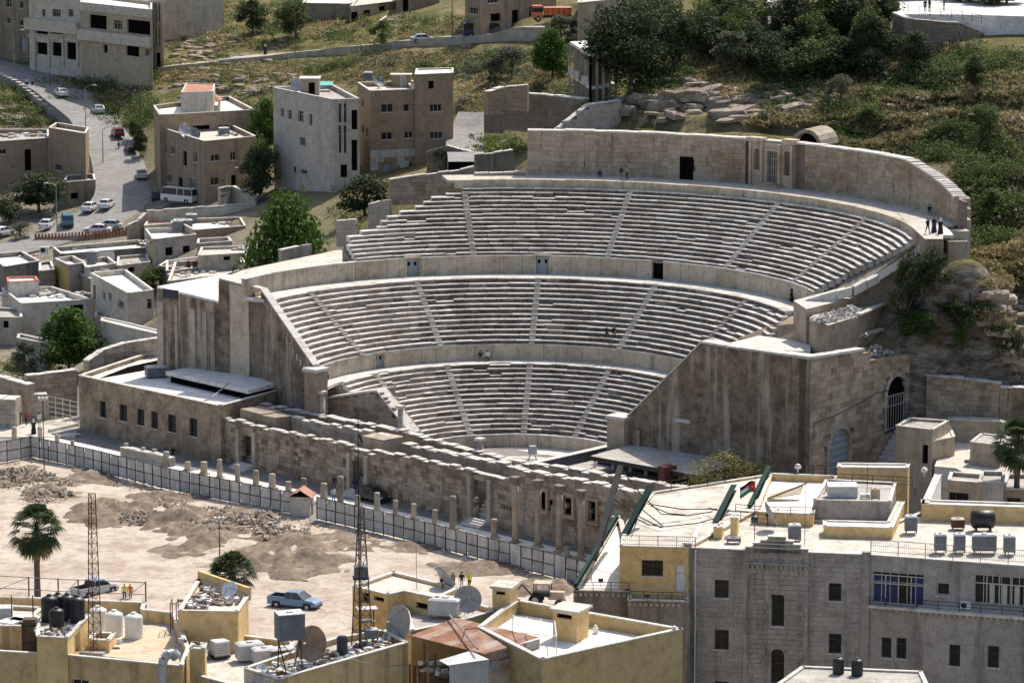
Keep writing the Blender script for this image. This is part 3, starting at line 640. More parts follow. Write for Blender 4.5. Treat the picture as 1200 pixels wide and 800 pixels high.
def poly_wall(name, pts, out, th, mat, parent, back=True):
 """thick wall: outline in its own plane, extruded backwards"""
 n = len(pts); mb = MB(); vs = [V(p) for p in pts] + [V(p) - out * th for p in pts]
 fs = [tuple(range(n)), tuple(range(n, 2 * n))[::-1]] + [((i + 1) % n, i, n + i, n + (i + 1) % n) for i in range(n)]
 mb.add(vs, fs); return mb.build(name, mat, parent)
PR = pl(20, 1.2); PL = pl(-30, -4.6)
q = lambda x, y: onp(x, y, PR, D38)
CR = q(950, 421)
out = [q(735, 490), q(822, 403), q(850, 408), CR, V((CR.x, CR.y, -3)), V((q(725, 520).x, q(725, 520).y, -3)), q(722, 492)]
poly_wall('end_wall', out, N38, 1.4, M['dark_wall'], TH)
mb = MB()      # sloping coping and level coping on top of it
tp = [q(735, 489), q(822, 402), q(850, 407), CR]
for a, b in zip(tp[:-1], tp[1:]):
 n = max(1, int((b - a).length / 1.6))
 for i in range(n):
  u, v = a.lerp(b, i / n), a.lerp(b, (i + .97) / n); j = ru(0, .06); up_ = V((0, 0, .22 + j)); o1 = N38 * .12; o2 = -N38 * 1.5
  mb.hexa([u + o1, v + o1, v + o2, u + o2, u + o1 + up_, v + o1 + up_, v + o2 + up_, u + o2 + up_])
mb.build('coping', M['coping'], TH)
mb = MB(); c_ = q(729, 490); mb.box((c_.x - .2, c_.y, -1), (2.3, 1.8, c_.z + 1.0), -R(AX)); mb.build('corner_pier', M['ashlar'], TH)
mb = MB(); mb.box((c_.x - .2, c_.y, c_.z), (2.6, 2.1, .35), -R(AX)); mb.build('coping', M['coping'], TH)
mb = MB(); c_ = q(748, 520)
mb.box((c_.x, c_.y, -1), (.9, .8, c_.z + 2.6), -R(AX)); mb.build('pilaster', M['dark_wall'], TH)
DW = V((sin(R(AX)), cos(R(AX)), 0)); NW = V((D38.x, D38.y, 0))
w = lambda x, y: onp(x, y, CR, DW)
tops = [w(950, 421), w(975, 417), w(1013, 411), w(1025, 423), w(1060, 416), w(1085, 410), w(1092, 413)]
us = [(p - CR).dot(DW) for p in tops]; zs = [p.z for p in tops]
gates = [(w(985, 500), w(972, 545), w(996, 545), w(984, 502)), (w(1050, 440), w(1040, 505), w(1062, 490), w(1050, 441))]
def ga(top, l, r_, zb):
 u0, u1 = (l - CR).dot(DW), (r_ - CR).dot(DW); return ((u0 + u1) / 2, zb, u1 - u0, top.z - zb)
G1 = ga(w(984, 502), w(972, 540), w(996, 540), -.8); G2 = ga(w(1050, 441), w(1039, 500), w(1062, 490), w(1050, 502).z)
def arch_test(g, extra=0.):
 def f(u, z):
  uc, zb, wd, h = g; r = wd / 2 + extra; zs_ = zb + h - wd / 2
  return abs(u - uc) < r and (z < zs_ or (u - uc) ** 2 + (z - zs_) ** 2 < r * r) and z > zb - .2
 return f
Lw = us[-1]; P1 = CR + DW * Lw
ztop = lambda u: float(np.interp(u, us, zs))
rows = wall_stones(CR, P1, lambda u: -1.5, ztop, None, .62, 1.35, .5, holes=[arch_test(G1, .38), arch_test(G2, .45)])
emit(rows, M['ashlar'], TH, BUD)
for g in (G1, G2):      # arch rings of wedge stones and jambs
 mb = MB()
 uc, zb, wd, h = g; r0 = wd / 2; r1 = r0 + .5; zs_ = zb + h - r0; k = 11
 f = lambda u, z, o: CR + DW * u + NW * o + V((0, 0, z - CR.z))
 for i in range(k):
  t0, t1 = PI * (i + .04) / k, PI * (i + .96) / k
  c4 = [(uc - r0 * cos(t0), zs_ + r0 * sin(t0)), (uc - r1 * cos(t0), zs_ + r1 * sin(t0)), (uc - r1 * cos(t1), zs_ + r1 * sin(t1)), (uc - r0 * cos(t1), zs_ + r0 * sin(t1))]
  mb.hexa([f(*p, .07) for p in c4] + [f(*p, -.6) for p in c4])
 z = zb
 while z < zs_ - .05:
  z2 = min(zs_, z + .62)
  for s in (-1, 1):
   u0, u1 = sorted((uc + s * r0, uc + s * r1)); mb.hexa([f(u0, z + .02, .05), f(u1, z + .02, .05), f(u1, z + .02, -.6), f(u0, z + .02, -.6), f(u0, z2, .05), f(u1, z2, .05), f(u1, z2, -.6), f(u0, z2, -.6)])
  z = z2
 mb.build('arch', M['ashlar_pale'], TH)
cz_ = MB()
poly = [CR + DW * u + V((0, 0, z - CR.z)) for u, z in zip(us, [z - .15 for z in zs])] + [P1 + V((0, 0, -3 - CR.z)), CR + V((0, 0, -3 - CR.z))]
poly_wall('wall_core', [p - NW * .62 for p in poly], NW, .8, M['mortar'], TH)
for g, nm in ((G1, 'small_gate'), (G2, 'tall_gate')):
 uc, zb, wd, h = g; mb = MB(); r0 = wd / 2; zs_ = zb + h - r0; pts = [f(uc - r0, zb, -.35), f(uc + r0, zb, -.35)] + [f(uc + r0 * cos(t), zs_ + r0 * sin(t), -.35) for t in np.linspace(0, PI, 13)]
 gate = poly_wall(nm, pts, NW, .12, M['dark'] if nm == 'tall_gate' else M['bluedoor'], TH)
 mb = MB()
 if nm == 'tall_gate':
  for k in range(8):
   u = uc - r0 + wd * (k + .5) / 8; mb.box(f(u, zb, -.26), (.06, .06, (zs_ - zb) * (.98 if k % 1 == 0 else .6)), 0)
  for zz in (zb + .1, zb + 2.6, zs_ - .1): mb.tube(f(uc - r0, zz, -.25), f(uc + r0, zz, -.25), .09, n=5)
 else:
  for k in range(12):
   zz = zb + .25 + k * h / 12.5; hw = r0 if zz < zs_ else sqrt(max(.01, r0 * r0 - (zz - zs_) ** 2)); mb.tube(f(uc - hw, zz, -.28), f(uc + hw, zz, -.28), .05, n=4)
 mb.build('bars', M['galv'], gate)
mb = MB()
for a, b in zip(tops[:3][:-1], tops[1:3]):
 n = max(1, int((b - a).length / 1.5))
 for i in range(n):
  u, v = a.lerp(b, i / n), a.lerp(b, (i + .97) / n); up_ = V((0, 0, .25 + ru(0, .06))); mb.hexa([u + NW * .1, v + NW * .1, v - NW * 1.1, u - NW * 1.1, u + NW * .1 + up_, v + NW * .1 + up_, v - NW * 1.1 + up_, u - NW * 1.1 + up_])
mb.build('coping', M['coping'], TH)
def mass(name, px_poly, ztop, zbot, mat, parent=TH, mtop=None, cop=None):
 """block of masonry whose top outline is surveyed at height ztop (number or list)"""
 zt = ztop if hasattr(ztop, '__len__') else [ztop] * len(px_poly)
 P = [at(x, y, z) for (x, y), z in zip(px_poly, zt)]
 mb = MB(); mb.prism([(p.x, p.y) for p in P], zbot, zt, 0, 1 if mtop else 0); o = mb.build(name, [mat, mtop] if mtop else mat, parent)
 if cop:
  k = MB()
  for a, b in cop:
   p, q_ = P[a], P[b]; d = (q_ - p); L = d.length; d.normalize(); nn_ = V((-d.y, d.x, 0)); n = max(1, int(L / 1.4))
   for i in range(n):
    u, v = p + d * (L * i / n), p + d * (L * (i + .96) / n); e = V((0, 0, .2 + ru(0, .07)))
    k.hexa([u + nn_ * .35, v + nn_ * .35, v - nn_ * .35, u - nn_ * .35, u + nn_ * .35 + e, v + nn_ * .35 + e, v - nn_ * .35 + e, u - nn_ * .35 + e])
  k.build('coping', M['coping'], parent)
 return P
q = lambda x, y: onp(x, y, PL, D38)
pc = q(360, 419)
out = [q(184, 338), q(256, 355), q(256, 328), q(291, 337), q(301, 348), q(301, 475), q(184, 475)]
out[-1].z = out[-2].z = -1
poly_wall('end_wall', out, N38, 1.6, M['dark_wall'], TH)
E1, E2 = pol(33.4, mid_end(33.4) - 1.5, 17.6), pol(22.9, mid_end(23.7) - 4, 10.7); dE = V((E2.x - E1.x, E2.y - E1.y, 0)).normalized(); nE = V((dE.y, -dE.x, 0))
poly_wall('end_wall', [E1, E2, V((E2.x, E2.y, -1)), V((E1.x, E1.y, -1))], nE, .9, M['dark_wall'], TH)
mb = MB(); tp = [q(256, 327), q(291, 336), E1]
for a, b, o_ in ((q(256, 327), q(291, 336), N38), (q(291, 336), E1, N38), (E1, E2, nE)):
 n = max(1, int((b - a).length / 1.6)); mb = MB()
 for i in range(n):
  u, v = a.lerp(b, i / n), a.lerp(b, (i + .97) / n); e = V((0, 0, .16 + ru(0, .05))); o1 = o_ * .08; o2 = -o_ * .8
  mb.hexa([u + o1, v + o1, v + o2, u + o2, u + o1 + e, v + o1 + e, v + o2 + e, u + o2 + e])
 mb.build('coping', M['coping'], TH)
pc = E2 + dE * .6
for px, w_ in ((189, .5), (208, .22), (227, .42), (241, .3), (250, .34)):      # pale pilasters left in the stained side wall
 a, b = q(px, 352 + (px - 184) * .22), q(px, 425); mb = MB(); mb.box((b.x - N38.x * .1, b.y - N38.y * .1, -1), (w_ * 2, .5, a.z + 1), -R(AX), jit=.04); mb.build('half_column', M['ashlar_pale'], TH)
p = [q(184, 338), q(256, 355), q(256, 355) - N38 * 12, q(184, 338) - N38 * 12]
mb = MB(); mb.prism([(v.x, v.y) for v in [p[0] - N38 * 1.5, p[1] - N38 * 1.5, p[2], p[3]]], -1, [p[0].z - .5, p[1].z - .3, p[1].z - .2, p[0].z - .4]); mb.build('side_block', [M['ashlar_pale']], TH)
mb = MB(); mb.prism([(v.x, v.y) for v in [p[0], p[1], p[2], p[3]]], [p[0].z - .1, p[1].z - .1, p[1].z + .1, p[0].z], [p[0].z + .25, p[1].z + .25, p[1].z + .4, p[0].z + .3]); mb.build('roof_slab', [M['roof_white']], TH)
mass('wing_top', [(256, 328), (291, 337), (335, 322), (470, 303), (400, 292), (285, 316)], [18.0, 17.6, 18.2, 18.6, 18.4, 18.4], 6, M['podium'], mtop=M['roof_cream'])
mb = MB(); mb.box((pc.x, pc.y, -1), (1.8, 1.9, pc.z + .6), -R(AX)); mb.build('corner_pier', M['ashlar'], TH)
mb = MB(); mb.box((pc.x, pc.y, pc.z - .4), (2.2, 2.2, .35), -R(AX)); mb.build('coping', M['coping'], TH)
PV = pl(-20, -7.0); v_ = lambda x, y: onp(x, y, PV, D38)
A_, B_, Cc_ = v_(379, 468), v_(442, 459), v_(482, 510)
rows = []
L2 = (B_ - A_).length
ac = v_(424, 488); ua = (V((ac.x, ac.y, 0)) - V((A_.x, A_.y, 0))).length
niche = lambda u, z: abs(u - ua) < 1.3 and z < ac.z - .3 or (u - ua) ** 2 + (z - ac.z + .3) ** 2 < 1.7
lt = lambda u: float(np.interp(u, [0, (B_.xy - A_.xy).length, (Cc_.xy - A_.xy).length], [A_.z, B_.z, Cc_.z]))
rows = wall_stones(A_, Cc_, lambda u: -1, lt, None, .55, 1.2, .5, holes=[niche])
emit(rows, M['ashlar_pale'], TH, [0])
out = [A_, B_, Cc_, V((Cc_.x, Cc_.y, -1)), V((A_.x, A_.y, -1))]
poly_wall('wall_core', [x - N38 * .65 - V((0, 0, .1)) for x in out], N38, 1.5, M['dark_wall'], TH)
mb = MB(); mb.prism([(v.x, v.y) for v in [A_ - N38 * .5, B_ - N38 * .5, B_ - N38 * 3.2, A_ - N38 * 3.2]], -1, [A_.z - .1, B_.z - .1, B_.z - .1, A_.z - .1]); mb.build('vault_block', M['ashlar_pale'], TH)
mb = MB()
for a, b, dp in ((A_, B_, 3.4), (B_, Cc_, 1.6)):
 n = max(1, int((b - a).length / 1.3))
 for i in range(n):
  u, v = a.lerp(b, i / n), a.lerp(b, (i + .97) / n); e = V((0, 0, .22 + ru(0, .06))); o1 = N38 * .15; o2 = -N38 * dp
  mb.hexa([u + o1, v + o1, v + o2, u + o2, u + o1 + e, v + o1 + e, v + o2 + e, u + o2 + e])
mb.build('coping', M['coping'], TH)
mass('stump', [(937, 358), (1000, 338), (1062, 345), (1006, 370), (971, 381), (952, 376)], [17.9, 18.6, 18.6, 18.2, 17.9, 17.6], -1, M['ashlar'], mtop=M['paving'], cop=[(2, 3)])
mass('stump', [(968, 398), (1000, 386), (1050, 376), (1049, 383), (1000, 396), (978, 401)], [15.6, 16, 16.2, 16.1, 15.7, 15.6], -1, M['ashlar'], mtop=M['paving'], cop=[(3, 4)])
mass('stump', [(865, 396), (900, 382), (937, 360), (955, 377), (950, 402), (905, 398)], [13.6, 15.0, 16.6, 16.6, 14.6, 13.8], -1, M['ashlar'])
mass('stump', [(845, 404), (890, 393), (925, 398), (950, 404), (950, 412), (880, 408)], [14.6, 14.7, 14.7, 14.7, 14.6, 14.6], -1, M['ashlar_pale'], mtop=M['coping'])
mass('stump', [(930, 352), (1020, 328), (1042, 335), (995, 350), (945, 362)], [18.9, 20.3, 20, 19.2, 18.6], -1, M['ashlar'], mtop=M['coping'])
kb = [(945, 352, 18.9), (1000, 336, 20.6), (1030, 320, 22.0), (1062, 300, 24.1), (1086, 283, 25.9)]
mb = MB()
for (x0, y0, z0), (x1, y1, z1) in zip(kb[:-1], kb[1:]):
 a, b = at(x0, y0, z0), at(x1, y1, z1); n = max(2, int((b - a).length / 1.4)); sd_ = V((b.y - a.y, a.x - b.x, 0)).normalized() * .55
 for i in range(n): u, v = a.lerp(b, i / n), a.lerp(b, (i + .94) / n); j = V((0, 0, ru(0, .18))); k = V((0, 0, .9)); mb.hexa([u - sd_ - k, v - sd_ - k, v + sd_ - k, u + sd_ - k, u - sd_ + j, v - sd_ + j, v + sd_ + j, u + sd_ + j])
mb.build('stepped_coping', M['coping'], TH)
mass('walkway_end', [(1040, 236), (1085, 248), (1106, 262), (1105, 280), (1084, 280), (1064, 262)], 26.75, 23.5, M['ashlar'], mtop=M['paving'])
for i, (x, y, z) in enumerate(((1124, 231, 28.6), (1124, 243, 27.8), (1124, 256, 27.0), (1122, 269, 26.2), (1120, 281, 25.2))):      # broad steps beside the walkway end
 c = at(x, y, z); mb = MB(); mb.box((c.x, c.y, z - 6), (2.2, 2.6, 6), .1); mb.build('broad_step', M['ashlar_pale'], TH)
if REST.f: o = REST.build('masonry', M['podium'], TH); tag(o, kind='stuff')
def rubble(name, spots, mat, label=None, n=200, parent=None):
 """loose broken stones: spots = (centre, radius x, radius y, height)"""
 mb = MB()
 for c, rx, ry, h in spots:
  for i in range(n):
   a = rr_() * 6.28; r = sqrt(rr_()); s = .1 + .5 * rr_() ** 2.5
   x, y = c[0] + rx * r * cos(a), c[1] + ry * r * sin(a); z = c[2] + h * (1 - r) * rr_() ** .4 - .05
   vs = [V((sx * s * ru(.5, 1), sy * s * ru(.4, .9), sz * s * ru(.3, .7))) for sx, sy, sz in ((1, 0, 0), (0, 1, 0), (-1, 0, 0), (0, -1, 0), (0, 0, 1), (0, 0, -1))]
   M3 = Matrix.Rotation(rr_() * 6, 3, V((rr_(), rr_(), 1)).normalized())
   mb.add([V((x, y, z)) + M3 @ v for v in vs], [(0, 1, 4), (1, 2, 4), (2, 3, 4), (3, 0, 4), (1, 0, 5), (2, 1, 5), (3, 2, 5), (0, 3, 5)])
 o = mb.build(name, mat, parent); tag(o, label, kind='stuff'); return o
rubble('broken_stones', [(at(980, 372, 18), 2.4, 1.6, .9), (at(965, 376, 18), 1.5, 1, .6), (at(996, 366, 18.3), 1.6, 1, 1.0), (at(998, 391, 15.9), 2.0, 1.3, .8), (at(1025, 412, 14.2), 2.2, 2.5, .8), (at(1045, 408, 14.2), 2.2, 1.6, .5), (at(1038, 420, 13.6), 1.5, 1, .4)], M['whitestone'], n=170)
mb = MB(); n = 60
mb.add([(0, OC.y, -.38)] + [tuple(pol(13.5, -95 + 255 * i / n, -.38)) for i in range(n + 1)], [(0, i + 1, i) for i in range(1, n + 1)])
for k, rr in enumerate((12.2, 9.4, 6.6)):
 a = -95
 while a < 155: arc_block(mb, rr, rr + 1.1, a, a + 9.8, -.5, -.3 + k * .03); a += 10
mb.build('orchestra_floor', M['coping'], TH)
SFa, SFb = at(261, 541, -.3), at(692, 645, -.3); SD = (SFb - SFa).normalized(); SD.z = 0; SD.normalize(); SN = V((SD.y, -SD.x, 0))     # SN faces the square
SB_ = [300]
ST = thing('stage_wall_ruin', 'long ruined stage wall of mottled brown blocks with three doorways and tall columns', 'ruin', (0, 0, 0))
def sp(x, y, back=0.): return onp(x, y, SFa - SN * back, SD)
def ruin_wall(pts_px, back, th, budget, doors=(), mat=M['scaena'], course=.5, L=.95, cap=True, zb=-.6):
 pts = [sp(x, y, back) for x, y in pts_px]; us = [(p - pts[0]).dot(SD) for p in pts]; zs = [p.z for p in pts]
 holes = []
 for x0, x1, y0, y1 in doors:
  a, b, c = sp(x0, y0, back), sp(x1, y1, back), sp((x0 + x1) / 2, y0, back)
  u0, u1, zt = (a - pts[0]).dot(SD), (b - pts[0]).dot(SD), c.z
  holes.append(lambda u, z, u0=u0, u1=u1, zt=zt, zl=b.z: u0 - .3 < u < u1 + .3 and zl < z < zt)
 o0 = pts[0]; e = o0 + SD * us[-1]
 zt = lambda u: float(np.interp(u, us, zs)) + .12 * sin(u * 2.1)
 rows = wall_stones(o0, e, lambda u: zb, zt, None, course, L, .45, holes=holes, jit=.06)
 emit(rows, mat, ST, budget)
 mb = MB(); seg = max(8, int(us[-1] / 1.2))      # rubble core, leaving the doorways open
 for i in range(seg):
  u0, u1 = us[-1] * i / seg, us[-1] * (i + 1) / seg; um = (u0 + u1) / 2
  f = lambda u, o, z: (o0.x + SD.x * u - SN.x * o, o0.y + SD.y * u - SN.y * o, z)
  if any(h(um, 1.5) for h in holes): zlo = 3.4
  else: zlo = zb
  z1 = zt(um) - .12
  if z1 > zlo: mb.hexa([f(u0, .47, zlo), f(u1, .47, zlo), f(u1, th, zlo), f(u0, th, zlo), f(u0, .47, z1), f(u1, .47, z1), f(u1, th, z1), f(u0, th, z1)])
 mb.build('wall_core', M['mortar'], ST)
 if cap:
  mb = MB(); u = 0
  while u < us[-1]:
   v = min(us[-1], u + ru(.8, 1.7)); z = zt((u + v) / 2); f = lambda u, o, z: (o0.x + SD.x * u - SN.x * o, o0.y + SD.y * u - SN.y * o, z)
   j = ru(.03, .12); mb.hexa([f(u, -.02, z - .03), f(v - .02, -.02, z - .03), f(v - .02, th * .8, z - .03), f(u, th * .8, z - .03), f(u, -.02, z + j), f(v - .02, -.02, z + j), f(v - .02, th * .8, z + j), f(u, th * .8, z + j)]); u = v
  mb.build('coping', M['coping'], ST)
 return o0, us
DR = [(284, 297, 508, 543), (414, 428, 536, 574), (556, 572, 564, 612)]
ruin_wall([(258, 491), (282, 494), (304, 501), (359, 511.5), (410, 522), (421, 528.5), (436, 532), (440, 529), (480, 536), (549, 551), (578, 559), (599, 562)], 0, .9, SB_, DR)
WN = [(633, 641, 575, 596), (662.5, 671.5, 581, 602), (691.5, 699.5, 587, 610)]
ruin_wall([(599, 549), (660, 560), (713, 570), (760, 581), (800, 590)], 0, 1.3, SB_, WN, course=.55, L=1.1)
ruin_wall([(303, 474), (423, 497), (480, 507.5), (488, 512), (599, 541)], 6.2, 1.3, [0], mat=M['ashlar'], L=1.2)
ruin_wall([(342, 490), (425, 505), (453, 512)], 3.4, .9, [0], mat=M['ashlar_pale'], L=1.3)
ruin_wall([(471, 521), (597, 546), (604, 547)], 3.4, 1.5, [0], mat=M['ashlar_pale'], L=1.3)
ruin_wall([(600, 541), (660, 549), (720, 559), (800, 572)], 4.5, 1.2, [0], mat=M['ashlar'], L=1.2)
for (x0, y0, x1, y1, zt_) in ((293, 481, 318, 503, 0), (316, 487, 334, 505, 0), (436, 512, 460, 527, 0)):      # stumps of cross walls
 a, b = sp(x0, y0, 3.0), sp(x1, y0, 3.0); mb = MB(); m_ = (a + b) / 2; mb.box((m_.x, m_.y, -.6), ((b - a).length, 2.8, m_.z + .6), atan2(SD.y, SD.x)); mb.build('cross_wall', M['ashlar'], ST)
 mb = MB(); mb.box((m_.x, m_.y, m_.z), ((b - a).length, 2.8, .12), atan2(SD.y, SD.x), jit=.08); mb.build('coping', M['ashlar_pale'], ST)
for (x0, x1, y0, y1) in DR:      # stairs seen through the doorways
 a, b = sp(x0, y1, 0), sp(x1, y1, 0); mb = MB(); cc = (a + b) / 2; w_ = (b - a).length
 zt_ = sp((x0 + x1) / 2, y0, 0).z
 for k in range(11):
  zz = -.3 + (zt_ + .2) * (k + 1) / 11; c = cc - SN * (.7 + k * .36); mb.box((c.x, c.y, -.3), (w_ + 1.2, .38, zz + .3), atan2(SD.y, SD.x))
 mb.build('stair', M['coping'], ST)
 mb = MB()
 for k in range(4):
  c = cc + SN * (1.6 - k * .4); mb.box((c.x, c.y, -.3), (w_ + .8, .42, .16 * (k + 1)), atan2(SD.y, SD.x))
 mb.build('doorstep', M['coping'], ST)
 for s in (-1, 1):
  mb = MB(); c = cc + SD * s * (w_ / 2 + .45) + SN * .1; mb.box((c.x, c.y, -.3), (.55, .6, zt_ + .7), atan2(SD.y, SD.x)); mb.build('pilaster', M['ashlar_pale'], ST)
for (x0, x1, y0, y1) in WN:
 a, b = sp(x0, y1, 0), sp(x1, y0, 0); mb = MB(); c = (a + b) / 2; w_ = abs((b - a).dot(SD)); h_ = abs(b.z - a.z)
 back = c - SN * .46; mb.box((back.x, back.y, min(a.z, b.z)), (w_ + .7, .06, h_ + .1), atan2(SD.y, SD.x)); dk = mb.build('window', M['dark'], ST)
 mb = MB(); rz_ = atan2(SD.y, SD.x)
 for s in (-1, 1): p = c + SD * s * (w_ / 2 + .18) + SN * .08; mb.box((p.x, p.y, min(a.z, b.z)), (.28, .4, h_), rz_)
 for zz in (min(a.z, b.z) - .28, max(a.z, b.z)): p = c + SN * .12; mb.box((p.x, p.y, zz), (w_ + .9, .5, .3), rz_)
 mb.build('frame', M['ashlar'], dk)
def column(x, yb, yt, wpx, label, cat='column', group=None, cap=True, mat=None, base=True):
 b = at(x, yb, -.25); zt = onp(x, yt, b, SD).z; r = wpx / 2 / (FPX / b.y) * .98
 t = thing('column', label, cat, b, 0, group); h = zt - b.z; mb = MB(); k = 7; prof = []
 for i in range(k + 1): prof.append((r * (1 - .1 * i / k) * ru(.95, 1.04), .3 + (h - .3 - (.9 if cap else 0)) * i / k))
 mb.lathe(prof, n=12); sh = mb.build('shaft', mat or M['ashlar'], t, smooth=True)
 if base: mb = MB(); mb.box((0, 0, 0), (r * 2.6, r * 2.6, .18), -R(40)); mb.lathe([(r * 1.25, .18), (r * 1.2, .26), (r, .33)], n=12); mb.build('base', mat or M['ashlar'], t)
 if cap:
  z = h - .9; mb = MB(); mb.lathe([(r * .9, z), (r * 1.1, z + .1), (r * .95, z + .25), (r * 1.35, z + .62), (r * 1.3, z + .7)], n=12); mb.box((0, 0, z + .7), (r * 2.6, r * 2.6, .2), -R(40), jit=.05)
  for a in range(8):
   t_ = a * PI / 4; mb.box((r * 1.1 * cos(t_), r * 1.1 * sin(t_), z + .3), (.2, .14, .4), t_, jit=.03)
  mb.build('capital', M['mortar'], t)
 return t
for i, (x, yb, yt) in enumerate(((604, 636, 558), (630.5, 641, 562), (655.5, 647, 568), (681, 653, 574))):
 column(x, yb, yt, 8.5, ['tall brown column nearest the third doorway, first of the four', 'tall weathered column with broken capital, second of the four before the ruin', 'tall weathered column with broken capital, third of the four before the ruin', 'tall column with broken capital nearest the green steel beams'][i], group='tall columns standing before the stage wall')
STUB = [(17, 519, 500, 7, 0), (47, 517, 500, 6, 0), (67, 520, 509, 6, 0), (85, 528, 516, 5, 0), (148, 533, 519, 6, 1), (168, 538, 524, 6, 1), (181, 541, 526, 7, 1), (195, 546, 529, 8, 1), (220, 552, 541, 8, 0), (239, 556, 541, 9, 0), (257.5, 560, 538, 7, 0), (278.5, 566, 544, 6.5, 0),
  (300, 570, 551, 8, 0), (319, 573, 555, 9, 0), (338, 579, 564, 8, 0), (356, 581, 560, 8, 0), (379.5, 587, 566, 9, 0), (399, 592, 558, 8.5, 0), (419, 594, 580, 7, 0), (442, 602, 577, 7.5, 0), (463.5, 606, 586, 6.5, 0), (485, 609, 590, 7, 0), (509.5, 616, 597, 7, 0), (531, 620, 581, 8.5, 0), (579, 631, 608, 8.5, 0), (664, 652, 640, 7, 0)]
ORD = 'first second third fourth fifth sixth seventh eighth ninth tenth eleventh twelfth thirteenth fourteenth fifteenth sixteenth seventeenth eighteenth nineteenth twentieth'.split() + ['twenty ' + w for w in 'first second third fourth fifth sixth seventh eighth ninth'.split()]
words = ['short', 'stumpy', 'slim', 'broken', 'low', 'worn', 'pitted', 'pale']
for i, (x, yb, yt, wp, k) in enumerate(STUB):
 column(x, yb, yt, wp, f'{ORD[i]} column stump from the left behind the hoarding', group='column stumps along the hoarding', cap=False, mat=M['ashlar_pale'] if i % 3 else M['ashlar'])
for (x, yb, yt, w, lb) in ((377.5, 489, 458, 8, 'pale free standing column beside the small arch of the museum'), (469.5, 512, 475, 7, 'pale free standing column before the sloping end wall'), (562.5, 530, 513, 8, 'short pale column stump at the edge of the orchestra')):
 b = sp(x, yb, 7.5); r = w / 2 / 10.6; zt = sp(x, yt, 7.5).z; t = thing('column', lb, 'column', (b.x, b.y, 0)); mb = MB(); mb.lathe([(r, -.3), (r, zt * .5), (r * .92, zt - .3)], n=12); mb.build('shaft', M['ashlar_pale'], t, smooth=True)
 mb = MB(); mb.box((0, 0, zt - .3), (r * 2.4, r * 2.4, .3), -R(40)); mb.build('capital', M['coping'], t)
o = mass('stage_floor', [(590, 541), (640, 541), (732, 521), (850, 533), (880, 580), (800, 588), (700, 569), (600, 551)], 2.6, -1, M['mortar'], ST, mtop=M['roof_grey'])
a, b = at(628, 542, 3.7), at(728, 519.5, 3.7); a.z = b.z = 0; d = (b - a).normalized(); nn_ = V((d.y, -d.x, 0))
SWt = thing('stage_screen', 'dark clad low wall with white top between orchestra and stage floor', 'stage wall', (0, 0, 0))
for i in range(10):
 u, v = a.lerp(b, i / 10), a.lerp(b, (i + .985) / 10); mb = MB(); mb.hexa([u + nn_ * .06 + V((0, 0, 2.4)), v + nn_ * .06 + V((0, 0, 2.4)), v + V((0, 0, 2.4)), u + V((0, 0, 2.4)), u + nn_ * .06 + V((0, 0, 3.62)), v + nn_ * .06 + V((0, 0, 3.62)), v + V((0, 0, 3.62)), u + V((0, 0, 3.62))]); mb.build('panel', M['navy'], SWt)
mb = MB(); z1, z2 = V((0, 0, -.4)), V((0, 0, 3.68)); mb.hexa([a + z1, b + z1, b - nn_ * .9 + z1, a - nn_ * .9 + z1, a + z2, b + z2, b - nn_ * .9 + z2, a - nn_ * .9 + z2]); mb.build('wall', M['coping'], SWt)
BR = thing('backstage_roof', 'flat grey roof on short posts behind the stage, dark edge', 'roof', (0, 0, 0))
P = [at(x, y, 4.4) for x, y in ((692, 534), (733, 522), (749, 513.5), (829, 532), (858, 545), (818, 557), (777, 549))]
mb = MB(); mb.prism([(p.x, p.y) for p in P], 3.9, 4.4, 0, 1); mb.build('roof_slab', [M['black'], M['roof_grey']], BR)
for x, y in ((697, 544), (719, 547), (738.5, 550), (757, 554), (776, 557)): p = at(x, y + 3, 2.6); mb = MB(); mb.box((p.x, p.y, 2.6), (.25, .25, 1.35), .5); mb.build('post', M['roof_white'], BR)
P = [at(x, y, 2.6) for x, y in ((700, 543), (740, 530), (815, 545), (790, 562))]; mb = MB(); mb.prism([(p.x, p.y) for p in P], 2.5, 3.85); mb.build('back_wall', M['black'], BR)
a, b = at(749, 514, 4.4), at(830, 533, 4.4); mb = MB(); d = (b - a).normalized(); c = (a + b) / 2; mb.box((c.x, c.y + .3, 2.6), ((b - a).length, .4, 3.0), atan2(d.y, d.x)); o = mb.build('low_wall', M['concrete']); tag(o, 'low pale concrete wall along the foot of the dark stained end wall', 'wall')
mb = MB(); p = at(782, 569, 2.6); mb.box((p.x, p.y, 2.6), (1.6, 1.2, 2.2), .6); o = mb.build('rusty_cabinet', M['rustdark']); tag(o, 'dark rust red metal cabinet at the corner of the backstage roof', 'cabinet')
FL = at(624, 543, 2.6); t = thing('floodlight_stand', 'boxy floodlight on a four legged stand at the orchestra edge', 'stage light', FL)
mb = MB(); mb.box((0, 0, 1.1), (.85, .6, .9), .4, top=.85); mb.build('lamp_housing', M['galv'], t)
for sx in (-1, 1):
 for sy in (-1, 1): mb = MB(); mb.tube((sx * .65, sy * .45, 0), (sx * .1, sy * .1, 1.25), .045, n=5); mb.build('leg', M['galv'], t)
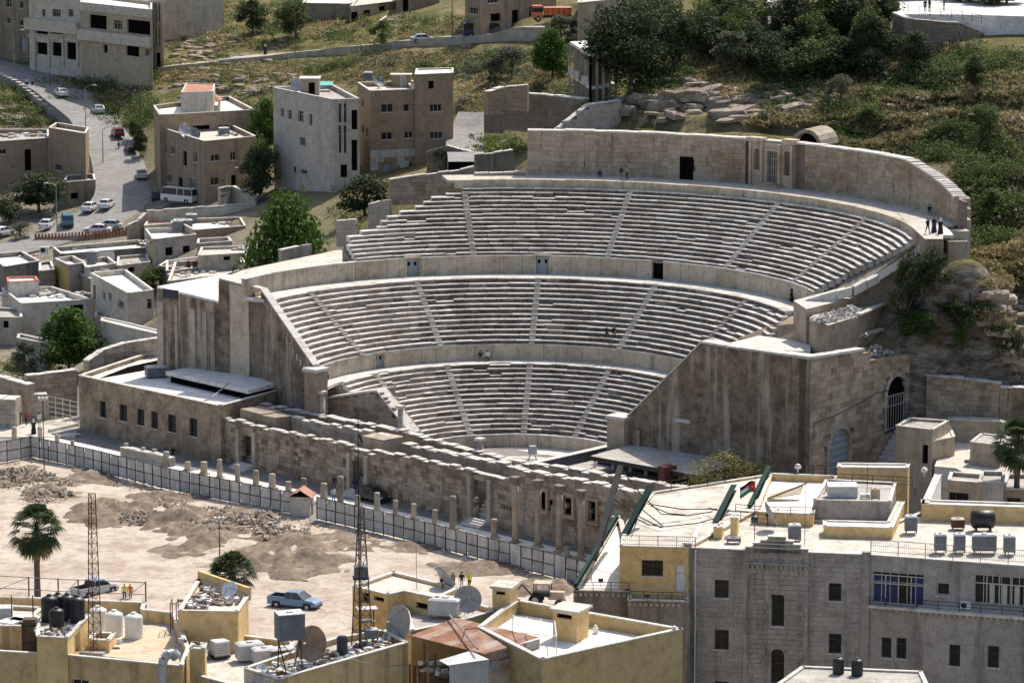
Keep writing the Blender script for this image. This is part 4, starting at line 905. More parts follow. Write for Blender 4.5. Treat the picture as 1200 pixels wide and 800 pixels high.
# ================================================================ BUILDING KIT
def face_wall(mb, P0, P1, n, z0, z1, holes, m=0, rv=.28, z1b=None):
 """outer wall surface with real openings and reveals; holes = (u0, u1, za, zb)"""
 d = V((P1[0] - P0[0], P1[1] - P0[1], 0)); L = d.length; d.normalize()
 us = sorted(set([0, L] + [min(max(h[k], 0), L) for h in holes for k in (0, 1)])); zs = sorted(set([z0, z1] + [min(max(h[k], z0), z1) for h in holes for k in (2, 3)]))
 def P(u, z, o=0): return (P0[0] + d.x * u - n.x * o, P0[1] + d.y * u - n.y * o, z)
 for ua, ub in zip(us[:-1], us[1:]):
  for za, zb in zip(zs[:-1], zs[1:]):
   if ub - ua < 1e-4 or zb - za < 1e-4: continue
   um, zm = (ua + ub) / 2, (za + zb) / 2
   if any(h[0] < um < h[1] and h[2] < zm < h[3] for h in holes): continue
   mb.add([P(ua, za), P(ub, za), P(ub, zb), P(ua, zb)], [(0, 1, 2, 3)], m)
 for h in holes:
  a, b, c, e = h; mb.add([P(a, c), P(b, c), P(b, e), P(a, e), P(a, c, rv), P(b, c, rv), P(b, e, rv), P(a, e, rv)], [(0, 4, 5, 1), (1, 5, 6, 2), (2, 6, 7, 3), (3, 7, 4, 0)], m)
 return d, L
def obox(mb, o, d, n, u0, u1, z0, z1, o0, o1, m=0):
 """box in the frame of a wall: along d, height z, outwards n"""
 f = lambda u, w, z: (o[0] + d.x * u + n.x * w, o[1] + d.y * u + n.y * w, z)
 mb.hexa([f(u0, o0, z0), f(u1, o0, z0), f(u1, o1, z0), f(u0, o1, z0), f(u0, o0, z1), f(u1, o0, z1), f(u1, o1, z1), f(u0, o1, z1)], m)
def window_part(T, o, d, n, h, style, rv=.28):
 u0, u1, z0, z1 = h; w = u1 - u0; hh = z1 - z0
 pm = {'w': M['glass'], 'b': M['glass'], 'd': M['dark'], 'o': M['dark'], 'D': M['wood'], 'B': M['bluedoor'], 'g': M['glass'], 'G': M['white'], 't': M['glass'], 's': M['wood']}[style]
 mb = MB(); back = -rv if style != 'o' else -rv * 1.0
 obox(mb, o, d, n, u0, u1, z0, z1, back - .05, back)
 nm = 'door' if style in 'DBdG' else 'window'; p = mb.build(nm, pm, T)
 fm = M['frame'] if style not in 'gs' else M['darkframe']
 if style in 'wbgtsG':
  mb = MB(); t = .07; f0, f1 = back, back + .07
  obox(mb, o, d, n, u0, u0 + t, z0, z1, f0, f1); obox(mb, o, d, n, u1 - t, u1, z0, z1, f0, f1); obox(mb, o, d, n, u0 + t, u1 - t, z0, z0 + t, f0, f1); obox(mb, o, d, n, u0 + t, u1 - t, z1 - t, z1, f0, f1)
  k = max(1, round(w / .75)) if style != 't' else 1
  for i in range(1, k): uu = u0 + w * i / k; obox(mb, o, d, n, uu - .03, uu + .03, z0 + t, z1 - t, f0, f1 - .01)
  if hh > 1.3: zz = z0 + hh * .68; obox(mb, o, d, n, u0 + t, u1 - t, zz - .025, zz + .025, f0, f1 - .02)
  mb.build('frame', fm, p)
 if style in 'wgst':
  mb = MB(); obox(mb, o, d, n, u0 - .12, u1 + .12, z0 - .1, z0, -.05, .1); mb.build('sill', M['coping'], p)
 if style == 'g':
  mb = MB()
  for i in range(max(3, int(w / .22))): uu = u0 + w * (i + .5) / max(3, int(w / .22)); obox(mb, o, d, n, uu - .012, uu + .012, z0, z1, -.06, -.035)
  mb.build('grille', M['iron'], p)
 return p
def bld(name, label, roof_px, Y0, wall, roof, z=None, base=None, par=.6, wins=(), cat='building', th=.22, cope=None, group=None, drop=None, parent=None, rz=None, flatcap=True):
 """building from its surveyed parapet corners; windows are surveyed on the faces: (face, x0, y0, x1, y1, style)"""
 zt = z if z is not None else at(roof_px[0][0], roof_px[0][1], Y=Y0).z
 P = [at(x, y, zt) for x, y in roof_px]; n = len(P)
 b = base if base is not None else min(gz(p.x, p.y) for p in P) - .8
 cx = sum(p.x for p in P) / n; cy = sum(p.y for p in P) / n
 T = parent or thing(name, label, cat, (0, 0, 0), group=group)
 ar = sum(P[i].x * P[(i + 1) % n].y - P[(i + 1) % n].x * P[i].y for i in range(n)); sgn = 1 if ar > 0 else -1
 walls = MB(); info = []
 wl = {}
 for wn in wins: wl.setdefault(wn[0], []).append(wn[1:])
 for i in range(n):
  p, q_ = P[i], P[(i + 1) % n]; d = V((q_.x - p.x, q_.y - p.y, 0)).normalized(); nn_ = V((d.y, -d.x, 0)) * sgn
  hs = []
  for (x0, y0, x1, y1, st) in wl.get(i, []):
   xm, ym = (x0 + x1) / 2, (y0 + y1) / 2
   a = onp(x0, ym, p, d); c = onp(x1, ym, p, d); tz = onp(xm, y0, p, d).z; bz = onp(xm, y1, p, d).z
   u0, u1 = sorted(((a - p).dot(d), (c - p).dot(d))); hs.append(((u0, u1, max(bz, b + .05), min(tz, zt - .1)), st))
  hs = [h for h in hs if h[0][3] > h[0][2] + .1]
  face_wall(walls, p, q_, nn_, b, zt, [h[0] for h in hs])
  for h, st in hs: window_part(T, p, d, nn_, h, st)
 walls.build('wall', wall, T)
 ins = []      # inner line of the parapet
 for i in range(n):
  p0, p1, p2 = P[i - 1], P[i], P[(i + 1) % n]; d1 = (p1 - p0).xy.normalized(); d2 = (p2 - p1).xy.normalized(); n1 = V((-d1.y, d1.x)) * sgn; n2 = V((-d2.y, d2.x)) * sgn
  bis = (n1 + n2); bis = bis / max(.35, bis.length_squared) * 2 * th / 1; ins.append((p1.x + bis.x, p1.y + bis.y))
 mb = MB(); zr = zt - par
 mb.add([(x, y, zr) for x, y in ins], [tuple(range(n)) if sgn > 0 else tuple(range(n))[::-1]]); mb.build('roof', roof, T)
 mb = MB(); vs = [(p.x, p.y, zt) for p in P] + [(x, y, zt) for x, y in ins] + [(x, y, zr - .02) for x, y in ins]
 for i in range(n):
  j = (i + 1) % n; mb.add([vs[i], vs[j], vs[n + j], vs[n + i]], [(0, 1, 2, 3) if sgn > 0 else (3, 2, 1, 0)], 1); mb.add([vs[n + i], vs[n + j], vs[2 * n + j], vs[2 * n + i]], [(0, 1, 2, 3) if sgn > 0 else (3, 2, 1, 0)], 0)
 mb.build('parapet', [wall, cope or M['coping']], T)
 if flatcap:
  mb = MB()
  for i in range(n):
   p, q_ = P[i], P[(i + 1) % n]; d = (q_ - p).normalized(); L = (q_ - p).length; nn_ = V((d.y, -d.x, 0)) * sgn
   obox(mb, p, d, nn_, .0, L, zt + .004, zt + .1, -th - .05, .06)
  mb.build('coping', cope or M['coping'], T)
 return T, P, zt, zr
def junk(T_label, spots, name='roof_junk', mats=None, s=(.2, .7), n=14):
 mb = MB()
 for c, r in spots:
  for i in range(n):
   a = rr_() * 6.3; rr = r * sqrt(rr_()); w, l, h = ru(*s), ru(*s), ru(.05, .35)
   mb.box((c[0] + rr * cos(a), c[1] + rr * sin(a), c[2]), (w, l, h), rr_() * 3, random.randrange(4), jit=.05)
 o = mb.build(name, [M['concrete'], M['galv'], M['wood'], M['whiteplastic']]); tag(o, T_label, kind='stuff'); return o
def boxthing(name, label, cat, x, y, z, w, d, h, mat, top=None, rz=0., group=None, legs=0):
 """roof equipment: rounded box with a lid, standing on short feet; survey point = front bottom middle"""
 p = at(x, y, z); t = thing(name, label, cat, (p.x, p.y + d / 2, z), rz, group); mb = MB(); f = .12 + legs
 e = .05 * min(w, d)
 mb.box((0, 0, f), (w, d, h * .86), 0, top=.985); mb.box((0, 0, f + h * .86), (w * 1.03, d * 1.03, h * .05)); mb.build('body', mat, t)
 mb = MB(); mb.box((0, 0, f + h * .91), (w * 1.0, d * 1.0, h * .09), 0, top=.8); mb.lathe([(w * .14, f + h), (w * .14, f + h + .08), (w * .1, f + h + .1)], n=10); mb.build('lid', top or mat, t)
 for sx in (-1, 1):
  for sy in (-1, 1): mb = MB(); mb.box((sx * w * .42, sy * d * .42, 0), (.1, .1, f)); mb.build('foot', M['iron'], t)
 return t
def cyl_tank(label, x, y, z, r, h, mat, group=None, name='water_tank'):
 p = at(x, y, z); t = thing(name, label, 'water tank', (p.x, p.y + r, z), 0, group); mb = MB(); pr_ = [(r * .97, 0), (r, .08)]
 k = 6
 for i in range(k): zz = .08 + (h * .8 - .08) * (i + 1) / k; pr_ += [(r, zz - .06), (r * .975, zz - .03), (r, zz)]
 pr_ += [(r * .93, h * .87), (r * .5, h * .95), (r * .3, h * .96)]
 mb.lathe(pr_, n=22); mb.build('body', mat, t, smooth=True)
 mb = MB(); mb.lathe([(r * .3, h * .95), (r * .3, h * 1.01), (r * .24, h * 1.03)], n=14); mb.build('lid', mat, t)
 return t
def ac_unit(label, p, rz, group=None, s=1.):
 t = thing('air_conditioner', label, 'air conditioner', p, rz, group); mb = MB(); mb.box((0, 0, .08), (.85 * s, .34 * s, .62 * s)); mb.build('casing', M['whiteplastic'], t)
 mb = MB(); mb.lathe([(.24 * s, 0), (.24 * s, .02), (.05, .03)], c=(-.12 * s, -.175 * s, .39 * s), n=14, axis=(0, -1, 0)); mb.build('fan_grille', M['iron'], t)
 mb = MB(); mb.box((-.3 * s, 0, 0), (.08, .36 * s, .08)); mb.box((.3 * s, 0, 0), (.08, .36 * s, .08)); mb.build('bracket', M['iron'], t); return t
def dish(label, p, r, az, el, hp=1.0, mat=None, group=None, tripod=True):
 """satellite dish: dished reflector, feed arms with receiver, post"""
 t = thing('satellite_dish', label, 'satellite dish', p, 0, group); ax = V((sin(R(az)) * cos(R(el)), cos(R(az)) * cos(R(el)), sin(R(el))))
 c = V((0, 0, hp + r * .5)); mb = MB(); prof = [(r * k / 7, .26 * r * (k / 7) ** 2) for k in range(8)]; prof[0] = (.001, 0)
 back = [(r * 1.01, .26 * r), (r * 1.01, .26 * r - .03)] + [(r * k / 7, .26 * r * (k / 7) ** 2 - .04) for k in range(6, -1, -1)]
 mb.lathe(prof + back, c=c, n=26, axis=ax); d = mb.build('reflector', mat or M['galv'], t, smooth=True)
 mb = MB(); f = c + ax * r * .95; a1 = ax.orthogonal().normalized(); a2 = ax.cross(a1)
 for k in range(3): an = k * 2.094; mb.tube(c + (a1 * cos(an) + a2 * sin(an)) * r * .9 + ax * r * .22, f, .02, n=4)
 mb.build('feed_arm', M['iron'], t); mb = MB(); mb.tube(f - ax * .12, f + ax * .1, .07, .05, 8); mb.build('receiver', M['whiteplastic'], t)
 mb = MB(); mb.tube((0, 0, 0), c - ax * .08, .05, n=6); mb.tube(c - ax * .25, c - ax * .03, .12, .16, 8)
 if tripod:
  for k in range(3): an = k * 2.094; mb.tube((cos(an) * r * .45, sin(an) * r * .45, 0), (0, 0, hp * .8), .025, n=4)
 mb.build('post', M['iron'], t); return t
def lattice(name, label, p, h, w, mat, n=None, taper=.6, sides=3, group=None, cat='antenna mast', r=.03):
 t = thing(name, label, cat, p, 0, group); n = n or int(h / w / 1.1); legs = []
 f = lambda k, z: V((cos(2 * PI * k / sides + .5) * w * .6 * (1 - (1 - taper) * z / h), sin(2 * PI * k / sides + .5) * w * .6 * (1 - (1 - taper) * z / h), z))
 for k in range(sides): mb = MB(); mb.tube(f(k, 0), f(k, h), r * 1.3, n=5); mb.build('leg', mat, t)
 mb = MB()
 for i in range(n):
  z0, z1 = h * i / n, h * (i + 1) / n
  for k in range(sides):
   mb.tube(f(k, z0), f(k + 1, z1), r * .7, n=3, caps=False); mb.tube(f(k, z1), f(k + 1, z1), r * .7, n=3, caps=False)
 mb.build('bracing', mat, t); return t
def railing(label, pts, h, mat, step=1.3, bars=2, infill=False, name='railing', cat='railing', group=None, r=.03):
 t = thing(name, label, cat, (0, 0, 0), 0, group)
 rl = MB(); inf = MB()
 for a, b in zip(pts[:-1], pts[1:]):
  a, b = V(a), V(b); L = (b - a).length; k = max(1, round(L / step))
  for i in range(k + 1):
   if i == 0 and a != V(pts[0]): continue
   p = a.lerp(b, i / k); mb = MB(); mb.box((0, 0, 0), (r * 2, r * 2, h)); mb.build('post', mat, t, loc=p)
  for j in range(bars + 1): z = V((0, 0, h * (1 - j / (bars + .6)))); rl = MB(); rl.tube(a + z, b + z, r * (1 if j == 0 else .7), n=5); rl.build('rail', mat, t)
  if infill:
   kk = int(L / .16)
   for i in range(kk): p = a.lerp(b, (i + .5) / kk); inf.tube(p + V((0, 0, .1)), p + V((0, 0, h)), .012, n=3, caps=False)
 if infill and inf.f: o = inf.build('bars', mat, t); tag(o, kind='stuff')
 return t
def pole(label, x, yb, yt, Y=None, z=None, r=.09, mat=None, lamp=0, name='pole', cat='pole', group=None, arm=None):
 b = ground(x, yb) if Y is None and z is None else at(x, yb, z=z, Y=Y); zt = onp(x, yt, b, (1, 0)).z; h = zt - b.z
 t = thing(name, label, cat, b, 0, group); mb = MB(); mb.tube((0, 0, -.3), (0, 0, h), r, r * .6, 7); mb.build('shaft', mat or M['pole'], t)
 if lamp:
  mb = MB(); a = lamp; mb.path([(0, 0, h), (a * .5, 0, h + .35), (a * 1.3, 0, h + .45)], r * .45); mb.build('arm', mat or M['pole'], t); mb = MB(); mb.box((a * 1.5, 0, h + .38), (.7, .28, .14), top=.7); mb.build('lamp_head', M['whiteplastic'], t)
 if arm:
  mb = MB(); mb.box((0, 0, h - .5), (arm, .1, .1)); mb.build('crossarm', M['pole'], t)
  for s in (-.45, 0, .45): mb = MB(); mb.lathe([(.05, 0), (.06, .1), (.03, .18)], c=(arm * s, 0, h - .4), n=6); mb.build('insulator', M['whiteplastic'], t)
 return t
# ================================================================ MUSEUM beside the left wing
MW = [(0, x0, y0, x1, y1, 'g') for x0, y0, x1, y1 in ((117, 470, 124, 489), (140, 474, 149, 493), (160.5, 479, 169, 498), (177, 482, 185, 502), (197, 486, 206, 506), (222, 490, 231, 511))]
T, P, zt, zr = bld('museum', 'low brown stone museum with six tall windows and white flat roof', [(92, 440), (258, 476), (366, 447), (352, 432), (186, 408), (168, 415)], None, M['museum'], M['roof_white'], z=6.3, base=-1, par=.45, wins=MW, th=.4)
p, q2 = P[1], P[2]; d = (q2 - p).normalized(); n_ = V((d.y, -d.x, 0)); c = onp(356, 479, p, d); u = (c - p).dot(d)
mb = MB()
for k in range(9):
 t0, t1 = PI * (k + .04) / 9, PI * (k + .96) / 9; f = lambda r_, t_, o: (p.x + d.x * (u - r_ * cos(t_)) + n_.x * o, p.y + d.y * (u - r_ * cos(t_)) + n_.y * o, c.z - .2 + r_ * sin(t_))
 mb.hexa([f(1.3, t0, .12), f(1.9, t0, .12), f(1.9, t1, .12), f(1.3, t1, .12), f(1.3, t0, -.3), f(1.9, t0, -.3), f(1.9, t1, -.3), f(1.3, t1, -.3)])
a_ = mb.build('arch', M['ashlar_pale'], T)
mb = MB(); pts = [f(1.3, PI * k / 12, .03) for k in range(13)] + [(f(1.3, PI, .03)[0], f(1.3, PI, .03)[1], -.5), (f(1.3, 0, .03)[0], f(1.3, 0, .03)[1], -.5)]; mb.add(pts, [tuple(range(15))[::-1]]); mb.build('archway', M['dark'], a_)
mb = MB(); S_ = [at(x, y, 7.1) for x, y in ((194, 435), (291, 457), (347, 443), (252, 425))]; mb.prism([(v.x, v.y) for v in S_], 6.65, 7.1); mb.build('raised_slab', M['roof_white'], T)
S_ = [at(x, y, 6.65) for x, y in ((200, 440), (286, 459), (338, 446), (255, 430))]; mb = MB(); mb.prism([(v.x, v.y) for v in S_], 5.8, 6.64); mb.build('clerestory', M['dark'], T)
mb = MB(); S_ = [at(x, y, 6.2) for x, y in ((117, 440), (168, 431), (192, 424), (186, 419), (150, 427))]; mb.prism([(v.x, v.y) for v in S_], 5.7, 5.93); mb.build('parapet_shadow', M['dark'], T)  # dark sheet painting the parapet's shadow onto the roof
boxthing('roof_tank', 'square grey tank on the white roof of the museum', 'water tank', 182, 443, 5.9, 2.4, 1.8, 1.2, M['tankgrey'], M['tanktop'], .3)
mb = MB(); a, b = at(249, 465, 6.4), at(269, 448, 7.4); mb.tube(a, b, .09, n=6); o = mb.build('plank', M['ashlar_pale']); tag(o, 'pale plank leaning against the raised roof slab of the museum', 'plank')
c = onp(200, 345, PL, D38); mb = MB(); t = thing('roof_board', 'dark blue board on posts above the stained left side wall', 'sign board', (c.x, c.y, c.z - .7)); mb.box((0, 0, .2), (2.5, .08, 1.1), -R(AX)); mb.build('board', M['navy'], t)
for s in (-1, 1): mb = MB(); mb.box((s * 1.0, -s * .75, 0), (.08, .08, .25)); mb.build('post', M['iron'], t)
# ================================================================ HOARDING along the dug-up square
HR = thing('hoarding', 'long hoarding of white panels in dark steel frames', 'fence', (0, 0, 0))
LINE = [(-8, 520, 546), (24, 513, 541), (37, 512, 538), (110, 526, 554), (200, 544, 577), (330, 570, 603), (345, 572, 605)]
LINE2 = [(372, 584, 611), (450, 602, 629), (560, 624, 657), (690, 655, 690)]
def hoard(line):
 gp = [at(x, yb, -.45) for x, yt, yb in line]
 for (a, b), (l0, l1) in zip(zip(gp[:-1], gp[1:]), zip(line[:-1], line[1:])):
  L = (b - a).length; n = max(1, round(L / 1.55)); d = (b - a).normalized(); nn_ = V((d.y, -d.x, 0)); h = 2.75; ang = atan2(d.y, d.x)
  for i in range(n):
   w_ = L / n; c = a + d * (w_ * (i + .5)); tl = ru(-.04, .04)
   mb = MB(); mb.box((0, 0, .38), (w_ - .16, .05, h - .45)); mb.build('panel', M['hoardp'][i % 3], HR, loc=c + nn_ * tl, rot=(ru(-.02, .02), 0, ang))
   mb = MB(); mb.box((0, -.06, 0), (.09, .09, h)); mb.build('post', M['iron'], HR, loc=a + d * (w_ * i), rot=(0, 0, ang))
   for zz in (.36, 1.5, h - .1): mb = MB(); mb.box((0, -.05, zz), (w_ - .02, .06, .07)); mb.build('rail', M['iron'], HR, loc=c, rot=(0, 0, ang))
   mb = MB(); mb.box((0, 0, -.1), (w_ * .42, .5, .32), top=.9, jit=.02); mb.build('foot_block', M['coping'], HR, loc=a + d * (w_ * (i + ru(0, .1))) - nn_ * 0, rot=(0, 0, ang))
M['hoardp'] = [stone('hoarding_panel', (.58, .56, .52), (.74, .72, .68), None, .5, (.3, .28, .25), streak=.5, grain=.12, bs=.1, rand=.12), stone('hoarding_panel_dull', (.5, .48, .45), (.66, .64, .6), None, .5, (.25, .23, .2), streak=.5, grain=.12, bs=.1, rand=.12), M['whitestone']]
hoard(LINE); hoard(LINE2)
mb = MB()     # dug edge of earth below the hoarding
e0 = [at(x, yb + 3, -.6) for x, yt, yb in LINE + LINE2]
t = [V((p.x, p.y, -.5)) for p in e0]
rubble('rubble', [(at(x, y, .15), rx, 3.2, h) for x, y, rx, h in ((22, 556, 4, .9), (45, 566, 4, .7), (55, 580, 3, .6), (215, 608, 3, .8), (240, 618, 3, .7), (275, 612, 4, .7), (300, 606, 3.5, .5), (190, 590, 3, .4), (330, 622, 3, .4), (255, 600, 3, .4), (165, 605, 2.5, .4))], M['rubble'], 'heaps of broken stone and earth in the dug-up square', n=170)
rubble('rubble', [(at(x, y, -.4), 2.2, .7, .3) for x, y in [(x, np.interp(x, [l[0] for l in LINE + LINE2], [l[2] for l in LINE + LINE2]) + 5) for x in range(20, 680, 22)]], M['rubble'], 'stones and earth thrown up along the foot of the hoarding', n=40)
gp = at(352, 607, -.45); t = thing('guard_hut', 'small cream hut with faded red gable roof at a gap in the hoarding', 'hut', gp, R(-8))
mb = MB(); mb.box((0, .9, 0), (2.2, 1.9, 2.3)); mb.build('wall', M['cream'], t)
mb = MB(); mb.hexa([(-.05, -.35, 2.25), (1.55, -.35, 2.2), (1.55, 2.2, 2.2), (-.05, 2.2, 2.9), (-.05, -.35, 2.33), (1.55, -.35, 2.28), (1.55, 2.2, 2.28), (-.05, 2.2, 2.98)]); mb.f = []; mb.v = []; mb.m = []
mb.add([(-1.35, -.3, 2.2), (0, -.3, 3.05), (0, 2.15, 3.05), (-1.35, 2.15, 2.2), (1.35, -.3, 2.2), (1.35, 2.15, 2.2), (-1.35, -.3, 2.28), (0, -.3, 3.13), (0, 2.15, 3.13), (-1.35, 2.15, 2.28), (1.35, -.3, 2.28), (1.35, 2.15, 2.28)],
       [(6, 7, 8, 9), (7, 10, 11, 8), (0, 3, 2, 1), (1, 2, 5, 4), (0, 1, 7, 6), (1, 4, 10, 7), (3, 9, 8, 2), (2, 8, 11, 5), (0, 6, 9, 3), (4, 5, 11, 10)]); mb.build('roof', M['redtile'], t)
mb = MB(); mb.add([(-1.1, -.06, 2.3), (1.1, -.06, 2.3), (0, -.06, 3.0)], [(0, 1, 2)]); mb.build('gable', M['dark'], t)
mb = MB(); mb.box((1.12, .9, .2), (.06, .8, 1.6)); mb.build('window', M['glass'], t)
mb = MB(); A = [at(x, y, -.2) for x, y in ((0, 518), (60, 512), (150, 530), (300, 563), (420, 588), (560, 620), (700, 652), (700, 657), (560, 628), (420, 597), (300, 572), (150, 540), (60, 522), (0, 530))]
mb.prism([(p.x, p.y) for p in A], -.4, -.2); o = mb.build('pale_pavement', M['roof_white']); tag(o, kind='structure')
mb = MB(); A = [at(x, y, -.15) for x, y in ((-20, 512), (88, 512), (92, 500), (70, 480), (-20, 500))]; mb.prism([(p.x, p.y) for p in A], -.4, -.12); o = mb.build('pavement', M['roof_cream']); tag(o, kind='structure')
mb = MB()
for k in range(3):
 a, b = at(58 + k * 4, 505 + k * 3, 0), at(90 + k * 2, 498 + k * 5, 0); mb = MB(); d = (b - a).normalized(); c = (a + b) / 2; mb.box((c.x, c.y, -.12), ((b - a).length, .5, .14 + .12 * (2 - k)), atan2(d.y, d.x));
 o = mb.build('kerb_step', M['coping']); tag(o, kind='structure')
def stone_wall(label, px, z0s, h, th, mat, n_big=60, name='stone_wall', cat='wall', course=.55, L=1.1):
 """free standing wall: px = survey points of its top at height z"""
 t = thing(name, label, cat, (0, 0, 0)); P = [at(x, y, z) for (x, y), z in zip(px, z0s)]; bud = [n_big]
 for a, b in zip(P[:-1], P[1:]):
  Lw = (b - a).xy.length; zb = min(gz(a.x, a.y), gz(b.x, b.y)) - .5 if h is None else min(a.z, b.z) - h
  zt = lambda u, a=a, b=b, Lw=Lw: a.z + (b.z - a.z) * u / Lw
  rows = wall_stones(a, b, lambda u: zb, zt, None, course, L, .35, jit=.05); emit(rows, mat, t, bud, 'stone')
  d = (b - a); d.z = 0; d.normalize(); n_ = V((d.y, -d.x, 0)); mb = MB()
  f = lambda p, o, z: (p.x - n_.x * o, p.y - n_.y * o, z)
  mb.hexa([f(a, .36, zb), f(b, .36, zb), f(b, th, zb), f(a, th, zb), f(a, .36, a.z - .06), f(b, .36, b.z - .06), f(b, th, b.z - .06), f(a, th, a.z - .06)]); mb.build('wall_core', mat, t)
  mb = MB(); k = max(1, int(Lw / 1.2))
  for i in range(k):
   u, v = a.lerp(b, i / k), a.lerp(b, (i + .95) / k); j = ru(.05, .2); mb.hexa([f(u, -.08, u.z), f(v, -.08, v.z), f(v, th + .08, v.z), f(u, th + .08, u.z), f(u, -.08, u.z + j), f(v, -.08, v.z + j), f(v, th + .08, v.z + j), f(u, th + .08, u.z + j)])
  mb.build('coping', M['coping'], t)
 return t
stone_wall('brown block wall running from the gate towards the museum under the green tree', [(32, 441), (90, 434)], [5, 5.2], None, 1, M['ashlar'])
stone_wall('low stained block wall left of the gate pier', [(-10, 440), (33, 452)], [4.6, 4.2], None, 1, M['ashlar'])
stone_wall('square pale stone gate pier with flat top beside the white gate', [(31, 463), (56, 462)], [3, 3], 3.2, 1.6, M['ashlar_pale'], 30)
stone_wall('pale stone wall end at the left edge beside the gate', [(-12, 468), (18, 469)], [3.2, 3.2], 3.4, 2.4, M['ashlar_pale'], 30)
stone_wall('stepped block wall climbing right behind the green tree', [(104, 424), (122, 410), (150, 402), (188, 396)], [6.4, 7.4, 7.8, 8.2], None, .8, M['ashlar_pale'])
G_ = thing('gate', 'white tubular steel gate leading to the museum', 'gate', (0, 0, 0)); a, b = at(57, 490, 0), at(91, 497, 0)
for k in range(5): z = V((0, 0, .3 + k * .6)); mb = MB(); mb.tube(a + z, b + z, .05, n=5); mb.build('rail', M['whiteplastic'], G_)
for k in range(5): p = a.lerp(b, k / 4); mb = MB(); mb.tube(p, p + V((0, 0, 2.8)), .05, n=5); mb.build('post', M['whiteplastic'], G_)
stp = thing('stone_steps', 'flight of white stone steps beside the left side wall', 'steps', (0, 0, 0))
for k in range(7): p = at(146 + k * 5.5, 431 - k * 3.1, 4 + k * .28); mb = MB(); mb.box((p.x, p.y, p.z - 2), (3.2, .9, 2), -.3); mb.build('step', M['coping'], stp)
stone_wall('low pale wall of blocks between the column stumps before the museum', [(141, 524), (200, 537)], [.75, .75], 1.1, .7, M['ashlar_pale'], 30)
# ================================================================ TOWN: buildings beyond and left of the theatre
def Yg(x, y): return ground(x, y).y
B = {}
def tb(key, label, roof_px, base_xy, wall, roof, wins=(), **k):
 Y = base_xy if not isinstance(base_xy, tuple) else Yg(*base_xy)
 B[key] = bld(k.pop('name', 'house'), label, roof_px, Y, M[wall], M[roof], wins=wins, **k); return B[key]
tb('bb1', 'tan flat roofed house block with dishes on its lower front roof, beside the street', [(240, 166), (300, 160), (262, 142), (189, 150)], (240, 240), 'tan', 'roof_cream',
   [(3, 191, 169, 196, 178, 'w'), (3, 200, 172, 205, 181, 'w'), (3, 214, 177, 219, 194, 'd'), (0, 247, 181, 258, 189, 'w'), (0, 270, 178, 277, 188, 'w'), (3, 226, 180, 231, 190, 'w'), (3, 195, 205, 202, 214, 'w'), (3, 209, 208, 214, 222, 'o'), (0, 247, 208, 257, 217, 'w'), (0, 271, 205, 277, 219, 'd'), (3, 222, 210, 231, 221, 'w')])
tb('bb2', 'taller rear part of tan house with white penthouse and tiled gazebo on top', [(187, 135), (299, 129), (268, 113), (180, 124)], 572, 'brown', 'roof_white', [(0, 226, 147, 246, 152, 'o'), (0, 255, 147, 268, 152, 'o')])
z2 = B['bb2'][3]
bld('penthouse', 'x', [(212, 108), (250, 107), (252, 98), (218, 97)], 577, M['cream'], M['redtile'], base=z2 - .2, par=.15, parent=B['bb2'][0], flatcap=False)
g0 = at(245, 131, z2); gz_ = thing('gazebo', 'small roof gazebo with faded red tiled hip roof beside the white penthouse', 'gazebo', (g0.x, g0.y, z2))
for sx in (-1.6, 1.6):
 for sy in (-1.2, 1.2): mb = MB(); mb.box((sx, sy, 0), (.2, .2, 1.9)); mb.build('post', M['cream'], gz_)
mb = MB(); mb.add([(-2, -1.5, 1.9), (2, -1.5, 1.9), (2, 1.5, 1.9), (-2, 1.5, 1.9), (-.6, 0, 2.9), (.6, 0, 2.9)], [(0, 1, 5, 4), (1, 2, 5), (2, 3, 4, 5), (3, 0, 4), (3, 2, 1, 0)]); mb.build('roof', M['redtile'], gz_)
mb = MB(); mb.box((0, 0, 0), (3.1, 2.3, .9)); mb.build('low_wall', M['cream'], gz_)
GBW = [(3, 329, 127, 332.5, 137, 'w'), (3, 337, 129, 342, 140, 'w'), (3, 349, 130, 355.5, 143, 'w'), (3, 362, 134, 366, 147, 'w'), (3, 351, 161, 358, 171, 'w'), (3, 343, 195, 347, 203, 'w'), (3, 352, 199, 360, 204, 'w'),
       (0, 397, 121, 400.5, 144, 't'), (0, 403, 121, 406.5, 144, 't'), (0, 397, 147, 400.5, 180, 't'), (0, 403, 147, 406.5, 180, 't'), (0, 412, 129, 419, 152, 'o'), (0, 412, 164, 419, 200, 'o'), (0, 399, 193, 407, 208, 'o')]
tb('gb', 'tall pale grey block of flats with narrow stair window strips, left of the brown block', [(390, 117), (421, 116), (388, 99), (320, 103)], (390, 226), 'grey_wall', 'roof_grey', GBW, name='apartment_block')
tb('br', 'tall brown block of flats with white stone ground floor', [(434, 107), (487, 105), (478, 96), (419, 97)], (434, 207), 'brown', 'roof_cream',
   [(3, 424, 117, 426.5, 126, 'w'), (3, 424, 147, 427, 157, 'w'), (3, 429, 151, 431.5, 161, 'w'), (0, 447, 122, 461, 132, 'w'), (0, 473, 122, 480, 131, 'w'), (0, 447, 155, 460, 164, 'w'), (0, 474, 154, 484, 162, 'w'), (0, 449, 191, 459, 203, 'B'), (0, 474, 191, 483, 203, 'd')], name='apartment_block')
tb('brt', 'brown stair tower rising at the right end of the brown block of flats', [(486, 88), (531, 86), (531, 80), (488, 81)], B['br'][1][1].y - .6, 'brown', 'roof_white', [(0, 502, 95, 508.5, 104, 'o'), (0, 504, 122, 518, 131, 'w'), (0, 504.5, 154.5, 519, 163, 'w')], name='stair_tower', par=.15, base=B['br'][1][0].z - 15)
p0, p1, p2 = B['br'][1][0], B['br'][1][1], B['br'][1][3]
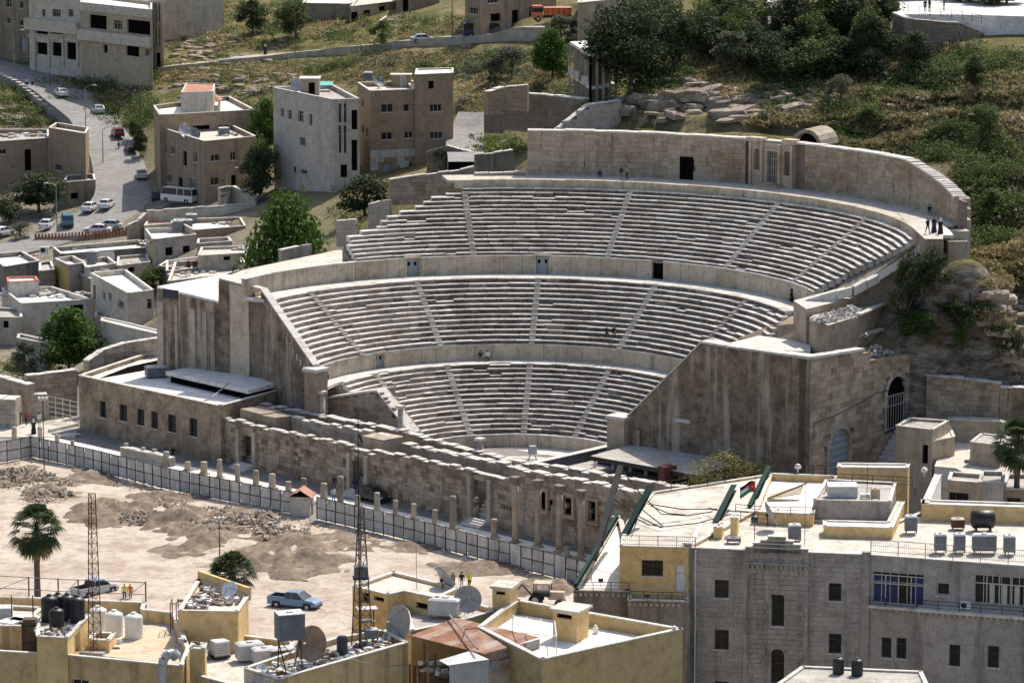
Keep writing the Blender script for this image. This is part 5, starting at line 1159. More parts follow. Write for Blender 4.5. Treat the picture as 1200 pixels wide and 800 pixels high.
c0 = onp(434, 176, p0, (p1 - p0).normalized()); mb = MB(); d = (p1 - p0).normalized(); n_ = V((d.y, -d.x, 0))
for k in range(5):
 u = -.1
 while u < (p1 - p0).length + .1: v = u + ru(.7, 1.3); z = c0.z - 3 + k * .6; obox(mb, p0, d, n_, u, v - .03, z, z + .57, .02, .1 + ru(0, .04)) if not (1.0 < u < 3.6 and k < 3 or 5.0 < u < 7.5 and k < 3) else None; u = v
o = mb.build('stone_base', M['whitestone'], B['br'][0]); tag(o, kind='stuff')
for key, x, y, w_, dd, h in (('gb', 363, 112, 2.8, 3, 2.4), ('br', 470, 103, 2.9, 1.8, 1.8)):      # roof huts
 zz = B[key][3]; c = at(x, y, zz); mb = MB(); mb.box((c.x, c.y + 1.5, zz), (w_, dd, h)); hb = mb.build('stair_hut', M['beige'] if key == 'gb' else M['brown'], B[key][0])
 mb = MB(); mb.box((c.x + .3, c.y + 1.5 - dd / 2 - .02, zz), (.9, .05, 1.9)); mb.build('door', M['dark'] if key == 'gb' else M['cream'], hb); mb = MB(); mb.box((c.x, c.y + 1.5, zz + h), (w_ + .3, dd + .3, .12)); mb.build('slab', M['coping'], hb)
zz = B['gb'][3]; c = at(377, 108, zz); mb = MB(); mb.hexa([(c.x - 1.6, c.y, zz + .9), (c.x + 1.6, c.y + .4, zz + .9), (c.x + 1.6, c.y + 3, zz + 1.2), (c.x - 1.6, c.y + 3, zz + 1.2), (c.x - 1.6, c.y, zz + .97), (c.x + 1.6, c.y + .4, zz + .97), (c.x + 1.6, c.y + 3, zz + 1.27), (c.x - 1.6, c.y + 3, zz + 1.27)]); o = mb.build('roof_awning', M['teal']); tag(o, 'bright teal sheet awning on the roof of the pale grey flats', 'awning')
boxthing('water_tank', 'dark grey cube tank at the back of the brown block roof', 'water tank', 431, 95, B['br'][3] + .3, 1.3, 1.2, 1.2, M['tankgrey'], M['tanktop'])
boxthing('water_tank', 'pale low tank on the roof of the brown block near its stair tower', 'water tank', 478, 102, B['br'][3], 1.5, 1.2, .8, M['white'], M['tanktop'])
dish('small dish on the grey flats roof at its left corner', at(348, 108, B['gb'][3]), .9, 200, 30, .6)
dish('dark dish on the brown block roof', at(444, 104, B['br'][3]), .9, 150, 40, .5, M['tankgrey'])
dish('left one of two large dishes on the tan house roof', at(216, 163, B['bb1'][3]), 1.15, 140, 25, .6)
dish('right dark one of two dishes on the tan house roof', at(228, 164, B['bb1'][3]), .9, 140, 20, .5, M['tankgrey'])
boxthing('water_tank', 'blue grey tank beside sheets on the tan house roof', 'water tank', 262, 159, B['bb1'][3], 1.6, 1.2, 1.1, M['tankgrey'], M['tanktop'], .3)
junk('planks, sheets and scrap lying on the tan house roof', [(at(275, 158, B['bb1'][3]), 2.2)], n=16)
U2W = [(0, x0, 11, x1, 20, 'w') for x0, x1 in ((49, 53), (61, 71), (80, 86))] + [(0, x0, 33, x1, 40, 'o') for x0, x1 in ((42, 56), (59, 73), (76, 90))] + [(0, x0, 50, x1, y1, 'o') for x0, x1, y1 in ((43, 56, 64), (61, 74, 66), (78, 90, 70))]
tb('u2', 'pale three storey shop house with long balcony and three dark shop openings', [(33, -6), (94, 0), (94, -14), (36, -16)], (94, 76), 'cream', 'roof_cream', U2W, name='shop_house')
tb('u1', 'weathered narrow house at the top left corner beside the shop house', [(-40, -14), (32, -10), (34, -20), (-40, -24)], (32, 62), 'tan', 'roof_grey', [(0, 7, 0, 13, 9, 'w'), (0, 23, 2, 27, 10, 'w'), (0, 8, 21, 12, 28, 'w'), (0, 23, 24, 27, 30, 'w'), (0, 24, 44, 31, 60, 'B')])
tb('u3', 'crumbling beige house with two deep dark verandas beside the stair tower', [(94, 3), (178, 12), (178, 2), (98, -8)], (178, 82), 'beige', 'roof_white',
   [(0, 105, 18, 125, 34, 'o'), (0, 149, 24, 176, 40, 'o'), (0, 133, 24, 143, 35, 'w'), (0, 148, 51, 163, 66, 'o'), (0, 121, 53, 126, 62, 'o'), (0, 170, 58, 175, 66, 'w')])
tb('u4', 'slim pale stair tower with dark vertical slots at the end of the row', [(178, -4), (191, -3), (191, -10), (180, -10)], (191, 82), 'cream', 'roof_cream', [(0, 181, 4, 183.5, 27, 't'), (0, 185, 4, 187.5, 27, 't'), (0, 181, 33, 183.5, 55, 't'), (0, 185, 33, 187.5, 55, 't'), (0, 182.5, 62, 188, 80, 'o')], name='stair_tower')
for key, fx in (('u2', ((33, 94, 21, 34, .9), (33, 94, 40, 43, .5))),('u3', ((94, 178, 34, 46, .7), (94, 178, 3, 12, .15)))):
 T, P, zt, zr = B[key]; p, q_ = P[0], P[1]; d = (q_ - p).normalized(); n_ = V((d.y, -d.x, 0))
 for (x0, x1, y0, y1, o_) in fx:
  a, b = onp(x0, y1, p, d), onp(x1, y1, p, d); t_ = onp(x0, y0, p, d); u0, u1 = (a - p).dot(d), (b - p).dot(d); mb = MB()
  obox(mb, p, d, n_, u0, u1, a.z, t_.z, .02, o_ if o_ < .3 else .16 if y1 - y0 < 8 else o_, 0); mb.build('balcony', M['cream'], T)
T, P, zt, zr = B['u2']; p = P[0]; d = (P[1] - p).normalized(); n_ = V((d.y, -d.x, 0))
for x in (42, 58.5, 75, 92): a = onp(x, 72, p, d); mb = MB(); obox(mb, p, d, n_, (a - p).dot(d) - .25, (a - p).dot(d) + .25, a.z - 1, onp(x, 43, p, d).z, .02, .3); mb.build('pilaster', M['cream'], T)
tb('u5', 'small shed with dark window and pale awning against the beige house', [(123, 60), (164, 60), (164, 57), (123, 57)], (164, 82), 'cream', 'roof_grey', [(0, 127, 62, 146, 69, 'o'), (0, 149, 62, 162, 70, 'w')], name='shed', par=.1)
stone_wall('long plain grey retaining wall sloping up right of the slim stair tower', [(191, 3), (225, -8), (262, -22)], [31, 33, 34.5], 12, .8, M['concrete'], 30, course=1.2, L=3)
tb('lb1', 'long brown wall house at the left edge with rubbish on its roof', [(57, 162), (57, 152), (-30, 152), (-30, 168)], (57, 212), 'brown', 'roof_grey', [(3, -2, 175, 8, 181, 'w'), (3, 29, 175, 37, 200, 'o')])
tb('lb2', 'taller brown block beside the pale street stairs', [(57, 150), (100, 157), (104, 150), (66, 144)], B['lb1'][1][0].y - .5, 'brown', 'roof_cream', [(0, 64, 193, 73, 200, 'w')])
tb('lc', 'low brown shed behind the parked white cars', [(74, 214), (112, 211), (110, 204), (78, 206)], (112, 241), 'tan', 'roof_grey', [(0, 83, 226, 92, 233, 'o')])
junk('crates, sheets and a black tank cluttering the roof at the left edge', [(at(8, 160, B['lb1'][3]), 3), (at(28, 158, B['lb1'][3]), 3), (at(45, 159, B['lb1'][3]), 2)], s=(.4, 1.2), n=12)
SWL = thing('stepped_street_wall', 'street parapet wall with a row of pale stepped cap stones', 'wall', (0, 0, 0))
pts = [ground(x, y) for x, y in ((-6, 92), (20, 104), (45, 124), (58, 134), (72, 143), (92, 154), (100, 158), (106, 180), (112, 210), (120, 238))]
acc = []
for a, b in zip(pts[:-1], pts[1:]):
 n = max(1, int((b - a).length / 1.9))
 for i in range(n): acc.append((a.lerp(b, (i + .5) / n), atan2((b - a).y, (b - a).x), (b - a).length / n))
for p, an, L in acc:
 mb = MB(); mb.box((0, 0, -1.5), (L * 1.02, .5, 2.6)); mb.build('wall', M['ashlar_pale'], SWL, loc=(p.x, p.y, p.z + ru(0, .1)), rot=(0, 0, an))
 mb = MB(); mb.box((0, 0, 1.1), (L * .7, .8, .16)); mb.build('cap_stone', M['coping'], SWL, loc=(p.x, p.y, p.z + .1), rot=(0, 0, an))
ST2 = thing('street_stairs', 'pale stone stairs running down beside the street', 'stairs', (0, 0, 0))
for k in range(19):
 p = ground(101 + k * .95, 172 + k * 3.6); mb = MB(); mb.box((p.x, p.y, p.z - 1.2), (2.6, 1.6, 1.5)); mb.build('step', M['coping'], ST2)
tb('h2', 'long low house with bright white flat roof behind a red fence', [(72, 298), (176, 290), (167, 281), (62, 290)], (72, 326), 'bluegrey', 'roof_white', [(0, 120, 303, 126, 309, 'w')])
tb('h1', 'grey walled house with bright white roof at the left edge under the street', [(5, 313), (47, 306), (26, 295), (-14, 298)], (5, 342), 'bluegrey', 'roof_white', [])
tb('h3', 'narrow house with mustard yellow side wall and grey front', [(81, 311), (101, 308), (85, 300), (64, 303)], (81, 346), 'concrete', 'roof_white', [(3, 66, 315, 70, 326, 'w'), (3, 75, 321, 77, 328, 'w'), (0, 93, 321, 99, 326, 'w')])
p, q_ = B['h3'][1][3], B['h3'][1][0]; d = (q_ - p).normalized(); n_ = V((d.y, -d.x, 0)); mb = MB(); obox(mb, p, d, n_, 0, (q_ - p).length, B['h3'][2] - 5.0, B['h3'][2] - .4, .01, .06); mb.build('yellow_render', M['mustard'], B['h3'][0])
tb('h4', 'small grey house with a cube tank and tilted panel on its roof', [(101, 314), (137, 309), (126, 301), (95, 305)], (112, 344), 'grey_wall', 'roof_white', [(0, 122, 314, 130, 318, 'o')])
tb('h5', 'small grey house with dark doorway and window under a flat white roof', [(179, 281), (230, 275), (220, 267), (170, 268)], (179, 313), 'grey_wall', 'roof_white', [(0, 194, 289.5, 203, 299.5, 'o'), (0, 214.5, 288, 223, 308, 'o')])
p, q_ = B['h5'][1][3], B['h5'][1][0]; d = (q_ - p).normalized(); n_ = V((d.y, -d.x, 0)); mb = MB(); obox(mb, p, d, n_, (q_ - p).length * .6, (q_ - p).length, B['h5'][2] - 4.5, B['h5'][2] - .3, .01, .06); mb.build('yellow_render', M['mustard'], B['h5'][0])
tb('h5b', 'low grey extension with square hole, right of the small grey house', [(231, 286), (272, 283), (268, 278), (232, 280)], (231, 306), 'concrete', 'roof_cream', [(0, 248, 294, 257, 302, 'o')])
tb('h5c', 'long flat white roof with rust red end wall in front of the cream street wall', [(228, 270), (288, 265), (282, 255), (203, 257)], (228, 290), 'brown', 'roof_white', [])
tb('h5d', 'house with faded red tiled roof corner beside two grey tanks', [(169, 265), (203, 262), (200, 252), (176, 252)], (169, 285), 'cream', 'redtile', [], par=.15)
tb('h6', 'white cube house with three small windows down its left side', [(150, 344), (180, 340), (147, 316), (106, 320)], (150, 391), 'cream', 'roof_white', [(3, 120, 342, 123.5, 350, 'w'), (3, 127, 343, 130.5, 352, 'w'), (3, 138, 352, 145, 361, 'w'), (0, 172.5, 350, 179, 362, 'w'), (3, 109, 334, 112, 350, 'o')])
tb('h8', 'low white yard wall block with grey door left of the white cube house', [(111, 372), (152, 367), (150, 362), (112, 366)], (111, 396), 'cream', 'roof_cream', [(0, 140, 366, 151, 382, 'B')], name='yard_block')
tb('h7', 'pale house with crumbling white rubble roof and blue sheet in its window', [(25, 356), (108, 351), (60, 336), (2, 338)], (25, 396), 'cream', 'roof_white', [(0, 82, 357, 98, 373, 'o'), (0, 60, 366, 66, 376, 'w')])
tb('h9', 'orange red and white sheet shed on top of the rubble roof', [(9, 331), (45, 329), (42, 324), (8, 325)], B['h7'][1][0].y + 9, 'whitestone', 'roof_white', [], name='shed', par=.2, cope=M['orange'])
tb('h10', 'wide low house with patched white roofs above the museum yard', [(197, 330), (262, 322), (300, 312), (300, 302), (205, 307)], 486, 'concrete', 'roof_cream', [(0, 236, 322, 244, 327, 'o')])
tb('h10b', 'low grey roof strip against the round green tree', [(195, 318), (250, 312), (290, 304), (240, 300), (195, 306)], 496, 'concrete', 'roof_white', [])
tb('h11', 'small white block with tank between the green tree and the theatre end', [(280, 308), (305, 306), (305, 298), (284, 299)], 476, 'cream', 'roof_white', [], name='roof_block')
tb('h12', 'white ledge block below the big round green tree', [(300, 300), (333, 297), (332, 291), (302, 293)], 470, 'cream', 'roof_white', [], name='roof_block')
junk('broken slabs and stones on the crumbling white roof', [(at(x, 345, B['h7'][3]), 2.5) for x in (20, 40, 60, 85)], s=(.3, .9), n=22)
junk('loose boards and scrap on the patched roofs above the museum yard', [(at(x, y, B['h10'][3]), 2.2) for x, y in ((215, 322), (240, 318), (270, 312))], s=(.3, .9), n=14)
boxthing('water_tank', 'grey cube tank on the small grey house left of its tilted panel', 'water tank', 107, 307, B['h4'][3] + .3, 1.6, 1.3, 1.4, M['tankgrey'], M['tanktop'])
p = at(125, 306, B['h4'][3]); t = thing('solar_panel', 'tilted dark panel with pale frame on the small grey house roof', 'solar panel', p, .2); mb = MB(); mb.hexa([(-1.1, -.8, .3), (1.1, -.8, .3), (1.1, .8, 1.2), (-1.1, .8, 1.2), (-1.1, -.85, .38), (1.1, -.85, .38), (1.1, .75, 1.28), (-1.1, .75, 1.28)]); mb.build('panel', M['navy'], t)
mb = MB(); mb.box((-.9, .7, 0), (.06, .06, 1.2)); mb.build('leg', M['galv'], t); mb = MB(); mb.box((.9, .7, 0), (.06, .06, 1.2)); mb.build('leg', M['galv'], t)
for i, (x, y, lb) in enumerate(((208, 271, 'left one of two grey tanks by the faded red tiled roof'), (219, 270, 'right one of two grey tanks by the faded red tiled roof'))): boxthing('water_tank', lb, 'water tank', x, y, B['h5'][3] + .2, 1.5, 1.3, 1.4, M['tankgrey'], M['tanktop'], .1)
boxthing('water_tank', 'white topped tank behind the two grey tanks', 'water tank', 224, 261, B['h5c'][3] + .1, 1.6, 1.2, 1.1, M['tankgrey'], M['tanktop'], .1)
boxthing('roof_box', 'long white box on the patched roofs right of the round shrub', 'roof box', 290, 312, B['h10'][3], 2.2, 1.4, 1.0, M['white'], M['tanktop'])
for i, (x, y) in enumerate(((221, 316), (228, 316), (236, 309))): boxthing('chimney_pot', ['left', 'middle', 'right'][i] + ' dark rusty box chimney on the patched roofs', 'chimney', x, y, B['h10b'][3], .6, .6, 1.0, M['rustdark'])
for i, (p_, r_) in enumerate(((at(52, 297.5, B['h2'][3]), 0), )): ac_unit('white air conditioner on the wall end left of the mustard yellow house', (p_.x, p_.y, p_.z), 0, s=1.5)
RF = thing('red_fence', 'low red brown fence with small piers along the lower street', 'fence', (0, 0, 0))
a, b = ground(42, 284), ground(160, 274)
for k in range(31):
 p = a.lerp(b, k / 30); z = gz(p.x, p.y); mb = MB(); mb.box((0, 0, -.5), (.3, .3, 1.7)); mb.build('post', M['rust'], RF, loc=(p.x, p.y, z))
 if k < 30: mb = MB(); mb.box(((b - a).length / 60, 0, -.5), ((b - a).length / 30 - .45, .12, 1.25)); mb.build('panel', M['rustp'], RF, loc=(p.x, p.y, z), rot=(0, 0, atan2((b - a).y, (b - a).x)))
stone_wall('cream boundary wall of long panels beside the white minibus', [(172, 248), (240, 243), (285, 240), (300, 238)], [11.2, 11.6, 12.0, 12.2], None, .4, M['cream'], 40, course=1.1, L=2.6)
stone_wall('low cream wall stepping down left of the minibus', [(150, 264), (164, 258), (172, 250)], [9.6, 10.2, 11.0], None, .4, M['beige'], 10, course=.8, L=1.6)
stone_wall('cream retaining wall right of the tan house', [(258, 221), (272, 219), (298, 230)], [13.8, 13.6, 13.0], None, .4, M['grey_wall'], 20, course=.8, L=2)
for i, (px, zs_, lb) in enumerate((([(330, 294), (352, 289), (362, 288)], [18.6, 18.8, 19], 'low stone wall end beside the round green tree'), ([(394, 259), (417, 258)], [21.6, 21.8], 'small grey wall below the dark tree at the end of the top seat rows'),
  ([(432, 240), (446, 236), (456, 235)], [23.2, 23.6, 23.8], 'grey wall panel stepping up beside the top seat rows'), ([(457, 211), (500, 205), (540, 200), (556, 196)], [25.6, 26.1, 26.6, 27], 'long grey block wall above the left end of the top seat rows'), ([(556, 204), (590, 203), (616, 202)], [26.9, 27, 27.1], 'low pale wall blocks left of the tall curved wall'))):
 stone_wall(lb, px, zs_, 3.2, .6, M['ashlar'] if i > 2 else M['concrete'], 40, L=1.4)
stone_wall('ruined rubble wall with rounded left end below the white frame house', [(567, 112), (590, 108), (640, 112), (684, 117)], [33.5, 34, 34, 34], 5, 1.0, M['mortar'], 80, course=.5, L=.9)
stone_wall('rough brown ruin wall with broken top left of the white frame house', [(572, 108), (592, 103), (618, 100)], [35, 35.4, 35.8], 3, 1., M['brown'], 20, course=.6, L=1.2)
stone_wall('grey retaining wall slanting up to the white steps', [(654, 152), (690, 124), (728, 118)], [at(654, 152, Y=472).z, at(690, 124, Y=476).z, at(728, 118, Y=480).z], 5, .6, M['concrete'], 20, course=1, L=2)
stone_wall('stone wall of brown rubble behind the arch ruin right of the brown flats', [(500, 178), (524, 171), (556, 180)], [24, 25, 24], 6, .8, M['mortar'], 40, course=.5, L=.8)
stone_wall('stone wall under the grass terrace beside the lane', [(556, 182), (580, 180), (602, 176)], [27.5, 27.7, 28], 6, .6, M['bluegrey'], 40, course=.5, L=.9)
def frame_house():
 P = [at(x, y, 39.6) for x, y in ((692, 64), (668, 49), (700, 47), (722, 60))]
 T = thing('frame_house', 'unfinished white concrete frame house with open dark bays under the big pine', 'house', (0, 0, 0))
 mb = MB(); mb.prism([(p.x, p.y) for p in P], 39.2, 39.6); mb.build('roof', M['roof_white'], T)
 mb = MB(); mb.prism([(p.x, p.y) for p in P], 35.0, 35.3); mb.build('floor_slab', M['roof_white'], T)
 for (a, b) in ((P[0], P[1]), (P[0], P[3])):
  for k in range(5): p = a.lerp(b, k / 4); mb = MB(); mb.box((0, 0, 0), (.35, .35, 8.2)); mb.build('pillar', M['ashlar_pale'], T, loc=(p.x, p.y, 31.2))
 c = sum(P, V()) / 4; I = [c.lerp(p, .8) for p in P]; mb = MB(); mb.prism([(p.x, p.y) for p in I], 31, 39.1); mb.build('inner_wall', M['mortar'], T)
 for k in range(3): p = P[1].lerp(P[0], k / 3 + .1); mb = MB(); mb.box((0, 0, 0), (1.4, .25, 1.1)); mb.build('rail_wall', M['whitestone'], T, loc=(p.x, p.y - .1, 35.3), rot=(0, 0, -.9))
frame_house()
tb('m1', 'plain beige blank gable house behind the big pine', [(677, 4), (760, -4), (760, -14), (684, -12)], (677, 52), 'beige', 'roof_cream', [])
tb('m2', 'brown house with dark windows left of the orange truck', [(545, -8), (562, -6), (652, -14), (640, -24), (560, -22)], (562, 45), 'tan', 'roof_grey', [(1, 575, 16, 587, 25, 'o'), (1, 600, 12, 608, 30, 'o'), (1, 620, 8, 628, 20, 'w'), (0, 550, 9, 560, 17, 'w'), (1, 572, -2, 584, 4, 'w')])
tb('m3', 'sandy ruined house with a doorway and square window above the hill road', [(411, 8), (463, 2), (468, -10), (420, -6)], (411, 28), 'beige', 'roof_cream', [(0, 444, 3, 452, 13, 'o'), (0, 426, 12, 434, 21, 'o'), (0, 411.5, 14, 420, 28, 'o')])
tb('m4', 'low curved sandy wall house with white top edge above the hill road', [(444, 25), (500, 21), (512, 15), (460, 14)], (444, 30), 'brown', 'roof_cream', [])
tb('m5', 'long low shed with white roof above the slope, left of the sandy ruined house', [(355, 4), (410, 5), (420, -3), (360, -6)], (410, 20), 'tan', 'roof_white', [], name='shed')
tb('m6', 'brown house wall with rubble stairs beside it at the top centre', [(464, -8), (515, -10), (515, -18), (468, -18)], (464, 16), 'tan', 'roof_cream', [(0, 472, -2, 479, 14, 'o')])
tb('m7', 'brown house half hidden by trees at the top right of centre', [(868, 2), (930, -4), (930, -14), (870, -10)], (868, 40), 'beige', 'roof_grey', [(0, 873, 8, 884, 18, 'w'), (0, 893, 3, 900, 25, 'w')])
tb('m8', 'old rubble cottage with small dark window behind trees, top right', [(900, 4), (922, -2), (922, -10), (900, -8)], (900, 38), 'cream', 'roof_grey', [(0, 904, 10, 910, 20, 'o')])
stone_wall('rubble retaining wall with pale coping below the top right terrace', [(1046, 16), (1060, 22), (1125, 28), (1150, 38)], [44.5, 44, 43.2, 42], 5, .8, M['mortar'], 90, course=.5, L=.9)
stone_wall('pale coped wall corner of the lower right terrace', [(1140, 66), (1165, 63), (1230, 63)], [38.6, 38.6, 38.6], 5, .8, M['mortar'], 60, course=.5, L=.9)
stone_wall('plain pale parapet along the lower right terrace', [(1141, 60), (1165, 58), (1230, 58)], [39.6, 39.6, 39.6], 1.0, .3, M['concrete'], 10, course=1, L=2.5)
P = [at(x, y, z) for x, y, z in ((1050, 14, 44.4), (1128, 27, 43), (1230, 30, 43), (1230, -30, 46), (1060, -30, 46))]; mb = MB(); mb.prism([(p.x, p.y) for p in P], 35, 44.1); o = mb.build('terrace_floor', M['roof_white']); tag(o, kind='structure')
P = [at(x, y, 39) for x, y in ((1145, 64), (1165, 61), (1230, 61), (1230, 36), (1150, 38))]; mb = MB(); mb.prism([(p.x, p.y) for p in P], 33, 38.7); o = mb.build('lower_terrace_floor', M['roof_grey']); tag(o, kind='structure')
railing('dark railing along the edge of the top right terrace', [at(1052, 14, 44.5), at(1128, 24, 44.2), at(1150, 28, 44)], 1.1, M['iron'], 2.0)
railing('dark railing of the lower right terrace', [at(1141, 60, 39.7), at(1165, 56, 39.8), at(1215, 56, 39.8)], 1.1, M['iron'], 2.0)
p = at(1166, 60, 39); t = thing('kiosk', 'small kiosk with white pyramid cap on the lower right terrace', 'kiosk', p); mb = MB(); mb.box((0, 1, 0), (2.2, 2, 2.6)); mb.build('wall', M['brown'], t); mb = MB(); mb.box((0, -.03, 1.0), (1.5, .05, .9)); mb.build('window', M['cream'], t); mb = MB(); mb.box((0, 1, 2.6), (2.5, 2.3, .5), top=.3); mb.build('roof', M['white'], t)
stone_wall('brown block retaining wall right of the tall arched gate under the bushes', [(1086, 440), (1130, 444), (1172, 450)], [12.0, 11.8, 11.5], 8, 1.0, M['ashlar'], 110, course=.55, L=1.0)
stone_wall('darker retaining wall at the right edge under loose blocks', [(1172, 454), (1225, 456)], [11.2, 11.2], 8, 1.0, M['dark_wall'], 40, course=.55, L=1.2)
stone_wall('weathered grey wall stump among the bushes beside the seats', [(1058, 340), (1075, 338), (1090, 341)], [19.4, 19.5, 19.2], 5, .8, M['mortar'], 40, course=.6, L=1)
p = at(946, 162, 32.4); t = thing('vault_mouth', 'round vaulted tunnel mouth behind the shrine of the top wall', 'tunnel', (p.x, p.y + 1.5, 31.3), R(-30)); mb = MB(); r0, r1 = 1.55, 2.0
for k in range(9):
 t0, t1 = PI * (k + .03) / 9, PI * (k + .97) / 9
 v4 = [(-r0 * cos(t0), r0 * sin(t0)), (-r1 * cos(t0), r1 * sin(t0)), (-r1 * cos(t1), r1 * sin(t1)), (-r0 * cos(t1), r0 * sin(t1))]
 mb = MB(); mb.hexa([(x, 0, z) for x, z in v4] + [(x, 5, z) for x, z in v4]); mb.build('stone', M['ashlar_pale'], t)
mb = MB(); mb.add([(r0 * cos(PI * k / 12), 1.2, r0 * sin(PI * k / 12)) for k in range(13)], [tuple(range(13))]); mb.build('opening', M['dark'], t)
for i, (px, bxy, wl, rf, wn, lb) in enumerate((([(-20, 372), (26, 372), (24, 362), (-20, 360)], (26, 405), 'concrete', 'roof_grey', [(0, 4, 376, 10, 384, 'o')], 'dark cluttered yard house at the left edge below the rubble roof'), ([(112, 330), (118, 326), (100, 318), (92, 320)], (112, 352), 'bluegrey', 'roof_white', [], 'thin grey wall house between the mustard and the white cube house'),
 ([(137, 312), (176, 307), (172, 298), (138, 301)], (150, 330), 'concrete', 'roof_grey', [(0, 150, 313, 158, 319, 'o')], 'low grey yard house right of the tilted panel'), ([(186, 312), (230, 316), (238, 308), (196, 305)], 502, 'bluegrey', 'roof_white', [], 'flat white roofed shed just below the small grey doorway house'),
 ([(232, 300), (300, 296), (296, 288), (236, 290)], 498, 'concrete', 'roof_cream', [(0, 262, 299, 270, 305, 'o')], 'pale flat roof with weeds behind the white roof strips'), ([(46, 318), (64, 316), (60, 306), (46, 308)], (60, 345), 'bluegrey', 'roof_grey', [], 'narrow grey infill house left of the mustard yellow wall'),
 ([(118, 376), (150, 384), (186, 392), (188, 388), (152, 379), (120, 372)], 466, 'cream', 'coping', [], 'curving pale yard wall below the white cube house'), ([(20, 396), (60, 404), (60, 399), (22, 391)], 470, 'concrete', 'coping', [], 'low grey wall left behind the bright green tree'))):
 Y = bxy if not isinstance(bxy, tuple) else Yg(*bxy); bld('house' if 'wall ' not in lb else 'yard_wall', lb, px, Y, M[wl], M[rf], wins=wn, par=.3 if 'yard wall' not in lb else .05)
for i, (x, y, s) in enumerate(((30, 300, 1), (85, 292, 1), (150, 288, 1), (165, 285, 1), (62, 348, 1), (135, 325, 1), (260, 262, 1), (275, 260, 1), (120, 318, 1), (205, 314, 1), (250, 294, 1), (285, 293, 1))):
 d_ = ray(x, y); z_ = max([b[3] for b in B.values() if abs(sum(p.x for p in b[1]) / len(b[1]) - d_.x / d_.y * b[1][0].y) < 4 and abs((at(x, y, b[3])).y - sum(p.y for p in b[1]) / len(b[1])) < 7] or [None], key=lambda v: v or 0)
 if z_: junk('odds and ends lying on a flat town roof', [(at(x, y, z_), 1.6)], s=(.2, .9), n=12)
# ================================================================ FOREGROUND ROOFTOPS, left
ZF = 16.4
T1 = bld('yellow_building', 'dirty yellow building at bottom left with a wide pale roof terrace and white tanks', [(80, 768), (214, 781), (222, 760), (205, 718), (168, 714), (171, 706), (96, 703), (-60, 697), (-60, 760)], None, M['yellow_dirty'], M['roof_cream'], z=17.3, base=-2, par=.9, wins=[(0, 64 + 20, 796, 104, 812, 'w')], cat='building')
o = MB(); P = [at(x, y, 16.43) for x, y in ((118, 768), (208, 778), (206, 745), (180, 730), (160, 738), (110, 752))]; o.prism([(p.x, p.y) for p in P], 16.4, 16.44); o.build('floor_patch', M['peach'], T1[0])
TR = bld('tank_room', 'yellow roof room carrying the black water tanks', [(43, 746), (79, 748), (105, 721), (62, 716), (43, 722)], None, M['yellow'], M['roof_cream'], z=18.6, base=10, par=.15, wins=[(1, 88, 741, 94, 765, 'B')], flatcap=True)
LB = bld('yellow_block', 'yellow block at the left bottom edge with pale panels on its roof', [(-60, 733), (28, 734), (50, 712), (-60, 706)], None, M['yellow_dirty'], M['roof_cream'], z=18.2, base=-2, par=.2, wins=[(0, -4, 779, 7, 798, 'w'), (0, 9, 779, 15, 798, 'w')])
for i, (x, y, w_, l_, lb) in enumerate(((14, 727, 1.2, 1.9, 'left one of two pale flat panels on the left yellow block roof'), (27, 724, 1.2, 1.9, 'right one of two pale flat panels on the left yellow block roof'))):
 p = at(x, y, 18.3); mb = MB(); mb.box((p.x, p.y, 18.25), (w_ * 1.2, l_, .12), -.5); o = mb.build('roof_panel', M['white']); tag(o, lb, 'panel')
p = at(4, 724, 18.1); mb = MB(); mb.box((p.x, p.y, 18.0), (1.4, 1.3, 1.0), .1); o = mb.build('roof_box', M['tanktop']); tag(o, 'pale grey box on the roof at the left bottom edge', 'roof box')
CH = thing('chimney_stack', 'dirty brown square chimney stack strapped with iron bands at bottom left', 'chimney', (0, 0, 0))
a = at(35, 733, 18.7); mb = MB(); mb.box((a.x, a.y - .1, -2), (.95, .9, a.z + 2.6), 0); mb.build('shaft', M['sooty'], CH)
for k in range(6): mb = MB(); mb.box((a.x, a.y - .1, a.z + .1 - k * 1.25), (1.05, 1.0, .07), 0); mb.build('band', M['iron'], CH)
for s in (-1, 1): mb = MB(); mb.box((a.x + s * .5, a.y - .6, 8), (.05, .05, a.z - 7.6)); mb.build('strap', M['iron'], CH)
BT = [(57, 729, .62, 1.95), (67, 726, .6, 1.9), (78, 727, .62, 1.9), (89, 730, .62, 1.95)]
for i, (x, y, r, h) in enumerate(BT): cyl_tank(['leftmost', 'second', 'third', 'rightmost'][i] + ' of the four tall black water tanks on the yellow roof room', x, y, 18.5, r, h, M['black'], 'tall black water tanks on the yellow roof room')
cyl_tank('smaller black water tank in front of the four tall black ones', 65.5, 737, 18.5, .56, 1.5, M['black'])
for i, (x, y) in enumerate(((114, 742), (133, 747), (156, 750))): cyl_tank(['left', 'middle', 'right'][i] + ' one of three white round water tanks on the pale terrace', x, y, ZF, .68, 1.95, M['whiteplastic'], 'white water tanks on the pale terrace')
junk('gravel, planks and scrap around the black tanks', [(at(x, y, 18.47), .8) for x, y in ((52, 740), (66, 744), (80, 740), (92, 728))], s=(.1, .35), n=14)
bld('low_tub', 'small yellow walled planter tub before the white tanks', [(103, 750), (128, 751), (135, 742), (110, 741)], None, M['yellow'], M['roof_grey'], z=17.3, base=16.3, par=.25, cat='planter')
mb = MB(); p = at(108, 766, ZF); mb.box((p.x, p.y, ZF), (2.0, 1.1, .25), -.2); o = mb.build('concrete_slab', M['roof_grey']); tag(o, 'low concrete slab lying in front of the yellow planter tub', 'slab')
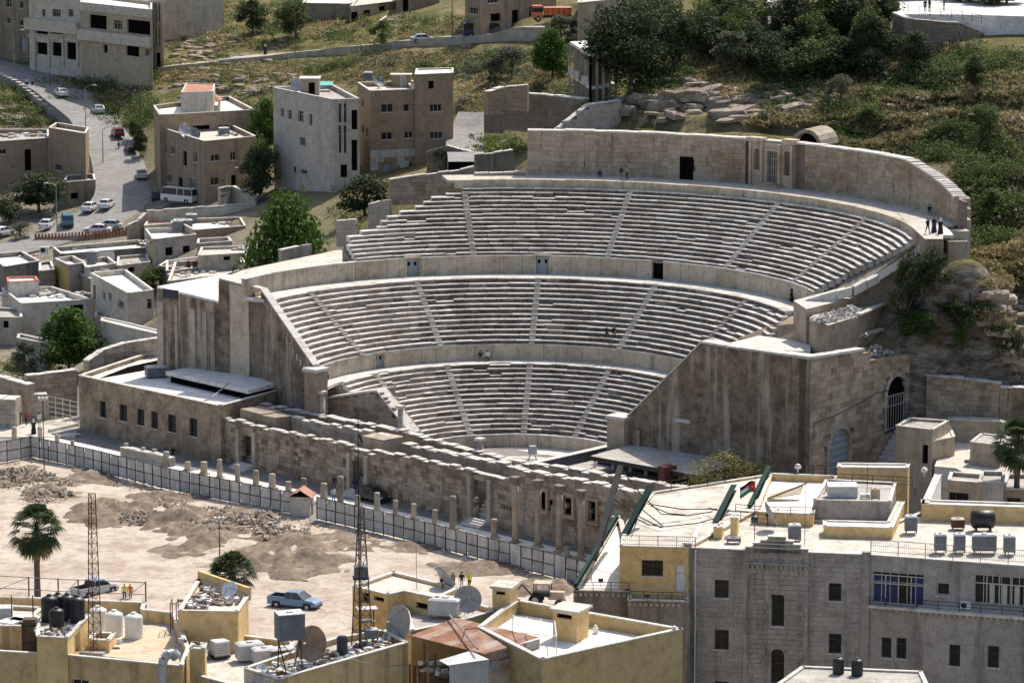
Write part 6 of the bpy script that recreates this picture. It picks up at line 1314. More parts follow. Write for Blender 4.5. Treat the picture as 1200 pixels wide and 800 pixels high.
mb = MB(); p = at(139.5, 754, ZF); mb.lathe([(.22, 0), (.25, .2), (.2, .4), (.05, .42)], c=p, n=10); o = mb.build('plastic_drum', M['whiteplastic']); tag(o, 'little white drum beside the planter tub', 'drum')
mb = MB(); p = at(134, 760, ZF); mb.box((p.x, p.y, ZF), (.75, .4, .1), .3); o = mb.build('black_tray', M['black']); tag(o, 'black tray lying by the white drum', 'tray')
pf = thing('pipe_scaffold', 'tall rusty pipe frame with diagonal braces along the back of the terrace', 'frame', (0, 0, 0))
Pb = [at(-20, 697, 17.3), at(34, 700, 17.3), at(68.5, 702, 17.3), at(92, 703, 17.3), at(171, 706, 17.3)]
for p in Pb: mb = MB(); mb.tube((p.x, p.y, 16.4), (p.x, p.y, 18.95), .06, n=6); mb.build('post', M['pole'], pf)
for a, b in zip(Pb[:-1], Pb[1:]):
 for z in (18.9, 17.95): mb = MB(); mb.tube((a.x, a.y, z), (b.x, b.y, z), .035, n=5); mb.build('rail', M['polegrey'], pf)
for a, b in ((Pb[1], Pb[0]), (Pb[3], Pb[2]), (Pb[4], Pb[4] + V((-2.2, 0, 0)))): mb = MB(); mb.tube((a.x, a.y, 18.9), (b.x + (a.x - b.x) * .1, b.y, 17.4), .03, n=5); mb.build('brace', M['polegrey'], pf)
for i, x in enumerate((39, 14)): q_ = at(x, 728, 18.3); mb = MB(); mb.tube((q_.x, q_.y, 18.2), (q_.x, q_.y, 20.3), .05, n=5); o = mb.build('roof_post', M['pole']); tag(o, ['thin bare post beside the black tanks', 'thin bare post among the pale panels at the left edge'][i], 'post')
hut = bld('roof_hut', 'big plain yellow roof hut with rubbish heaped on its roof beside the palm', [(209, 716), (279, 717), (291, 699), (232, 679)], None, M['yellow'], M['roof_cream'], z=18.9, base=12, par=.3)
P = hut[1]; mb = MB(); a, b = P[3], P[2]; d = (b - a).normalized(); obox(mb, a, d, V((d.y, -d.x, 0)), 0, (b - a).length, 18.6, 19.6, -.25, .02); mb.build('back_parapet', M['yellow'], hut[0])
junk('scraps of white sheet and stone heaped on the yellow hut roof', [(at(x, y, 18.62), .9) for x, y in ((226, 706), (240, 700), (254, 706), (268, 706), (245, 692), (262, 698), (232, 712))], s=(.1, .5), n=26)
dish('white dish standing on the rubbish of the yellow hut roof', at(270, 702, 18.6), .62, 200, 35, .45, M['white'])
ST_ = thing('roof_stand', 'rusty open pipe stand left of the yellow hut', 'stand', at(200, 742, ZF))
for sx in (0, .45):
 for sy in (0, 1.6): mb = MB(); mb.tube((sx, sy, 0), (sx, sy, 2.3), .04, n=5); mb.build('post', M['rustdark'], ST_)
for sx in (0, .45): mb = MB(); mb.tube((sx, 0, 2.3), (sx, 1.6, 2.3), .035, n=5); mb.build('rail', M['rustdark'], ST_)
mb = MB(); mb.tube((0, 0, 2.3), (.45, 0, 2.3), .035, n=5); mb.build('rail', M['rustdark'], ST_); mb = MB(); mb.tube((0, 0, 1.2), (0, 1.6, 1.2), .03, n=5); mb.build('rail', M['rustdark'], ST_)
DU = thing('vent_duct', 'fat grey ventilation duct bending over the terrace wall', 'duct', (0, 0, 0)); a = at(191, 778, 17.5); mb = MB()
pts = [(a.x, a.y - .3, 5), (a.x, a.y - .3, 17.6), (a.x + .1, a.y - .25, 18.0), (a.x + .35, a.y - .1, 18.25), (a.x + .75, a.y + .1, 18.3)]
for u, v in zip(pts[:-1], pts[1:]): mb.tube(u, v, .34, n=12)
mb.build('pipe', M['galv'], DU); mb = MB(); mb.tube((a.x + .7, a.y + .08, 18.3), (a.x + .95, a.y + .2, 18.0), .4, n=12); mb.build('hood', M['galv'], DU)
bld('chimney_pier', 'yellow square pier with junk on top beside the duct', [(222, 760), (240, 761), (242, 754), (225, 753)], None, M['yellow_dirty'], M['roof_grey'], z=18.2, base=-2, par=.1, cat='pier')
junk('cans and scrap on top of the yellow pier beside the duct', [(at(232, 757, 18.2), .35), (at(215, 752, 18), .3)], s=(.15, .35), n=7)
T2 = bld('yellow_building', 'low yellow roof deck holding the caged white tote and grey boxes', [(232, 792), (285, 806), (330, 790), (345, 752), (281, 744), (243, 752)], None, M['yellow_dirty'], M['roof_cream'], z=16.3, base=-2, par=.45)
t = thing('tote_tank', 'white square tote tank in a metal cage on a black pallet', 'tote tank', at(261, 771, 15.95), .5); mb = MB(); mb.box((0, .5, .16), (1.15, 1.0, 1.1), top=.97); mb.build('bladder', M['whiteplastic'], t)
mb = MB(); mb.box((0, .5, 0), (1.25, 1.1, .15)); mb.build('pallet', M['black'], t); mb = MB()
for k in range(6): z = .2 + k * .2; mb.path([(-.6, -.03, z), (.6, -.03, z), (.6, 1.03, z), (-.6, 1.03, z), (-.6, -.03, z)], .018, 3)
for k in range(7): x = -.6 + k * .2; mb.tube((x, -.03, .15), (x, -.03, 1.25), .018, n=3); mb.tube((.6, .0 + k * .17, .15), (.6, k * .17, 1.25), .018, n=3)
o = mb.build('cage', M['galv'], t)
boxthing('water_tank', 'long pale grey box left of the elevated tank, behind the tote', 'water tank', 292, 775, 15.95, 1.9, 1.3, 1.2, M['tanktop'], M['tanktop'], .35)
boxthing('water_tank', 'pale grey box with blue side below the elevated tank', 'water tank', 309, 779, 15.95, 1.7, 1.3, 1.05, M['tanktop'], M['tanktop'], .35)
boxthing('water_tank', 'darker blue grey box right under the elevated tank', 'water tank', 330, 777, 16.0, 2.0, 1.2, .95, M['tankgrey'], M['tanktop'], .35)
T3 = bld('yellow_building', 'yellow building with a cluttered roof of dishes and an elevated tank', [(286, 783), (327, 796), (393, 777), (478, 753), (450, 738), (395, 747), (330, 768)], None, M['yellow_dirty'], M['roof_grey'], z=17.2, base=-2, par=.35, wins=[(1, 398, 781, 411, 812, 'o')])
p, q_ = T3[1][0], T3[1][1]; d = (q_ - p).normalized(); n_ = V((d.y, -d.x, 0)); rows_ = []
for k in range(9):
 u = -rr_() * .4
 while u < (q_ - p).length:
  v = u + .42; u0, u1 = max(0, u), min((q_ - p).length, v)
  if u1 - u0 > .08: mb = MB(); obox(mb, p, d, n_, u0 + .01, u1 - .01, 17.1 - (k + 1) * .22, 17.1 - k * .22 - .02, .005, .04); mb.build('block', M['whitestone'], T3[0])
  u = v
ET = thing('elevated_tank', 'grey cube water tank raised on thin splayed legs', 'water tank', at(340, 788, 16.9)); mb = MB(); hz = 2.55
mb.box((0, 0, hz), (1.9, 1.5, 1.85), .3, top=1.0); mb.build('tank', M['tankgrey'], ET); mb = MB(); mb.box((0, 0, hz + 1.85), (1.95, 1.55, .06), .3); mb.box((0, 0, hz + 1.91), (.4, .4, .08), .3); mb.build('lid', M['tanktop'], ET)
for sx in (-1, 1):
 for sy in (-1, 1): mb = MB(); mb.tube((sx * .8, sy * .65, hz), (sx * .15 if sx * sy > 0 else sx * .95, sy * .8, -.1), .05, n=5); mb.build('leg', M['iron'], ET)
mb = MB(); mb.tube((-.9, -.6, .5), (.9, .6, hz - .1), .035, n=4); mb.tube((.9, -.6, .5), (-.9, .6, hz - .1), .035, n=4); mb.build('brace', M['iron'], ET)
dish('big rusty brown dish right of the elevated tank', at(369, 778, 16.9), 1.3, 215, 12, .9, M['rustdish'])
dish('half hidden rusty dish between the elevated tank and the big brown dish', at(356, 772, 16.9), .75, 150, 15, .3, M['rustdish'])
dish('small white dish lying low at the front corner of the cluttered roof', at(307, 789, 16.9), .42, 190, 50, .1, M['white'])
dish('large pale dish with stained bowl above the cluttered roof edge', at(471, 746, 17), 1.4, 232, 15, .3, M['paledish'])
mb = MB(); p = at(401, 766, 16.9); mb.lathe([(.35, 0), (.4, .1), (.4, 1.25), (.3, 1.35), (.1, 1.37)], c=p, n=14); o = mb.build('barrel', M['navy']); tag(o, 'dark blue barrel on the cluttered roof left of the mast', 'barrel')
junk('cables, blocks and scrap strewn over the cluttered roof', [(at(x, y, 16.87), 1.3) for x, y in ((345, 782), (375, 775), (395, 768), (415, 766), (435, 759), (455, 752), (330, 785))], s=(.1, .55), n=26)
p = at(421.5, 762, 16.9); lattice('lattice_mast', 'dark lattice mast carrying a grey cube tank before the stage wall', at(424, 757, 16.9), 10.3, 1.5, M['pole'], 9, .22, 3, r=.04)
t = thing('mast_tank', 'grey cube hung inside the lattice mast', 'tank', at(423.5, 757, 16.9)); mb = MB(); mb.box((0, .1, 5.2), (1.0, .9, .85), .1, top=.98); mb.build('body', M['tankgrey'], t); mb = MB(); mb.box((0, .1, 5.1), (1.2, 1.1, .08), .1); mb.build('platform', M['iron'], t)
boxthing('water_tank', 'small grey tank at the foot of the lattice mast', 'water tank', 435, 750, 17.4, .95, .8, .7, M['tankgrey'], M['tanktop'], .2)
t = thing('mast_platform', 'little white topped shelf on posts against the lattice mast', 'platform', at(430, 752, 17)); mb = MB(); mb.box((0, 0, 2.5), (1.5, 1.0, .1), .2); mb.build('shelf', M['tanktop'], t)
for sx in (-.5, .5): mb = MB(); mb.box((sx, 0, 0), (.09, .09, 2.5)); mb.build('post', M['iron'], t)
for z in (.9, 1.6): mb = MB(); mb.box((0, 0, z), (1.2, .8, .06), .2); mb.build('shelf', M['tankgrey'], t)
t = thing('antenna_pole', 'tall thin black antenna pole rising in front of the stage wall', 'antenna', p); hh = onp(421.5, 486, p, (1, 0)).z - p.z; mb = MB(); mb.tube((0, 0, 0), (0, 0, hh * .7), .065, .05, 6); mb.tube((0, 0, hh * .7), (0, 0, hh), .045, .025, 5); mb.build('pole', M['iron'], t)
mb = MB(); mb.tube((.05, 0, hh - 1.4), (.3, 0, hh - 2.0), .09, n=6); mb.lathe([(.1, 0), (.12, .15), (.04, .3)], c=(0, 0, hh - .9), n=8); mb.tube((-.2, 0, hh - .2), (.2, 0, hh - .2), .02, n=4); mb.build('aerial', M['iron'], t)
lattice('lattice_mast', 'slender rusty lattice mast rising from the yellow terrace over the square', at(111, 764, 16.4), 11.9, .95, M['rustdark'], 16, .5, 3, r=.03)
t = thing('antenna_pole', 'thin pale whip aerial standing on the cream roof', 'antenna', at(488, 690, 18)); mb = MB(); mb.tube((0, 0, 0), (0, 0, 8.5), .03, .02, 5); mb.build('pole', M['polegrey'], t); mb = MB(); mb.tube((-1.0, 0, 8.2), (1.2, 0, 8.6), .02, n=4); mb.build('aerial', M['polegrey'], t)
# ================================================================ FOREGROUND, centre
T4 = bld('cream_roof_building', 'yellow building with a wide cream roof edged by a pale parapet', [(413, 687), (454, 697), (474, 693), (513, 701), (538, 689), (461, 670)], None, M['yellow'], M['roof_cream'], z=18.2, base=10, par=.18, wins=[(2, 487, 706, 501, 713, 'o'), (0, 424, 694, 432, 706, 'o'), (0, 438, 699, 450, 704, 'o')], th=.25)
T5 = bld('yellow_building', 'low yellow terrace with grey tank box and two dishes', [(482, 740), (550, 725), (582, 715), (559, 707), (513, 701), (474, 712)], None, M['yellow'], M['roof_grey'], z=17.0, base=8, par=.3)
boxthing('air_handler', 'big pale grey air handling box beside the two dishes', 'air conditioner', 522, 723, 16.9, 2.3, 1.6, 1.25, M['tanktop'], M['tanktop'], -.25)
dish('tilted grey dish with its edge to the camera, left of the round one', at(519, 704, 17), 1.05, 60, 30, 1.2, M['tankdish'])
dish('round grey dish facing the camera beside the air handling box', at(548, 719, 16.9), 1.05, 175, 20, .6, M['paledish'])
for i, (px, lb, bx) in enumerate((([(577, 690), (598, 692), (607, 686), (587, 683)], 'bright yellow square chimney tower with pale cap, left of the two', 1), ([(648, 716), (676, 720), (690, 713), (662, 709)], 'bright yellow square chimney tower with pale cap, right of the two', 1))):
 z_ = 18.6; cbt = bld('chimney_tower', lb, px, None, M['yellow'], M['roof_cream'], z=z_, base=12, par=.05, cat='chimney', wins=[(0, px[0][0] + 4, px[0][1] + 3, px[1][0] - 6, px[1][1] + 4.5, 'o'), (1, px[1][0] + 3, px[1][1] + 1, px[2][0] - 4, px[2][1] + 6, 'o')])
 c = sum(cbt[1], V()) / 4; mb = MB(); mb.prism([(c.x + (q.x - c.x) * 1.22, c.y + (q.y - c.y) * 1.22) for q in cbt[1]], z_ + .1, z_ + .28); mb.build('cap', M['roof_cream'], cbt[0])
T6 = bld('yellow_building', 'big yellow walled building with bright white roof and sharp corner', [(635, 773), (800, 737), (606, 703), (585, 716), (560, 735)], None, M['yellow_front'], M['roof_white'], z=17.4, base=-2, par=.95, th=.28)
mb = MB(); p = at(698, 741, 16.5); mb.lathe([(.22, 0), (.2, .4), (.1, .5), (.1, .6)], c=p, n=10); o = mb.build('roof_vent', M['whiteplastic']); tag(o, 'small white vent pot on the bright white roof', 'vent')
mb = MB(); p = at(790, 737, 17.5); mb.lathe([(.12, 0), (.16, .12), (.16, .22), (.02, .3)], c=p, n=10); o = mb.build('lamp', M['whiteplastic']); tag(o, 'round lamp at the sharp corner of the yellow building', 'lamp')
t = thing('pergola', 'white pipe frame over the bright white roof, left of the right chimney tower', 'frame', (0, 0, 0)); q0 = [at(x, y, 16.5) for x, y in ((601, 745), (650, 752), (652, 770), (612, 766))]
for p in q0: mb = MB(); mb.tube(p, p + V((0, 0, 1.6)), .045, n=5); mb.build('post', M['whiteplastic'], t)
for i in range(4): mb = MB(); mb.tube(q0[i] + V((0, 0, 1.6)), q0[(i + 1) % 4] + V((0, 0, 1.6)), .045, n=5); mb.build('beam', M['whiteplastic'], t)
for k in (.33, .66): mb = MB(); mb.tube(q0[0].lerp(q0[1], k) + V((0, 0, 1.62)), q0[3].lerp(q0[2], k) + V((0, 0, 1.62)), .035, n=5); mb.build('beam', M['whiteplastic'], t)
RR = thing('rusty_shed', 'shed with a rust brown corrugated roof and patched sheet walls', 'shed', (0, 0, 0)); zr = 17.3
C4 = [at(481, 744, zr), at(568, 766, zr - .2), at(631, 746, zr), at(533, 723, zr + .2)]
ns = 9
for i in range(ns):      # each sheet of the roof runs front to back, overlapping, ridged
 mb = MB(); k = 8; vs = []
 for j in range(k + 1):
  u = (i + j / k * 1.02) / ns; a = C4[0].lerp(C4[1], u); b = C4[3].lerp(C4[2], u); e = V((0, 0, .035 * (1 if j % 2 else -1) + .012 * (i % 2)))
  for w_ in (0, .5, 1): vs.append(a.lerp(b, w_) + e)
 fs = [(j * 3 + w_, j * 3 + 3 + w_, j * 3 + 4 + w_, j * 3 + 1 + w_) for j in range(k) for w_ in range(2)]; mb.add(vs, fs); mb.build('roof_sheet', [M['rust'], M['rust2']][i % 3 == 1], RR)
def sheet(a, b, z0, z1, mat, name='wall_sheet', n=14, parent=RR, amp=.03):
 mb = MB(); vs = []; d = (b - a).normalized(); n_ = V((d.y, -d.x, 0))
 for j in range(n + 1):
  p = a.lerp(b, j / n) + n_ * (amp if j % 2 else -amp); vs += [(p.x, p.y, z0(j / n) if callable(z0) else z0), (p.x, p.y, z1(j / n) if callable(z1) else z1)]
 mb.add(vs, [(2 * j, 2 * j + 2, 2 * j + 3, 2 * j + 1) for j in range(n)]); mb.build(name, mat, parent)
A, Bq = C4[1], C4[2]; d = (Bq - A).normalized(); n_ = V((d.y, -d.x, 0))
for i in range(4):
 a, b = A.lerp(Bq, i / 4) + n_ * .1, A.lerp(Bq, (i + 1.03) / 4) + n_ * (.1 + .02 * (i % 2)); sheet(a, b, zr - .85 - ru(0, .2), zr - .12, [M['rust2'], M['patchy'], M['rust'], M['patchy']][i]); sheet(a, b, zr - 1.7 - ru(0, .2), zr - .8, [M['patchy'], M['rust2'], M['patchy'], M['rust']][i])
a, b = A + V((0, 0, 0)), Bq; mb = MB(); mb.hexa([V((v.x, v.y, -2)) for v in (a, b, b - n_ * .3, a - n_ * .3)] + [V((v.x, v.y, zr - 1.2)) for v in (a, b, b - n_ * .3, a - n_ * .3)]); mb.build('wall', M['cream'], RR)
Sq = [at(515, 775, 17.0), at(571, 771, 17.0), at(551, 762, 17.3)]
for i in range(5): sheet(at(527 + i * 9.2, 778 - i * 1.2, 17.0), at(527 + (i + 1) * 9.3, 778 - (i + 1) * 1.2, 17.0), 13, 17.0, M['sheet'], n=6)
P = [at(x, y, z) for x, y, z in ((525, 779, 17.05), (573, 772, 17.05), (551, 762, 17.2), (514, 773, 17.1))]; mb = MB(); mb.add(P + [v - V((0, 0, .05)) for v in P], [(0, 1, 2, 3), (7, 6, 5, 4), (0, 4, 5, 1), (3, 2, 6, 7)]); mb.build('lean_to_roof', M['sheet'], RR)
a, b = at(527, 724, 17.6), at(560, 763, 17.5); mb = MB(); mb.tube(a + V((0, 0, .25)), b + V((0, 0, .2)), .09, n=5); mb.build('loose_beam', M['polegrey'], RR)
mb = MB(); a = at(540, 752, 17.4); mb.path([a, a + V((.35, .3, .9)), a + V((1.2, .6, .9))], .03); mb.build('loose_bar', M['iron'], RR)
t = thing('pipe_bundle', 'vertical pipes and meters in the dark gap below the rusty roof', 'pipes', (0, 0, 0))
for i, (x, y0) in enumerate(((497, 757), (502, 762), (510, 760), (489, 770))): p = at(x, y0, 16.6); mb = MB(); mb.tube((p.x, p.y, 6), (p.x, p.y, 16.8 - .3 * i), .06, n=6); mb.build('pipe', M['polegrey'] if i % 2 else M['pole'], t)
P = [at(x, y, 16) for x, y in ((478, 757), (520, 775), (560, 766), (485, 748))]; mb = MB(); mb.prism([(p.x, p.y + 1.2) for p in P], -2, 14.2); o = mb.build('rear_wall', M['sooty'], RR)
junk('white pipes and offcuts piled under the lean-to', [(at(x, y, 15), .8) for x, y in ((512, 785), (520, 790), (505, 778))], s=(.15, .6), n=14)
# ================================================================ FOREGROUND, right: grey stone building
ZG = 16.2
FW = []
def W_(f, *a): FW.append((f,) + a)
PXG = [(805, 642), (1019, 650.5), (1260, 668), (1260, 604), (1080, 600), (1048, 612), (953, 610), (885, 600), (830, 596)]
for x0, x1 in ((837.5, 854),):
 for y0, y1 in ((679, 700), (737.5, 760.5), (798, 820)): W_(0, x0, y0, x1, y1, 'g')
for y0, y1 in ((683, 703.5), (742, 765)): W_(0, 971, y0, 986, y1, 'g')
W_(0, 904, 700, 919, 733, 'g'); W_(0, 903.5, 767, 919, 800, 'g')
for a in ((1022.5, 671, 1082.5, 708, 'b'), (1097.5, 683, 1112.5, 697, 'w'), (1141.5, 675, 1215, 709, 'b'), (1033, 746.5, 1044.5, 770, 'g'), (1050.5, 747, 1062, 771, 'g')): W_(1, *a)
T7 = bld('grey_stone_building', 'large grey ashlar building with arched windows, gable and glazed verandas at bottom right', PXG, None, M['greystone'], M['roof_cream'], z=ZG, base=-2, par=.12, wins=FW, th=.3, cat='building')
g = T7[0]; P = T7[1]; p = P[0]; d = (P[1] - P[0]).normalized(); n_ = V((d.y, -d.x, 0)); U = lambda x, y, o=0.: (onp(x, y, p, d) - p).dot(d); Zp = lambda x, y: onp(x, y, p, d).z
wins_uv = []
for (f, x0, y0, x1, y1, st) in FW:
 if f == 0: wins_uv.append((U(x0, y0) - .12, U(x1, y0) + .12, Zp(x0, y1) - .14, Zp(x0, y0) + .12))
u0w, u1w = U(805, 640), U(1019, 650); allb = []
z = Zp(900, 806)
while z < ZG - .15:
 h = .42; u = u0w - rr_() * .8
 while u < u1w:
  v = u + random.choice((.75, .95, 1.15)); a_, b_ = max(u, u0w), min(v, u1w); u = v
  if b_ - a_ < .15 or any(a_ < w[1] and b_ > w[0] and z < w[3] and z + h > w[2] for w in wins_uv): continue
  ua, ub = U(874, 650), U(947, 650)
  allb.append((a_, b_, z, min(z + h, ZG - .1), .06 if (a_ > ua and b_ < ub) else .0))
 z += h
vis = sorted(allb, key=lambda t_: -(t_[1] - t_[0]))
bm_ = MB()
for i, (a_, b_, z0, z1, of) in enumerate(vis):
 o1 = .03 + of + ru(0, .02)
 if i < 280: mb = MB(); c = p + d * ((a_ + b_) / 2) + n_ * 0; c.z = z0; L = (b_ - a_) / 2 - .012; obox(mb, (0, 0), d, n_, -L, L, 0.012, z1 - z0 - .012, 0.002, o1); mb.build('stone', M['greystone'], g, loc=c)
 else: obox(bm_, p, d, n_, a_ + .012, b_ - .012, z0 + .012, z1 - .012, .002, o1)
o = bm_.build('ashlar', M['greystone'], g); tag(o, kind='stuff')
ua, ub = U(874, 640), U(947, 641); mb = MB()
steps = [(0, 1, 0), (.12, .88, .35), (.24, .76, .62), (.36, .64, .95)]
for s0, s1, hz in steps: obox(mb, p, d, n_, ua + (ub - ua) * s0, ua + (ub - ua) * s1, ZG - .05, ZG + .3 + hz, -.35, .12)
mb.build('stepped_gable', M['greystone'], g)
mb = MB()
for s0, s1, hz in steps: obox(mb, p, d, n_, ua + (ub - ua) * s0 - .06, ua + (ub - ua) * s1 + .06, ZG + .3 + hz, ZG + .38 + hz, -.42, .2)
mb.build('coping', M['coping'], g)
zc = Zp(910, 661); mb = MB(); obox(mb, p, d, n_, ua - .05, ub + .05, zc, zc + .18, 0, .3); obox(mb, p, d, n_, ua, ub, zc - .42, zc - .34, 0, .2); mb.build('cornice', M['greystone'], g)
for k in range(13): u = ua + (ub - ua) * (k + .5) / 13; mb = MB(); obox(mb, p, d, n_, u - .11, u + .11, zc - .33, zc - .01, .02, .22); mb.build('dentil', M['greystone'], g)
for x in (874, 945): mb = MB(); u = U(x, 700); obox(mb, p, d, n_, u - .18, u + .18, 4, ZG, .05, .16); mb.build('pilaster', M['greystone'], g)
mb = MB(); u = U(936.5, 700)
for k in range(34): zz = Zp(936, 682) - .3 - k * .28; obox(mb, p, d, n_, u - .09, u + .09, zz, zz + .2, .08, .17)
o = mb.build('bead_moulding', M['greystone'], g); tag(o, kind='stuff')
for yb, yt in ((700, 692), (767, 759)):      # pointed arch heads over the tall windows
 uc = (U(903.7, yb) + U(919, yb)) / 2; r = (U(919, yb) - U(903.7, yb)) / 2; zb = Zp(911, yb); mb = MB(); K = 8; hgt = Zp(911, yt) - zb
 f = lambda t, rr, o_: (p.x + d.x * (uc - rr * cos(t)) + n_.x * o_, p.y + d.y * (uc - rr * cos(t)) + n_.y * o_, zb + hgt * (rr / r) * sin(t) ** .85)
 mb.add([f(PI * k / 12, r, .095) for k in range(13)], [tuple(range(13))[::-1]]); hd = mb.build('arched_light', M['glass'], g); mb = MB()
 for k in range(K):
  t0, t1 = PI * (k + .03) / K, PI * (k + .97) / K; mb.hexa([f(t0, r, .15), f(t0, r * 1.28, .15), f(t1, r * 1.28, .15), f(t1, r, .15), f(t0, r, .02), f(t0, r * 1.28, .02), f(t1, r * 1.28, .02), f(t1, r, .02)])
 mb.build('arch_stones', M['greystone'], hd)
mb = MB(); obox(mb, p, d, n_, -.25, .35, 0, ZG + .35, -.3, .14); mb.build('corner_pilaster', M['greystone'], g); mb = MB(); obox(mb, p, d, n_, -.35, .45, ZG + .35, ZG + .5, -.4, .24); mb.build('cap', M['coping'], g)
mb = MB(); u = U(815.5, 650); q0 = p + d * u + n_ * .2; mb.tube((q0.x, q0.y, 0), (q0.x, q0.y, ZG - .1), .06, n=8); mb.build('drain_pipe', M['whiteplastic'], g)
mb = MB(); q0 = P[1]; d2 = (P[2] - P[1]).normalized(); n2 = V((d2.y, -d2.x, 0)); obox(mb, q0, d, n_, -.62, .05, 0, ZG + .3, -.3, .2); mb.build('corner_pilaster', M['greystone'], g)
U2 = lambda x, y: (onp(x, y, q0, d2) - q0).dot(d2); Z2 = lambda x, y: onp(x, y, q0, d2).z
ub0 = U2(1078, 720); mb = MB(); pr_out = 1.1; zt = Z2(1140, 714) - .2
pe = q0 + d2 * ub0 + n2 * pr_out; holes = []
pp = lambda x, y: onp(x, y, pe, d2)
hl = []
for x0, x1, y0, y1 in ((1112, 1125.5, 755.5, 779.5), (1157, 1171, 757, 781)):
 a, b = pp(x0, y1), pp(x1, y0); hl.append(((a - pe).dot(d2), (b - pe).dot(d2), a.z, b.z))
Lr = 14.0; face_wall(mb, pe, pe + d2 * Lr, n2, -2, zt, hl); mb.add([(pe.x, pe.y, -2), (pe.x, pe.y, zt), ((pe - n2 * pr_out).x, (pe - n2 * pr_out).y, zt), ((pe - n2 * pr_out).x, (pe - n2 * pr_out).y, -2)], [(0, 1, 2, 3)]); mb.build('bay_wall', M['greystone'], g)
for h in hl: window_part(g, pe, d2, n2, h, 'g')
for h in hl: mb = MB(); obox(mb, pe, d2, n2, h[0] - .15, h[1] + .15, h[3] + .03, h[3] + .75, .01, .06); mb.build('lintel_panel', M['greystone'], g)
mb = MB(); obox(mb, pe, d2, n2, -.15, Lr, zt, zt + .25, -pr_out, .25); mb.build('balcony_slab', M['coping'], g)
for k in range(26): mb = MB(); obox(mb, pe, d2, n2, k * .5, k * .5 + .28, zt - .3, zt - .01, 0.01, .18); mb.build('dentil', M['greystone'], g)
mb = MB(); zl = Z2(1050, 709) - .25; obox(mb, q0, d2, n2, .1, ub0, zl, zl + .22, 0, .55); mb.build('balcony_slab', M['coping'], g)
for k in range(8): mb = MB(); obox(mb, q0, d2, n2, .2 + k * .5, .48 + k * .5, zl - .28, zl - .01, 0.01, .18); mb.build('dentil', M['greystone'], g)
railing('thin dark rail of the left veranda balcony on the grey building', [q0 + d2 * .15 + n2 * .5 + V((0, 0, zl + .22 - q0.z)), q0 + d2 * (ub0 - .1) + n2 * .5 + V((0, 0, zl + .22 - q0.z))], .7, M['iron'], 1.6)
railing('long dark rail of the right balcony on the grey building', [pe + n2 * .18 + V((0, 0, zt + .25 - pe.z)), pe + d2 * Lr + n2 * .18 + V((0, 0, zt + .25 - pe.z))], .75, M['iron'], 1.7)
c = q0 + d2 * U2(1133, 712) + n2 * .5; ac_unit('white air conditioner on the right balcony of the grey building', (c.x, c.y, zt + .27), atan2(d2.y, d2.x), s=1.0)
railing('long pale barred railing along the right roof edge of the grey building', [q0 + d2 * .1 + V((0, 0, .1)), q0 + d2 * 16 + V((0, 0, .1))], 1.25, M['polegrey'], 2.3, infill=True)
for h, (x0, x1) in zip(range(2), ((1022.5, 1082.5), (1141.5, 1215))):      # veranda glass: transom grid and curtains
 u0, u1 = U2(x0, 690), U2(x1, 690); z0, z1 = Z2(x0, 708), Z2(x0, 672); gm = thing('x', None, None) if 0 else None
 n = 4 if h == 0 else 5; mb = MB()
 for k in range(n + 1): u = u0 + (u1 - u0) * k / n; obox(mb, q0, d2, n2, u - .04, u + .04, z0, z1, -.18, -.08)
 for zz in (z0, z0 + (z1 - z0) * .7, z1 - .08): obox(mb, q0, d2, n2, u0, u1, zz, zz + .08, -.175, -.085)
 mb.build('veranda_frame', M['frame'], g)
 if h == 0: mb = MB(); [obox(mb, q0, d2, n2, u0 + (u1 - u0) * k / 4 + .06, u0 + (u1 - u0) * (k + 1) / 4 - .06, z0 + .05, z1 - .1, -.27, -.25) for k in (0, 1, 3)]; mb.build('blue_blind', M['navyblind'], g)
 else: mb = MB(); [obox(mb, q0, d2, n2, u0 + (u1 - u0) * k / 5 + .2, u0 + (u1 - u0) * (k + .6) / 5, z0 + .05, z1 - .7, -.27, -.25) for k in (1, 2, 3)]; mb.build('curtain', M['frame'], g)
for i, (x, y, w_, lb) in enumerate(((1102.5, 648, .95, 'leftmost of the four grey tanks along the roof railing'), (1125, 648, .9, 'second of the four grey tanks along the roof railing'), (1154, 648.5, 1.95, 'widest of the four grey tanks along the roof railing'), (1183.5, 650, .9, 'rightmost of the four grey tanks along the roof railing'))):
 boxthing('water_tank', lb, 'water tank', x, y, ZG, w_, 1.0, 1.35, M['tankgrey'], M['tanktop'], 0, 'grey square tanks on the grey building roof', legs=.1)
boxthing('water_tank', 'grey tank standing alone by the white diagonal wall', 'water tank', 1068, 625, ZG, 1.0, 1.0, 1.25, M['tankgrey'], M['tanktop'], legs=.1)
boxthing('water_tank', 'dark grey tank just behind the stepped gable', 'water tank', 931.5, 634, ZG, 1.05, 1.0, 1.25, M['tankgrey'], M['tanktop'])
p_ = at(1153, 623, ZG); t = thing('water_tank', 'big black cylinder tank lying on its side behind the grey tanks', 'water tank', p_); mb = MB(); mb.lathe([(.1, -1.05), (.6, -1.0), (.78, -.85), (.78, .85), (.6, 1.0), (.1, 1.05)], c=(0, .8, .95), n=20, axis=(1, 0, 0)); mb.build('body', M['black'], t, smooth=True)
for s in (-.6, .6): mb = MB(); mb.box((s, .8, 0), (.15, 1.2, .3)); mb.build('cradle', M['iron'], t)
boxthing('roof_cabinet', 'dark red brown open box left of the black cylinder', 'cabinet', 1123, 620, ZG, 1.1, .9, .75, M['rustdark'], M['roof_cream'])
P2_ = bld('stone_penthouse', 'low grey stone block on the roof with a white box on top', [(953, 586), (1044, 588), (1050, 566), (968, 562)], None, M['greystone'], M['roof_grey'], z=17.9, base=16, par=.1, cat='penthouse')
